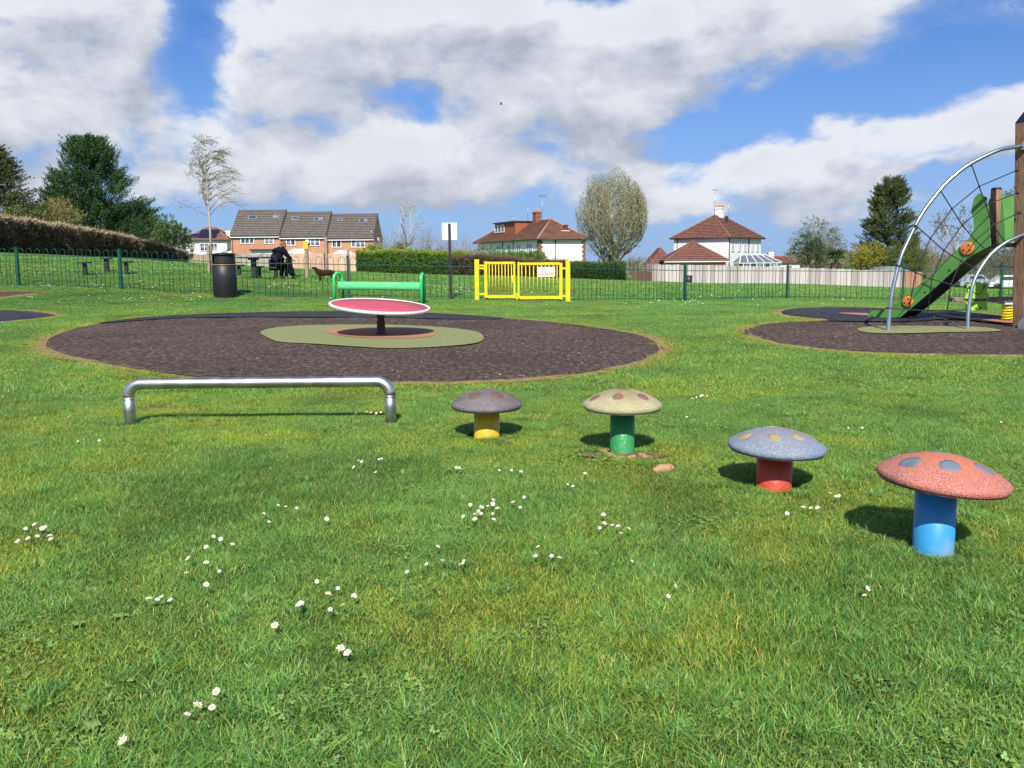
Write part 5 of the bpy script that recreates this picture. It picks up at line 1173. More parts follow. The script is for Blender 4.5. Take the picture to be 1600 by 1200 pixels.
def aerial(t, p, h, els=5, w=.9):
    mb = MB(); p = Vector(p); mb.tube([p, p + Vector((0, 0, h))], .035, 5)
    mb.tube([p + Vector((-.2, -.3, h - .08)), p + Vector((.2, .6, h - .08))], .025, 4)
    for k in range(els): mb.tube([p + Vector((-w / 2, -.25 + k * .2, h - .08)), p + Vector((w / 2, -.25 + k * .2, h - .08))], .016, 4)
    return mb.obj('aerial', m_alu, t)
def dish(t, c, n):
    c = Vector(c); n = Vector(n).normalized(); x = n.orthogonal().normalized(); y = n.cross(x); M = Matrix((x, y, n)).transposed()
    MB().lathe([(.001, 0), (.2, .03), (.34, .10), (.33, .12), (.001, .03)], c, 14, M).tube([c, c + n * .35], .015, 4).obj('satellite_dish', mat('pale_dish', (.45, .45, .45, 1), .5), t)
def terrace():
    Y = 125.0; specs = [('brick terraced house at the left end of the row of three', 360, 437, 366.5, 328.5, 'left', [(386.5, 21, 366.5, 380.5, 3), (420.5, 14.5, 367, 381, 2)], [(394.5, 14, 337, 344.5), (431.5, 10, 336.5, 342)]),
             ('middle brick terraced house of the row of three', 437, 509.5, 368.5, 331.5, 'mid', [(454.5, 14, 369.5, 383.5, 2), (489, 21, 370, 384, 3)], [(461, 11, 339, 345.5), (497.5, 14, 340, 347.5)]),
             ('brick terraced house at the right end of the row with an exposed gable', 509.5, 584, 371, 334.5, 'right', [(526, 14.5, 372.5, 386.5, 2), (559.5, 21, 372.5, 386.5, 3)], [(531.5, 9, 342, 347), (567.5, 13, 342.5, 350)])]
    for label, x0, x1, ye, yr, side, wins, sky_ in specs:
        a = P(x0, ye, Y); b = P(x1, ye, Y); ze = (a.z + b.z) / 2; rz_ = P((x0 + x1) / 2, yr, Y + 4.3).z; gz = zg((a.x + b.x) / 2, Y)
        t = thing('brick_house', label, 'house', (a.x, Y, gz), 0, 'row of three brick terraced houses'); W = b.x - a.x; h = ze - gz; hr = rz_ - gz; dp = 8.6
        e = .003
        MB().box((W / 2, dp / 2, h / 2 - .25), (W - 2 * e, dp, h + .5)).obj('wall', m_brickw, t)
        for gx, on_ in ((e, side == 'left'), (W - e, side == 'right')):
            if on_: MB().prism([(gx, 0, h - .01), (gx, dp, h - .01), (gx, dp / 2, hr - .08)], (-.2 if gx > 1 else .2, 0, 0)).obj('gable', m_brickw, t)
        rf = MB(); ov = .35; sl = (hr - h) / (dp / 2)
        roof_plane(rf, (0, -ov, h - ov * sl + .12), (W - .02, -ov, h - ov * sl + .12), (0, dp / 2, hr + .02), (W - .02, dp / 2, hr + .02), 15, .06)
        roof_plane(rf, (W - .02, dp + ov, h - ov * sl + .12), (0, dp + ov, h - ov * sl + .12), (W - .02, dp / 2, hr + .02), (0, dp / 2, hr + .02), 15, .06)
        rf.box((W / 2, dp / 2, hr + .03), (W - .02, .3, .12)); r_ = rf.obj('roof', m_tileg, t)
        for gx in (.0, W - .02):
            r2 = MB(); th = .09
            r2.add([(gx, -ov, h - ov * sl + .16), (gx + .12, -ov, h - ov * sl + .16), (gx + .12, dp / 2, hr + .10), (gx, dp / 2, hr + .10), (gx, -ov, h - ov * sl - .05), (gx + .12, -ov, h - ov * sl - .05), (gx + .12, dp / 2, hr - .1), (gx, dp / 2, hr - .1)], [(0, 1, 2, 3), (4, 5, 1, 0), (0, 3, 7, 4), (1, 5, 6, 2)])
            if gx > 1: r2.obj('verge', m_gut, t)
        MB().box((W / 2, -ov + .02, h - ov * sl + .0), (W - .04, .06, .28)).obj('fascia', m_upvc, t)
        MB().tube([(0.05, -ov - .06, h - ov * sl + .09), (W - .05, -ov - .06, h - ov * sl + .09)], .06, 6).obj('gutter', m_gut, t)
        MB().tube([(.25, -.08, 0), (.25, -.08, h - .3)], .05, 6).obj('downpipe', m_gut, t)
        for (wx, ww, y0, y1, nm) in wins:
            c = P(wx, (y0 + y1) / 2, Y) - t.location; window(t, (c.x, 0, c.z), (1, 0, 0), (0, -1, 0), ww * Y / F, (y1 - y0) * Y / F, nm)
        for (sx, sw, y0, y1) in sky_:
            zc = P(sx, (y0 + y1) / 2, Y + 2.2).z - gz; yy = (zc - h) / sl; c = P(sx, (y0 + y1) / 2, Y + yy) - t.location; an = math.atan(sl); M = Matrix.Rotation(an, 3, 'X'); L_ = (y1 - y0) * Y / F / math.sin(an) * .9
            f_ = MB().box((c.x, yy, zc + .14), (sw * Y / F, L_, .12), M=M).obj('skylight', m_alu, t); MB().box(Vector((c.x, yy, zc + .14)) + M @ Vector((0, 0, .065)), (sw * Y / F - .3, L_ - .3, .02), M=M).obj('pane', m_glass, f_)
        if side == 'left':
            MB().box((5.6, -1.2, 2.62), (4.3, 2.4, .22)).obj('canopy', m_gut, t); MB().box((5.6, -1.0, 1.25), (4.0, 2.0, 2.5)).obj('extension', m_render, t)
        else:
            cx_ = W * .45 if side == 'mid' else W * .40; cb = MB().box((cx_, -1.6, 1.0), (3.6, 3.0, 2.1)).obj('conservatory', m_upvc, t)
            mb = MB(); mb.add([(cx_ - 2, -3.2, 2.15), (cx_ + 2, -3.2, 2.15), (cx_ + .7, -1.6, 3.0), (cx_ - .7, -1.6, 3.0), (cx_ - 2, 0, 2.15), (cx_ + 2, 0, 2.15)], [(0, 1, 2, 3), (1, 5, 2), (5, 4, 3, 2), (4, 0, 3), (0, 4, 5, 1)]); mb.obj('conservatory_roof', mat('conservatory_glazing', (.55, .58, .60, 1), .25), cb)
        if side == 'mid': dish(t, (W * .60, -.3, h - .9), (.3, -1, .3)); aerial(t, (W * .5, dp / 2 - 1.6, h + 1.0), 1.3, 4, .5)
        if side == 'right': dish(t, (W + .25, 2.5, h - .3), (.9, -.5, .3)); dish(t, (W - .4, .9, h + .6), (.6, -1, .3)); MB().box((W + .06, 4.3, h - 1.5), (.1, .9, 1.1)).obj('window', m_upvc, t)
terrace()

def hiphouse(label, cpx, Yc, ye, ang, Lf, Ls, yr, roofm, courses=16, name='white_house', ov=.45, ridge_in=None, rise=None):
    """corner c nearest; front wall runs right at angle ang (deg, away from camera), side wall runs left/back or right/back"""
    c = P(cpx, ye, Yc); gz = zg(c.x, Yc) - .1; t = thing(name, label, 'house', (c.x, c.y, gz)); h = c.z - gz
    a = math.radians(ang); u = Vector((math.cos(a), math.sin(a), 0)); v = Vector((-math.sin(a), math.cos(a), 0)); return t, h, u, v
def build_hip(t, h, u, v, W, Dp, hr, roofm, ov=.45, n=16, ridge_along='v', inset=None, wallm=None, wallname='wall', courses_th=.06):
    """block with corner at the origin, W along u, Dp along v, hipped roof with ridge along v"""
    M = Matrix((u, v, Vector((0, 0, 1)))).transposed()
    MB().box(u * (W / 2) + v * (Dp / 2) + Vector((0, 0, h / 2 - .3)), (W, Dp, h + .6), M=M).obj(wallname, wallm or m_render, t)
    ins = inset if inset is not None else (W / 2 if ridge_along == 'v' else Dp / 2)
    if ridge_along == 'v': r0 = u * (W / 2) + v * ins; r1 = u * (W / 2) + v * (Dp - ins)
    else: r0 = v * (Dp / 2) + u * ins; r1 = v * (Dp / 2) + u * (W - ins)
    r0.z = r1.z = hr; e = [u * -ov + v * -ov, u * (W + ov) + v * -ov, u * (W + ov) + v * (Dp + ov), u * -ov + v * (Dp + ov)]
    for q in e: q.z = h - .02
    mb = MB()
    if ridge_along == 'v':
        roof_plane(mb, e[0], e[1], r0, r0, n, courses_th); roof_plane(mb, e[1], e[2], r0, r1, n, courses_th); roof_plane(mb, e[2], e[3], r1, r1, n, courses_th); roof_plane(mb, e[3], e[0], r1, r0, n, courses_th); hips = [(e[0], r0), (e[1], r0), (e[2], r1), (e[3], r1), (r0, r1)]
    else:
        roof_plane(mb, e[0], e[1], r0, r1, n, courses_th); roof_plane(mb, e[1], e[2], r1, r1, n, courses_th); roof_plane(mb, e[2], e[3], r1, r0, n, courses_th); roof_plane(mb, e[3], e[0], r0, r0, n, courses_th); hips = [(e[0], r0), (e[1], r1), (e[2], r1), (e[3], r0), (r0, r1)]
    mb.add([q - Vector((0, 0, .04)) for q in e], [(0, 1, 2, 3)])
    rf = mb.obj('roof', roofm, t)
    for i in range(4): MB().tube([e[i] + Vector((0, 0, -.05)), e[(i + 1) % 4] + Vector((0, 0, -.05))], .08, 5).obj('gutter', m_gut, t)
    return rf, hips, (r0, r1), e
def ridge_tiles(t, hips, mt, r=.10):
    for a, b in hips:
        if (b - a).length > .2: MB().tube([a + Vector((0, 0, .05)), b + Vector((0, 0, .05))], r, 6).obj('ridge_tiles', mt, t)
# --- dormered white house with quoins
c = P(842, 373.5, 125); gz = zg(c.x, 125) - .1
t = thing('white_house', 'white rendered house with brick quoins, red-brown hipped roof and a tile-hung dormer', 'house', (c.x, 125, gz)); h = c.z - gz
an = math.radians(24); u = Vector((math.cos(an), math.sin(an), 0)); v = Vector((-math.sin(an), math.cos(an), 0)); W_, Dp = 7.9, 25.0
apex = P(857, 342, 129); hr = apex.z - gz
rf, hips, (r0, r1), e = build_hip(t, h, u, v, W_, Dp, hr, m_tiler2, .55, 17, inset=3.9)
ridge_tiles(t, hips[1:2], m_ridge, .13); ridge_tiles(t, [hips[0]], mat('sandy_ridge', (.36, .24, .15, 1), .85), .10); ridge_tiles(t, hips[2:], m_ridge, .10)
for s, w in ((0, 1), (W_, -1)):       # quoins: toothed brick corners
    k = 0; z = 0.0
    while z < h - .3:
        ww = .42 if k % 2 else .62; cc_ = u * (s + w * ww / 2) + Vector((0, 0, z + .17)); MB().box(cc_ - v * .02, (ww, .06, .34), M=Matrix((u, v, Vector((0, 0, 1)))).transposed()).obj('quoin', m_chim, t); z += .34; k += 1
        if s == 0: MB().box(v * (ww / 2) - u * .02 + Vector((0, 0, z - .17)), (.06, ww, .34), M=Matrix((u, v, Vector((0, 0, 1)))).transposed()).obj('quoin', m_chim, t)
MB().tube([u * 2.75 - v * .1 + Vector((0, 0, 0)), u * 2.75 - v * .1 + Vector((0, 0, h - .1))], .07, 6).obj('downpipe', m_gut, t)
for i, s in enumerate((3.2, 7.2, 11.0, 15.0, 18.5, 22)):
    window(t, v * s + Vector((0, 0, h - 1.25)), v, -u, 1.5 if i % 3 else 1.9, 1.35, 2 if i % 3 else 3)
for s in (9.2, 13.4): MB().tube([v * s - u * .1, v * s - u * .1 + Vector((0, 0, h - .1))], .06, 6).obj('downpipe', m_gut, t)
# dormer on the left roof slope
Mx = Matrix((u, v, Vector((0, 0, 1)))).transposed(); d0, d1 = 10.2, 18.5; zd0, zd1 = h + .6, hr - .15
m_hung = mat('orange_tile_hanging', (.36, .12, .055, 1), .85, noise=4, col2=(.27, .09, .045, 1))
dm = MB().box(u * 2.35 + v * ((d0 + d1) / 2) + Vector((0, 0, (zd0 + zd1) / 2)), (3.2, d1 - d0, zd1 - zd0), M=Mx).obj('dormer', m_hung, t)
MB().box(u * 2.25 + v * ((d0 + d1) / 2) + Vector((0, 0, zd1 + .09)), (3.7, d1 - d0 + .4, .18), M=Mx).obj('dormer_roof', m_gut, dm)
for i in range(9):
    MB().box(u * 2.35 + v * ((d0 + d1) / 2) + Vector((0, 0, zd0 + .2 + i * (zd1 - zd0) / 9)), (3.26, d1 - d0 + .06, .05), M=Mx).obj('tile_course', m_hung, dm) if i < 8 else None
window(t, u * .75 + v * 16.5 + Vector((0, 0, (zd0 + zd1) / 2 + .35)), v, -u, 4.0, 1.25, 3)
def chimney(t, p, w, d, z0, z1, M, mt, pots=2, label=None):
    p = Vector(p); ch = MB().box((p.x, p.y, (z0 + z1) / 2), (w, d, z1 - z0), M=M).obj('chimney', mt, t); MB().box((p.x, p.y, z1 - .12), (w + .16, d + .16, .2), M=M).obj('corbel', mt, ch)
    for k in range(pots): q = p + M @ Vector((0, (k - (pots - 1) / 2) * .42, 0)); MB().lathe([(.14, z1 - .05), (.16, z1 + .2), (.13, z1 + .42), (.09, z1 + .42)], (q.x, q.y, 0), 10).obj('chimney_pot', m_pot, ch)
    return ch
pc = u * (W_ / 2 - .3) + v * 8.2; chimney(t, pc, .9, 1.3, hr - .8, hr + 1.35, Mx, m_chim, 3)
aerial(t, pc + v * -.8 + Vector((.5, 0, hr)), 3.9, 6, 1.1); aerial(t, pc + v * 1.0 + Vector((-1.0, 0, hr)), 2.6, 3, .4); aerial(t, u * 2.4 + v * 15 + Vector((0, 0, zd1)), 1.2, 3, .5)
pp = u * (W_ * .66) + v * 1.35; zz = h + (hr - h) * .42
v1 = MB().lathe([(.32, zz - .6), (.32, zz + .75), (.4, zz + .78), (.4, zz + .9), (.001, zz + .95)], (pp.x, pp.y, 0), 8).obj('vent_stack', m_chim, t)
MB().box((pp.x - .1, pp.y - .35, zz - .05), (1.4, .5, .1), M=Mx).obj('flashing', m_render, t)

# --- white house with tiled lean-to and conservatory
c = P(1139, 370.5, 125); gz = zg(c.x, 125) - .2
t = thing('white_house', 'white rendered house with brown hipped roof, low tiled extension and white conservatory', 'house', (c.x, 125, gz)); h = c.z - gz
an = math.radians(-38); u = Vector((math.cos(an), math.sin(an), 0)); v = Vector((-math.sin(an), math.cos(an), 0))
# corner at the right front; front wall runs left (-u) 8.6 m, side runs back along v
W2, D2 = 9.0, 12.6
o2 = -u * W2
class Off: pass
M2 = Matrix((u, v, Vector((0, 0, 1)))).transposed()
hr = P(1106, 335.5, 129).z - gz
sub = link('main_block', None, t, o2)
rf, hips, (r0, r1), e = build_hip(sub, h, u, v, W2, D2, hr, m_tiler, .5, 15, inset=4.6)
for ob in list(sub.children): ob.parent = t; ob.location = o2
D.objects.remove(sub)
ridge_tiles(t, [(a + o2, b + o2) for a, b in hips], mat('brown_ridge_tiles', (.24, .12, .085, 1), .85), .09)
for s in (1.4, 3.9, 6.2, 9.0, 11.2):
    window(t, v * s + Vector((0, 0, h - 1.35)), v, u, 1.15, 1.5, 2)
for s, q in ((0, 0), (7.4, 0)): MB().tube([v * s + u * .08 + v * .05, v * s + u * .08 + v * .05 + Vector((0, 0, h - .1))], .08, 6).obj('downpipe', m_gut, t)
MB().tube([-u * (W2 - .6) - v * .1, -u * (W2 - .6) - v * .1 + Vector((0, 0, h - .1))], .06, 6).obj('downpipe', m_gut, t)
pc = o2 + u * (W2 / 2 + .2) + v * 6.2; chimney(t, pc, .95, 1.15, hr - .9, hr + 1.3, M2, m_render, 2)
MB().box((pc.x, pc.y, hr + 1.42), (1.0, 1.0, .28), M=M2).obj('chimney_band', m_pot, t)
aerial(t, pc + Vector((-.8, 0, hr - .3)), 4.4, 5, .9); aerial(t, pc + Vector((1.2, -.5, hr - .8)), 3.2, 3, .5)
MB().box((pc.x + .9, pc.y - .8, hr - .6), (.35, .35, 1.0), M=M2).obj('flue', m_gut, t)
# front extension (brick walls, tiled hip), stands forward of the front wall
zE = P(1080, 407, 120).z - gz; zR = P(1094, 375.5, 121.5).z - gz
xo = P(1043, 407, 119).x - t.location.x; x1_ = P(1134, 407, 119).x - t.location.x; We = x1_ - xo
ext_o = Vector((xo, -5.6, 0)); uu = Vector((1, -.08, 0)).normalized(); vv = Vector((.08, 1, 0)).normalized()
sub = link('ext', None, t, ext_o); rf, hips, (r0, r1), e = build_hip(sub, zE, uu, vv, We, 9.0, zR, m_tiler, .4, 11, ridge_along='u', inset=We * .52, wallm=m_brickw, wallname='extension_wall')
for ob in list(sub.children): ob.parent = t; ob.location = ext_o
D.objects.remove(sub)
ridge_tiles(t, [(a + ext_o, b + ext_o) for a, b in hips[:4]], mat('brown_ridge_tiles', (.24, .12, .085, 1), .85), .08)
MB().box(ext_o + uu * (We / 2) - vv * .42 + Vector((0, 0, zE - .12)), (We + .8, .05, .22), M=Matrix((uu, vv, Vector((0, 0, 1)))).transposed()).obj('fascia', m_upvc, t)
window(t, ext_o + uu * We + vv * 1.2 + Vector((0, 0, zE - .9)), vv, uu, 1.2, 1.2, 2)
# little left outshut
zo = P(1030, 386, 124).z - gz
sub = link('outshut', None, t, Vector((P(1046, 400, 124).x - t.location.x - 2.6, .6, 0))); build_hip(sub, zo - 2.6, Vector((1, 0, 0)), Vector((0, 1, 0)), 3.6, 5.0, zo, m_tiler, .3, 9, wallm=m_brickw, wallname='outshut_wall')
l_ = sub.location.copy()
for ob in list(sub.children): ob.parent = t; ob.location = l_
D.objects.remove(sub)
# conservatory at the right
ca = P(1152, 411, 121.5) - t.location; cb_ = P(1214, 411, 121.5) - t.location; wc = cb_.x - ca.x; zc = ca.z; zt_ = P(1165, 398.5, 121.5).z - gz
cons = MB().box(Vector((ca.x + wc / 2, -3.2, zc * .38)), (wc, 3.6, zc * .78)).obj('conservatory', m_upvc, t)
fr = MB()
for k in range(6): fr.box((ca.x + wc * (k + .5) / 6 - 0, -5.02, zc * .88), (.12, .06, zc * .24))
fr.box((ca.x + wc / 2, -5.02, zc), (wc + .3, .12, .12)); fr.obj('conservatory_frame', m_upvc, cons)
MB().box((ca.x + wc / 2, -3.2, zc * .88), (wc - .1, 3.5, zc * .22)).obj('conservatory_pane', m_glass, cons)
q = [Vector((ca.x - .1, -5.1, zc + .05)), Vector((ca.x + wc + .2, -5.1, zc + .05)), Vector((ca.x + wc * .72, -3.2, zt_)), Vector((ca.x + .6, -3.2, zt_)), Vector((ca.x - .1, -1.3, zc + .05)), Vector((ca.x + wc + .2, -1.3, zc + .05))]
MB().add(q, [(0, 1, 2, 3), (1, 5, 2), (5, 4, 3, 2), (4, 0, 3)]).obj('conservatory_roof', mat('roof_glazing', (.12, .14, .16, 1), .15, spec=.8), cons)
gb = MB()
for k in range(6):
    f_ = k / 5; a_ = q[0].lerp(q[1], f_); b_ = q[3].lerp(q[2], f_); gb.beam(a_ + Vector((0, -.02, .05)), b_ + Vector((0, 0, .05)), .10, .07)
gb.beam(q[3] + Vector((0, 0, .06)), q[2] + Vector((0, 0, .06)), .12, .12); gb.beam(q[1] + Vector((0, 0, .05)), q[2] + Vector((0, 0, .05)), .1, .08); gb.beam(q[5] + Vector((0, 0, .05)), q[2] + Vector((0, 0, .05)), .1, .08); gb.obj('glazing_bar', m_upvc, cons)
MB().lathe([(.12, zt_), (.05, zt_ + .25), (.10, zt_ + .35), (.001, zt_ + .55)], (q[3].x, q[3].y, 0), 6).obj('finial', m_upvc, cons)

# --- small white house with solar panels
c = P(352, 376, 150); gz = zg(c.x, 150)
c0 = P(290, 375, 150)
t = thing('white_house', 'white house with red tiled roof and solar panels at the left', 'house', (c0.x, 150, gz)); h = c0.z - gz; W3 = c.x - c0.x
hr = P(315, 355, 153).z - gz
rf, hips, (r0, r1), e = build_hip(t, h, Vector((1, .12, 0)).normalized(), Vector((-.12, 1, 0)).normalized(), W3, 9, hr, mat('pale_red_tiles', (.27, .135, .10, 1), .85, noise=2, amt=.3), .5, 12, ridge_along='u', inset=2.7)
ridge_tiles(t, hips, m_ridge, .08)
sl_an = math.atan2(hr - h, 4.5)
for r_ in range(2):
    for k in range(4 if r_ == 0 else 3):
        yy = .9 + r_ * 1.7; zz = h + (yy + .5) * (hr - h) / 5.0; bevel(MB().box((1.6 + k * 1.15 - .5 * (1 - r_) + .6 * r_, yy + .2, zz + .12), (1.05, 1.6, .06), M=Matrix.Rotation(sl_an, 3, 'X')).obj('solar_panel', mat('solar_cells', (.012, .016, .03, 1), .2, spec=.8), t), .01)
window(t, (W3 * .45, .35, h - 1.3), (1, .12, 0), (.12, -1, 0), 1.6, 1.4, 2); window(t, (W3 * .68, .6, h - 1.3), (1, .12, 0), (.12, -1, 0), 1.2, 1.4, 2)
chimney(t, (W3 * .86, 5, 0), .8, 1.0, h, P(344, 361, 155).z - gz, Matrix.Identity(3), m_render, 1)
MB().box((W3 * .4, -1.2, 1.2), (W3 * .9, 2.4, 2.4)).obj('porch', m_tiler, t)
# --- red roofed houses further back
def far_house(label, x0, x1, Y, ye, yr, roofm, wallm=m_render, inset=None, chim=None):
    a = P(x0, ye, Y); b = P(x1, ye, Y); gz = zg((a.x + b.x) / 2, Y); t = thing('distant_house', label, 'house', (a.x, Y, gz)); h = a.z - gz; hr = P((x0 + x1) / 2, yr, Y + 4).z - gz; W = b.x - a.x
    rf, hips, _, _ = build_hip(t, h, Vector((1, 0, 0)), Vector((0, 1, 0)), W, 8, hr, roofm, .4, 10, ridge_along='u', inset=inset or min(2.0, W / 2.5), wallm=wallm); ridge_tiles(t, hips, m_ridge, .08)
    window(t, (W * .3, 0, h - 1.2), (1, 0, 0), (0, -1, 0), 1.5, 1.2, 2); window(t, (W * .7, 0, h - 1.2), (1, 0, 0), (0, -1, 0), 1.5, 1.2, 2)
    if chim: cx_ = P(chim[0], chim[1], Y + 2).x - a.x; chimney(t, (cx_, 2, 0), 1.0, .9, h, P(chim[0], chim[1], Y + 2).z - gz, Matrix.Identity(3), m_render, 1); aerial(t, (cx_ - .3, 2, P(chim[0], chim[1], Y + 2).z - gz), 2.2, 3, .7)
    return t
far_house('low red roof between the solar panel house and the brick terrace', 345, 375, 170, 399, 374, mat('pale_red_tiles', (.27, .135, .10, 1), .85))
far_house('low white house with red-brown roof and white chimney beside the conservatory house', 1192, 1250, 170, 411, 400.5, m_tiler, chim=(1204, 394))
# --- white lean-to gable in the gap left of terrace
g = on(357, 128); t = thing('garden_outbuilding', 'small white-gabled outbuilding left of the brick terrace', 'shed', g); zz = P(357, 396, 128).z - g.z
MB().prism([(-1.1, 0, 0), (1.3, 0, 0), (1.3, 0, zz + .9), (-1.1, 0, zz - .1)], (0, 2.5, 0)).obj('wall', m_upvc, t)
MB().beam((-1.3, -.1, zz - .05), (1.4, -.1, zz + 1.05), .2, .1).obj('roof', m_gut, t)

# ------------------------------------------------------------------ garden fences
def panel_fence(label, pts, bw, cols, name='garden_fence', gap=.008, cap=True, jitter=.03, postc=None, group=None, split=None):
    """pts (px, Y, ytop): vertical boards between"""
    G_ = [on(px, Y) for px, Y, _ in pts]; Hs = [P(px, yt, Y).z - g_.z for (px, Y, yt), g_ in zip(pts, G_)]; t = thing(name, label, 'fence', G_[0], 0, group); o = t.location
    mats_ = [mat('fence_board_%d_%d' % (int(cols[0][0] * 100), i), c + (1,), .9, noise=1.2, col2=tuple(x * .72 for x in c) + (1,), stretch=(6, 6, 1), detail=5) for i, c in enumerate(cols)]
    for i in range(len(G_) - 1):
        a, b = G_[i], G_[i + 1]; d = b - a; L_ = d.xy.length; n = max(1, round(L_ / bw)); an = math.atan2(d.y, d.x)
        base_me = [MB().box((0, 0, .5), (bw - gap, .025, 1.0)).mesh('board', m_) for m_ in mats_]
        for k in range(n):
            q = a + d * ((k + .5) / n) - o; h = Hs[i] + (Hs[i + 1] - Hs[i]) * (k + .5) / n
            ob = link('board', base_me[random.randrange(len(base_me))], t, q + Vector((-math.sin(an), math.cos(an), 0)) * (.012 if k % 2 else 0) - Vector((0, 0, .15)), rz=an); ob.scale = ((L_ / n) / bw, 1, h + .15 + random.uniform(-jitter, jitter))
        nrm2 = Vector((-math.sin(an), math.cos(an), 0)) * .06
        for z in (.35, .85): MB().beam(a - o + nrm2 + Vector((0, 0, Hs[i] * z)), b - o + nrm2 + Vector((0, 0, Hs[i + 1] * z)), .05, .09).obj('rail', mats_[0], t)
        if postc is not None:
            np2 = max(1, round(L_ / 1.85))
            for k in range(np2 + 1):
                q = a + d * (k / np2) - o; h = Hs[i] + (Hs[i + 1] - Hs[i]) * k / np2; MB().box(q + Vector((0, 0, h / 2)) - nrm2 * .9, (.11, .11, h + .1), an).obj('post', mat('fence_post', postc + (1,), .9), t)
    return t
panel_fence('long silvery weathered board fence in front of the conservatory house', [(1019, 86, 413), (1110, 86, 414.5), (1230, 88, 417.5), (1330, 89, 421), (1412, 90, 424)], .46, [(.50, .44, .42), (.43, .38, .36), (.56, .50, .47), (.38, .32, .30)])
panel_fence('orange-brown board fence continuing at the right of the silvery fence', [(1412, 90, 424), (1440, 90, 425)], .40, [(.42, .24, .14), (.36, .20, .12)])
panel_fence('short brown wooden fence at the left end of the silvery fence', [(988, 85, 424), (1018, 85.5, 424)], .46, [(.15, .085, .055), (.12, .07, .05)])
panel_fence('dark grey-brown boards where the brown and silvery fences meet', [(1010, 85.9, 412), (1024, 86.3, 412)], .4, [(.24, .19, .16), (.20, .16, .13)])
panel_fence('pinkish beige panel fence behind the brown dog', [(456, 84, 396), (508, 84, 396.5), (556, 84, 397)], 1.55, [(.62, .40, .28), (.68, .45, .32), (.57, .36, .26)], postc=(.55, .42, .32))
panel_fence('pale weathered board fence behind the picnic table', [(358, 92, 396.5), (400, 90, 396), (456, 87, 396)], .42, [(.46, .40, .34), (.52, .45, .38), (.40, .34, .29)])
panel_fence('yellowish board fence below the house with solar panels', [(292, 118, 397), (325, 114, 397.5), (360, 110, 397.5)], .7, [(.40, .33, .20), (.46, .38, .24)], postc=(.35, .27, .17))

# ------------------------------------------------------------------ timber posts, notice
m_timber = mat('weathered_timber', (.34, .26, .18, 1), .9, noise=5, col2=(.24, .18, .12, 1), stretch=(4, 4, 1))
def tpost(px, Y, yb, yt, w, label, name='wooden_post', board=None):
    g_ = P(px, yb, Y); g_.z = zg(g_.x, g_.y); h = P(px, yt, Y).z - g_.z; t = thing(name, label, 'post' if not board else 'sign', g_); bevel(MB().box((0, 0, h / 2 - .1), (w, w, h + .2)).obj('post', m_timber, t), .01)
    if board:
        x0, y0, x1, y1 = board; a = P(x0, y1, Y) - g_; b = P(x1, y0, Y) - g_; bevel(MB().box(((a.x + b.x) / 2, -.08, (a.z + b.z) / 2), (b.x - a.x, .02, b.z - a.z)).obj('notice_board', mat('orange_yellow_sign', (.80, .46, .02, 1), .5), t), .004)
    return t
tpost(480, 34, 430, 388, .13, 'timber post carrying a plain orange-yellow notice above the panel fence', 'notice_post', (474, 377, 481.5, 389))
tpost(511, 36, 430, 370, .12, 'tall timber post between the yellow notice and the brick house')
tpost(545, 35, 433, 390, .10, 'shorter timber post at the right end of the panel fence')
tpost(327.5, 31.5, 428, 383, .10, 'timber stake beside the birch trunk', 'tree_stake'); 
MB().box((0, 0, 0), (.01, .01, .01))
# small dark bin by the silvery fence, chip of wood, bird
g = on(1075.5, 82); t = thing('small_bin', 'small black bin on the field in front of the silvery fence', 'litter bin', g); zz = P(1075, 430, 82).z - g.z
MB().lathe([(.30, 0), (.36, .05), (.38, zz * .9), (.001, zz * .92)], n=16).obj('body', m_black, t); MB().lathe([(.40, zz * .9), (.40, zz * .96), (.001, zz)], n=16).obj('lid', m_black, t)

# parked vehicles glimpsed through the railings at the far right
def car(label, px, Y, col, rz, L=4.3):
    g_ = on(px, Y); t = thing('parked_car', label, 'car', g_, rz); W = 1.75; mt = mat('car_paint_%d' % px, col, .3, coat=.8)
    side = [(-L / 2, .3), (-L / 2, .75), (-L * .34, .92), (-L * .22, 1.38), (L * .12, 1.42), (L * .28, .98), (L / 2 - .1, .85), (L / 2, .55), (L / 2, .3)]
    bevel(MB().prism([(x, -W / 2, z) for x, z in side], (0, W, 0)).obj('body', mt, t), .06, 3)
    for y in (-W / 2 - .004, W / 2 + .004): MB().prism([(x, y, z) for x, z in ((-L * .27, .95), (-L * .20, 1.32), (L * .10, 1.34), (L * .22, .98))], (0, .008 if y < 0 else -.008, 0)).obj('side_window', m_glass, t)
    for x in (-L * .31, L * .31):
        for y in (-W / 2 + .05, W / 2 - .05):
            MB().lathe([(.001, -.1), (.31, -.1), (.33, -.06), (.33, .06), (.31, .1), (.001, .1)], (x, y, .32), 16, Matrix.Rotation(math.pi / 2, 3, 'X')).obj('wheel', m_black, t)
    return t
car('blue-grey car glimpsed between the railings behind the frog springer', 1520, 96, (.30, .33, .37, 1), .1)
car('silver-white car glimpsed left of the wooden tower post', 1574, 92, (.60, .60, .60, 1), -.2)
car('dark vehicle roof showing over the silvery fence left of the palm-like shrub', 1282, 97, (.03, .035, .04, 1), 0, 4.6)
g = on(1395, 94); t = thing('greenhouse', 'dome-roofed grey-green greenhouse showing above the board fence', 'greenhouse', g); zz = P(1395, 416, 94).z - g.z
mb = MB(); pr = [(-2.9 + 5.8 * k / 14, zz * (.55 + .45 * math.sin(math.pi * k / 14))) for k in range(15)]
mb.prism([(-2.9, 0, 0)] + [(x, 0, z) for x, z in pr] + [(2.9, 0, 0)], (0, 3, 0)); mb.obj('cover', mat('greenhouse_film', (.20, .24, .23, 1), .35), t)
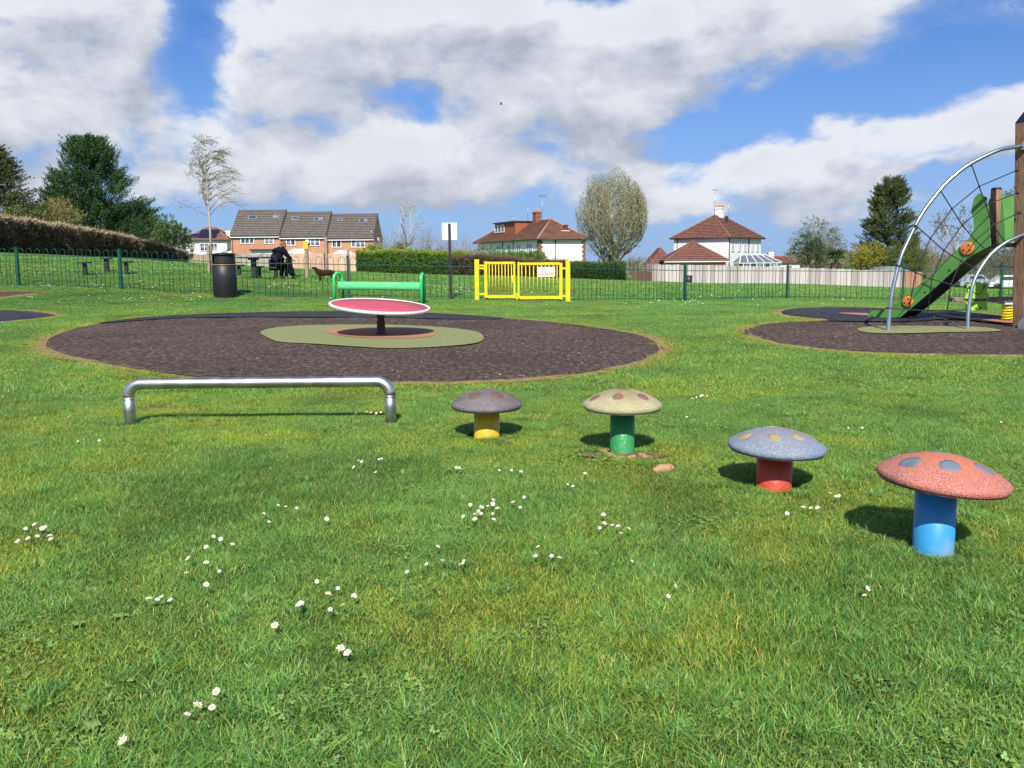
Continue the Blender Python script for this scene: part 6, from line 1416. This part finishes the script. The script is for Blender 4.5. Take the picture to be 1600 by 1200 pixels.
for k in range(5): MB().tube([(-2.9 + 1.45 * k, -.03, 0), (-2.9 + 1.45 * k, -.03, zz * (.55 + .45 * math.sin(math.pi * k / 4)))], .03, 5).obj('hoop', m_alu, t)

m_wood = mat('pale_wood', (.46, .27, .14, 1), .85, noise=8, col2=(.30, .16, .08, 1), bump=.6, bscale=25)
g = G(1036, 738); t = thing('wood_lump', 'pale rotten lump of wood lying in the grass right of the green-stemmed mushroom', 'wood', g)
mb = MB(); mb.ball((0, 0, .018), 1, 14, 9, (.052, .036, .030)); mb.ball((.030, .012, .025), 1, 12, 8, (.034, .026, .022)); mb.ball((-.035, -.008, .014), 1, 12, 8, (.030, .024, .020))
o = mb.obj('lump', m_wood, t); dt = D.textures.new('lumps', 'CLOUDS'); dt.noise_scale = .02; md = o.modifiers.new('d', 'DISPLACE'); md.texture = dt; md.strength = .012
# wood chips round the green-stemmed mushroom
k_ = 0
ORD = ['second', 'third', 'fourth', 'fifth', 'sixth', 'seventh', 'eighth', 'ninth', 'tenth', 'eleventh', 'twelfth']
for k_, (px, py) in enumerate(sorted([(945, 708), (949, 711), (940, 706), (953, 714), (960, 716), (936, 712), (948, 705), (1003, 713), (1008, 716), (984, 718), (990, 716), (970, 718)])):
    g = G(px, py); w = random.uniform(.016, .034); me = MB().box((0, 0, .006), (w, w * .6, .012), random.random() * 3)
    mb = MB(); n_ = 7; ph = random.random() * 3
    mb.prism([(w * math.cos(ph + q) * random.uniform(.6, 1), w * .7 * math.sin(ph + q) * random.uniform(.6, 1), .004) for q in np.linspace(0, 6.283, 8)[:-1]], (0, 0, random.uniform(.006, .014)))
    o = mb.obj('wood_chip', m_wood, None, g + Vector((0, 0, .004)), label=(('leftmost pale wood chip' if k_ == 0 else 'rightmost pale wood chip' if k_ == 11 else 'pale wood chip ' + ORD[k_ - 1] + ' from the left') + ' at the foot of the green stem'), cat='wood chip', group='wood chips by the green-stemmed mushroom')
# bird high in the sky
g = P(783, 163, 60); t = thing('bird', 'tiny dark bird flying against the cloud', 'bird', g); m_bird = mat('dark_feathers', (.02, .02, .022, 1), .8)
skin('body', [(-.10, 0, 0), (0, 0, .01), (.09, 0, .02), (.13, 0, .025)], [(0, 1), (1, 2), (2, 3)], [.012, .04, .025, .010], m_bird, t, 1)
for s in (1, -1): MB().prism([(.05, .02 * s, .01), (.02, .16 * s, .09), (-.03, .26 * s, .16), (-.05, .14 * s, .06), (-.04, .02 * s, .0)], (0, 0, .006)).obj('wing', m_bird, t)

# ------------------------------------------------------------------ slide tower
YT = 14.4
m_post = mat('brown_timber_post', (.30, .175, .095, 1), .8, noise=6, col2=(.17, .095, .055, 1), stretch=(5, 5, .5), detail=8, bump=.4, bscale=15)
m_tgreen = mat('green_plastic_panel', (.095, .27, .055, 1), .5, noise=3, col2=(.075, .22, .045, 1)); m_tblack = mat('black_steel', (.010, .011, .014, 1), .4); m_orange = mat('orange_plastic', (.70, .20, .035, 1), .45)
gb_ = G(1595, 513); YT = gb_.y
t = thing('slide_tower', 'wooden climbing tower with green slide, steel arches and rope net', 'climbing frame', gb_); O = t.location
Y0 = YT - .05
def L3(px, py, Y): return P(px, py, Y) - O
# front post
pb = L3(1593, 512, YT + .1); pt_ = L3(1598.5, 192, YT + .1)
an = math.radians(25); w = .19
def sqpost(b, tp, w, an, name='post', mt=m_post):
    vs = []
    for p in (b, tp):
        for k in range(4): q = an + math.pi / 4 + k * math.pi / 2; vs.append(p + Vector((math.cos(q), math.sin(q), 0)) * w * .7071)
    return bevel(MB().add(vs, [(0, 1, 5, 4), (1, 2, 6, 5), (2, 3, 7, 6), (3, 0, 4, 7), (4, 5, 6, 7), (3, 2, 1, 0)]).obj(name, mt, t), .012)
pb.x += .045; pt_.x += .03
P1 = sqpost(pb - Vector((0, 0, .1)), pt_, .20, an)
vs = [pt_ + Vector((math.cos(an + math.pi / 4 + k * math.pi / 2), math.sin(an + math.pi / 4 + k * math.pi / 2), 0)) * .145 for k in range(4)] + [pt_ + Vector((0, 0, .22))]
MB().add(vs, [(0, 1, 4), (1, 2, 4), (2, 3, 4), (3, 0, 4), (3, 2, 1, 0)]).obj('post_cap', mat('navy_cap', (.012, .014, .03, 1), .4), P1)
fp = L3(1596, 514, YT - .06); fx = fp.x + .12
mb = MB(); mb.prism([(fp.x - .06, fp.y, fp.z - .02), (fx + .2, fp.y, fp.z - .02), (fx + .2, fp.y, fp.z + .20), (fp.x + .05, fp.y, fp.z + .20), (fp.x - .03, fp.y, fp.z + .15), (fp.x - .06, fp.y, fp.z + .06)], (0, .012, 0)); mb.obj('foot_plate', m_galv, t)
# rear-left, and the two right hand posts just outside the picture
r0b = L3(1556, 506, YT + 1.15); r0t = L3(1557, 296, YT + 1.15); plat = L3(1556, 381, YT + 1.0).z
mb = MB(); mb.tube([r0b * 1.0 - Vector((0, 0, .1)), r0t], [.088, .085], 18); P2 = None
MB().tube([Vector((r0t.x, r0t.y, plat - .06)), r0t], [.09, .086], 18).obj('post', m_post, t)
MB().tube([r0t, r0t + Vector((0, 0, .03))], [.092, .07], 18).obj('post_cap', m_tblack, t)
MB().tube([Vector((r0t.x - .02, r0t.y, -.1)), Vector((r0t.x - .02, r0t.y, plat - .07))], .03, 12).obj('support_tube', m_galv, t) if False else None
for dx, dy in ((1.05, .0), (1.0, 1.15)):
    sqpost(pb + Vector((dx, dy, -.1)), pt_ + Vector((dx, dy, 0)), .18, an)
# platform
mb = MB(); x0 = L3(1545, 381, YT + .8).x
mb.box(((x0 + pb.x + 1.1) / 2, pb.y + .62, plat - .03), (pb.x + 1.1 - x0, 1.25, .06)); mb.obj('platform', m_tblack, t)
# green side panels: rear panel between rear post and front post, left panel = slide entrance side
def panel(pix, Y, th, mt, name):
    return bevel(MB().prism([L3(x, y, Y) for x, y in pix], (0, th, 0)).obj(name, mt, t), .008)
panel([(1562, 306), (1578, 307), (1592, 304), (1602, 302), (1602, 376), (1562, 379)], YT + 1.3, .03, m_tgreen, 'side_panel')
# slide: runs left and away
T0 = L3(1541, 385, YT + .95); 
Bn = G(1357, 497) - O; Tn = Vector((L3(1543, 384, YT + .75).x, YT + .75 - O.y, 0)); Tn = L3(1541, 384, YT + .75)
dirh = Vector((Bn.x - Tn.x, Bn.y - Tn.y, 0)); Ls = dirh.length; dirh.normalize(); wv = Vector((-dirh.y, dirh.x, 0)) * -.52
if wv.x < 0: wv = -wv
gzs = Bn.z; zT = Tn.z
def slide_pt(s, z): return Vector((Tn.x, Tn.y, 0)) + dirh * (s * Ls) + Vector((0, 0, z))
def side_z(px, py, dy=0):
    """s and z of a pixel on the near side plane of the slide"""
    v_ = ray(px, py); nrmS = Vector((-dirh.y, dirh.x, 0)); p0 = Vector((Tn.x, Tn.y, 0)) + O; tt = nrmS.dot(p0 - CAM) / nrmS.dot(v_); q = CAM + v_ * tt; return q - O
zm = lambda zx, zy: (1300 + zx / 5, 320 + zy / 5)
upper = [zm(*q) for q in [(1215, 0), (1200, -60), (1150, -90), (1110, -50), (1092, 20), (1088, 60), (1104, 110), (1108, 200), (1065, 270), (1000, 330), (880, 440), (780, 545), (640, 660), (540, 755), (480, 790), (400, 818), (310, 828), (280, 850)]]
lower = [zm(*q) for q in [(280, 878), (420, 880), (530, 878), (640, 790), (770, 680), (880, 580), (990, 480), (1100, 390), (1235, 322)]]
near = [side_z(*q) for q in upper + lower]
near2 = near
for nm_, off in (('slide_side', Vector((0, 0, 0))), ('slide_side', wv)):
    bevel(MB().prism([p + off for p in near2], wv.normalized() * .035).obj(nm_, m_tgreen, t), .008)
# chute bed with black underside between the two sides
lowp = [side_z(*q) for q in lower]
bedp = [(p, p + Vector((0, 0, .03))) for p in lowp]
mb = MB(); n = len(lowp); vs = []
for p in lowp: vs += [p + Vector((0, 0, .004)) + wv.normalized() * .035, p + wv + Vector((0, 0, .004)), p + wv + Vector((0, 0, .03)), p + wv.normalized() * .035 + Vector((0, 0, .03))]
fs = []
for i in range(n - 1):
    for k in range(4): fs.append((4 * i + k, 4 * i + (k + 1) % 4, 4 * i + 4 + (k + 1) % 4, 4 * i + 4 + k))
mb.add(vs, fs); mb.obj('slide_bed', m_tblack, t)
for (px, py, r) in ((1512, 388, .115), (1419, 471, .10)):
    c = side_z(px, py); nS = Vector((-dirh.y, dirh.x, 0)); nS = nS if nS.y < 0 else -nS; x = dirh; Mr = Matrix((x, nS.cross(x), nS)).transposed()
    dsk = bevel(MB().lathe([(.001, -.005), (r, -.005), (r, .03), (.001, .03)], c + nS * .002, 28, Mr).obj('orange_disc', m_orange, t), .003)
    for a_ in (.5, 2.6, 4.2): MB().lathe([(.001, .045), (.014, .042), (.018, .028)], c + Mr @ Vector((r * .55 * math.cos(a_), r * .55 * math.sin(a_), 0)), 8, Mr).obj('bolt', m_tblack, dsk)
for (px, py) in ((1484, 422), (1446, 456), (1363, 494), (1541, 310)):
    c = side_z(px, py); nS = Vector((-dirh.y, dirh.x, 0)); nS = nS if nS.y < 0 else -nS; MB().ball(c + nS * .004, .018, 8, 5).obj('bolt', m_tblack, t)
# arches
def smooth_path(pix, Yf, sub=6):
    pts = [L3(x, y, Yf(i / (len(pix) - 1))) for i, (x, y) in enumerate(pix)]; out = []; n = len(pts)
    for i in range(n - 1):
        p0, p1, p2, p3 = pts[max(i - 1, 0)], pts[i], pts[i + 1], pts[min(i + 2, n - 1)]
        for s in range(sub):
            q = s / sub; out.append(.5 * ((2 * p1) + (p2 - p0) * q + (2 * p0 - 5 * p1 + 4 * p2 - p3) * q * q + (3 * p1 - p0 - 3 * p2 + p3) * q ** 3))
    return out + [pts[-1]]
YA = G(1388, 518).y; YB = G(1512.5, 516).y
oarch = smooth_path([(1388, 521), (1389.5, 497), (1395, 452), (1406, 407), (1417, 380), (1440, 335), (1469, 296.5), (1490, 275.5), (1517, 255.5), (1557, 236), (1580, 230.5), (1601, 227.5)], lambda f: YA + (YT - YA) * f)
iarch = smooth_path([(1512, 518), (1512.5, 497), (1514.5, 476), (1519, 448), (1529, 424), (1548, 397.5), (1570, 380), (1588, 371), (1602, 366), (1625, 362)], lambda f: YB + (YT - YB) * f)
MB().tube(oarch, .033, 14).obj('arch_tube', m_galv, t); MB().tube(iarch, .030, 14).obj('arch_tube', m_galv, t)
bk = L3(1600, 228, YT - .03); MB().box(bk, (.06, .05, .12)).obj('bracket', m_galv, t)
# rope net
z5 = lambda zx, zy: (1200 + zx / 4, 160 + zy / 4)
rows = [[z5(1275, 395), z5(1320, 525), z5(1362, 642), z5(1410, 765), z5(1475, 865)], [z5(1080, 555), z5(1150, 665), z5(1215, 765), z5(1297, 862), z5(1390, 945)], [z5(925, 770), z5(1015, 850), z5(1100, 925), z5(1208, 990), z5(1318, 1050)],
        [zm(510, 470), zm(655, 530), zm(780, 580), zm(928, 622), zm(1085, 657)], [zm(435, 805), zm(600, 820), zm(748, 823), zm(900, 825), zm(1058, 820)]]
cols_ = [[z5(1555, 425)] + [r[1] for r in rows], [z5(1560, 565)] + [r[2] for r in rows], [z5(1568, 690)] + [r[3] for r in rows]]
m_rope = mat('dark_rope', (.020, .022, .030, 1), .7, noise=80, amt=.4)
def YN(px, py): f = (px - 1386) / 215; return YA + (YT - YA) * f * .9 + .04 * math.sin(f * 3)
for r in rows: MB().tube(smooth_path(r, lambda f, r=r: YN(r[0][0] + (r[-1][0] - r[0][0]) * f, 0), 4), .009, 6).obj('net_rope', m_rope, t)
for r in cols_:
    pts = [L3(x, y, YN(x, y) if i else YT - .0) for i, (x, y) in enumerate(r)]; MB().tube(pts, .009, 6).obj('net_rope', m_rope, t)
for r in rows:
    for i in range(1, 4): MB().ball(L3(r[i][0], r[i][1], YN(*r[i])), .021, 10, 6).obj('rope_joint', m_tblack, t)
    MB().ball(L3(r[0][0] - 1, r[0][1], YN(*r[0])), .020, 8, 5).obj('rope_joint', m_tblack, t); MB().ball(L3(r[-1][0], r[-1][1], YN(*r[-1])), .018, 8, 5).obj('rope_joint', m_tblack, t)
for r in cols_: MB().ball(L3(r[0][0], r[0][1], YT), .028, 8, 5).obj('rope_joint', m_tblack, t)
# grab rail under the platform
MB().tube(smooth_path([(1549, 382), (1549, 400), (1549.5, 410), (1553, 416), (1560, 418), (1600, 418), (1640, 418)], lambda f: YT + .85, 4), .018, 10).obj('grab_rail', m_galv, t)

# ------------------------------------------------------------------ frog springer
m_lime = mat('lime_plastic', (.30, .56, .045, 1), .45); m_plank = mat('brown_plank', (.26, .19, .16, 1), .7, noise=6, col2=(.18, .13, .11, 1))
g = G(1573, 503); t = thing('frog_springer', 'spring seesaw with a lime green frog panel and a yellow coil spring', 'springer', g); O2 = t.location; Ys = g.y
def L4(px, py, dy=0): return P(px, py, Ys + dy) - O2
zc_ = lambda zx, zy: (1480 + zx / 7.5, 380 + zy / 7.5)
# coil
pts = []; s0 = L4(1573.5, 500); s1 = L4(1574.5, 477)
for k in range(0, 101): a_ = k / 100 * 5.5 * 2 * math.pi; f_ = k / 100; pts.append(Vector((s0.x + (s1.x - s0.x) * f_ + .085 * math.cos(a_), .085 * math.sin(a_), s0.z + (s1.z - s0.z) * f_)))
MB().tube(pts, .016, 8).obj('spring', mat('yellow_spring', (.80, .55, .01, 1), .35), t)
MB().lathe([(.001, 0), (.14, 0), (.14, .02), (.001, .03)], (s0.x, 0, s0.z - .03), 20).obj('base_plate', m_white, t)
tp = L4(1575, 472); MB().box((tp.x, 0, tp.z), (.26, .26, .07)).obj('top_plate', m_white, t)
pl, pr_ = L4(1487, 468), L4(1573, 469); ph = .075
for sgn_ in (1,):
    bevel(MB().box(((pl.x + pr_.x) / 2 + .35, 0, pl.z), (pr_.x - pl.x + .75, .16, ph)).obj('plank', m_plank, t), .012)
MB().prism([L4(1553, 473), L4(1565, 465.5), L4(1596, 465.5), L4(1596, 473)], (0, .2, 0)).obj('seat', mat('pale_grey_seat', (.50, .50, .50, 1), .5), t)
frog = [zc_(*q) for q in [(205, 645), (215, 610), (245, 575), (250, 550), (232, 520), (228, 490), (245, 472), (275, 470), (300, 480), (325, 462), (360, 456), (395, 464), (415, 476), (440, 466), (470, 472), (485, 495), (478, 525), (462, 545), (470, 580), (485, 610), (485, 645)]]
frogb = [zc_(*q) for q in [(215, 690), (470, 690), (465, 740), (478, 765), (465, 785), (430, 780), (415, 770), (360, 785), (345, 750), (330, 745), (320, 785), (285, 788), (270, 760), (240, 775), (222, 750), (230, 720)]]
fr_ = bevel(MB().prism([L4(x, y, -.11) for x, y in frog], (0, .03, 0)).obj('frog_panel', m_lime, t), .006)
bevel(MB().prism([L4(x, y, -.11) for x, y in frogb], (0, .03, 0)).obj('frog_feet', m_lime, t), .006)
for q in ((262, 512), (435, 505)):
    c = L4(*zc_(*q), -.115); MB().ball(c, .02, 10, 6).obj('eye', m_tblack, fr_)
MB().tube([L4(*zc_(*q), -.112) for q in [(440, 505), (420, 545), (390, 590), (355, 600), (320, 590), (300, 560), (285, 540)]], .006, 5).obj('mouth', m_tblack, fr_)
MB().tube([L4(*zc_(*q), -.112) for q in [(380, 780), (398, 762), (412, 748), (398, 762), (380, 750)]], .008, 5).obj('toe', m_tblack, fr_)
for zx in (235, 318, 352, 436): MB().ball(L4(*zc_(zx, 668), -.09), .014, 8, 5).obj('bolt', m_tblack, t)

# ------------------------------------------------------------------ daisies
m_petal = mat('white_petals', (.72, .72, .68, 1), .7, noise=300, amt=.25); m_eye = mat('yellow_daisy_centre', (.75, .48, .02, 1), .7); m_stem = mat('daisy_stem', (.08, .16, .03, 1), .6)
def daisy_meshes(R, n, seed):
    rr = random.Random(seed); mb = MB()
    for k in range(n):
        a_ = 2 * math.pi * k / n + rr.uniform(-.08, .08); w = R * .17; z = rr.uniform(.0, .003); c, s = math.cos(a_), math.sin(a_); r1 = R * rr.uniform(.88, 1.05); lift = rr.uniform(.0, .004)
        def q(r, o, zz): return (c * r - s * o, s * r + c * o, zz)
        mb.add([q(R * .15, -w * .5, z), q(R * .15, w * .5, z), q(r1 * .75, w, z + .001 + lift * .6), q(r1, w * .35, z + lift), q(r1, -w * .35, z + lift), q(r1 * .75, -w, z + .001 + lift * .6)], [(0, 1, 2, 3, 4, 5)])
    pe = mb.mesh('petals', m_petal); ce = MB().lathe([(R * .36, .0), (R * .36, .003), (R * .25, .0058), (.0001, .0065)], n=12).mesh('centre', m_eye)
    st = MB().tube([(0, 0, -.05), (.004, .002, -.025), (0, 0, 0)], .0011, 5).mesh('stem', m_stem); return pe, ce, st
DM = [daisy_meshes(.0105, 17, i) for i in range(3)]
clusters = [
    ('single white daisy nearest the bottom edge of the lawn', [(193, 1158)], 1.25),
    ('white daisy in the group of four at the lower left', [(338, 1081), (308, 1103), (331, 1106), (292, 1117)], 1.15),
    ('white daisy in the close pair below the middle left', [(532, 1014), (543, 1021)], 1.2),
    ('lone white daisy left of the pair below the middle left', [(430, 978)], 1.1),
    ('white daisy in the row of four at the left', [(232, 936), (246, 937), (266, 938), (252, 934)], 1.1),
    ('white daisy in the loose group left of the picture centre', [(495, 909), (528, 920), (512, 929), (536, 946), (553, 932), (516, 953), (467, 946), (470, 944)], 1.1),
    ('white daisy in the scattered group right of the left-edge patch', [(333, 839), (345, 843), (363, 851), (322, 855), (294, 873), (322, 880), (343, 893), (291, 896), (322, 914)], 1.0),
    ('white daisy in the patch by the left edge', [(66, 826), (78, 838), (58, 838), (44, 842), (28, 846), (70, 824), (54, 820), (80, 843), (40, 826)], 1.05),
    ('white daisy in the strung-out group below the balance bar', [(446, 792), (464, 794), (434, 790), (412, 803), (420, 816), (510, 811)], 1.0),
    ('white daisy in the dense clump below the yellow-stemmed mushroom', [(735, 789), (752, 793), (762, 791), (770, 788), (770, 782), (748, 799), (742, 804), (752, 803), (777, 795), (770, 803), (771, 812), (742, 812), (724, 807)], 1.05),
    ('white daisy in the three beside the dense clump', [(802, 785), (819, 777), (813, 793)], 1.0),
    ('white daisy in the group below the green-stemmed mushroom', [(943, 805), (944, 818), (957, 821), (966, 823), (982, 827), (969, 834), (937, 825)], 1.0),
    ('white daisy in the short line below the picture centre', [(684, 855), (691, 877), (667, 882), (636, 894), (722, 882), (725, 877)], 1.1),
    ('white daisy in the little arc right of the picture centre', [(841, 855), (837, 869), (862, 869), (874, 872)], 1.0),
    ('white daisy lying alone below the green-stemmed group', [(987, 878)], 1.0),
    ('white daisy in the small pair by the middle right', [(1055, 917), (1044, 932)], 1.05),
    ('white daisy in the pair below and between the red and blue stems', [(1355, 920), (1351, 931)], 1.0),
    ('white daisy in the row right of the red-stemmed mushroom', [(1255, 793), (1267, 794), (1278, 794), (1230, 803), (1297, 771), (1306, 776), (1311, 775)], 1.0),
    ('white daisy in the line above the dense clump', [(713, 731), (718, 731), (780, 735), (799, 735), (814, 737), (775, 729)], .95),
    ('white daisy in the three left of the wood lump', [(914, 740), (887, 757), (895, 760)], .95),
    ('white daisy in the row right behind the cream mushroom', [(1082, 623), (1095, 619), (1105, 619), (1116, 622), (1098, 618), (1088, 621)], .95),
    ('white daisy in the far right middle of the lawn', [(1325, 669), (1347, 669), (1564, 660), (1185, 633), (1073, 652)], .95),
    ('white daisy near the left leg of the balance bar', [(106, 688), (122, 690), (131, 687), (145, 692), (155, 689)], .95),
    ('white daisy under the right end of the balance bar', [(556, 646), (573, 644), (580, 645), (588, 646), (595, 645)], .95),
    ('white daisy below the right end of the balance bar', [(592, 718), (596, 717), (560, 720), (565, 722), (587, 738), (553, 730)], .95),
]
ORD = ['second', 'third', 'fourth', 'fifth', 'sixth', 'seventh', 'eighth', 'ninth', 'tenth', 'eleventh', 'twelfth']
def nth(i, n, noun, rest):
    if n == 1: return noun + rest
    if i == 0: return 'leftmost ' + noun + rest
    if i == n - 1: return 'rightmost ' + noun + rest
    return noun + ' ' + ORD[i - 1] + ' from the left' + rest
for ci, (lb0, pix, sc_) in enumerate(clusters):
    pix = sorted(pix)
    for pi_, (px, py) in enumerate(pix):
        lb = nth(pi_, len(pix), 'white daisy', lb0[len('white daisy'):]) if len(pix) > 1 else lb0
        g = G(px, py); hgt = .045 + random.uniform(0, .012); g = P(px, py, 1)  # placed on the ray so the head sits above the blades
        v_ = ray(px, py); s_lo = (CAM.z - hgt) / -v_.z; q = CAM + v_ * s_lo; q.z = zg(q.x, q.y) + hgt
        s = sc_ * random.uniform(.68, 1.12); pe, ce, st = random.choice(DM); t = thing('daisy', lb, 'daisy', q, random.random() * 6, None if len(pix) == 1 else 'white daisies growing' + lb0[len('white daisy'):])
        t.scale = (s, s, s); t.rotation_euler = (random.uniform(.0, .85), random.uniform(-.5, .5), random.uniform(-.5, .5))
        link('petals', pe, t); link('centre', ce, t); link('stem', st, t)
# uncountable far daisy specks
mb = MB()
def speck(X, Y, r):
    z = zg(X, Y) + .055; n = 6; mb.add([(X, Y, z + r * .5)] + [(X + r * math.cos(6.283 * k / n), Y + r * .9 * math.sin(6.283 * k / n), z) for k in range(n)], [(0, 1 + k, 1 + (k + 1) % n) for k in range(n)])
rr = random.Random(9)
for (px, py, n, sx, sy) in [(70, 449, 14, 22, 1.5), (45, 467, 4, 6, 1.5), (170, 450, 10, 40, 3), (240, 450, 26, 55, 5), (300, 468, 12, 60, 8), (330, 448, 14, 40, 5), (460, 448, 20, 30, 6), (640, 455, 10, 30, 5), (725, 455, 12, 14, 3), (560, 470, 5, 30, 3), (240, 470, 14, 60, 5),
                            (1075, 474, 18, 14, 3), (1032, 473, 8, 8, 2), (940, 478, 8, 60, 6), (1150, 455, 14, 80, 8), (1240, 478, 6, 60, 4), (1000, 455, 10, 60, 8), (850, 455, 6, 20, 6), (60, 425, 20, 60, 6), (260, 425, 16, 60, 6), (1300, 460, 10, 60, 8), (700, 448, 10, 60, 8)]:
    for _ in range(n):
        q = G(px + rr.gauss(0, sx), py + rr.gauss(0, sy)); 
        if q.y < 60: speck(q.x, q.y, .022 * rr.uniform(.8, 1.4) * max(.7, q.y / 24))
mb.obj('daisy_specks', m_petal, kind='stuff', label='distant white daisies sprinkled over the field and along the railings', cat='daisies')
# small broad-leaved weeds among the grass
def weeds():
    m_w = mat('weed_leaf', (.20, .30, .075, 1), .5, noise=20, col2=(.13, .22, .05, 1), trans=.2)
    for (px, py, r, lb) in [(186, 972, .034, 'flat-leaved plantain weed at the lower left'), (144, 1148, .034, 'broad-leaved weed beside the lowest daisy'), (300, 660, .075, 'broad-leaved dock weed under the left part of the balance bar'), (120, 985, .030, 'small curled pale weed in the left foreground')]:
        g = G(px, py); t = thing('weed', lb, 'weed', g + Vector((0, 0, .006)))
        for k in range(7):
            a_ = k * .9 + random.random() * .4; L_ = r * random.uniform(.7, 1.1); w = L_ * .32; mb = MB(); c, s = math.cos(a_), math.sin(a_)
            q = lambda x, o, z: (c * x - s * o, s * x + c * o, z)
            mb.add([q(0, 0, 0), q(L_ * .4, -w, .018), q(L_ * .4, 0, .012), q(L_ * .4, w, .018), q(L_ * .8, -w * .7, .020), q(L_ * .8, 0, .014), q(L_ * .8, w * .7, .020), q(L_, 0, .010)], [(0, 1, 2), (0, 2, 3), (1, 4, 5, 2), (2, 5, 6, 3), (4, 7, 5), (5, 7, 6)], True); mb.obj('leaf', m_w, t)
weeds()
build_grass()
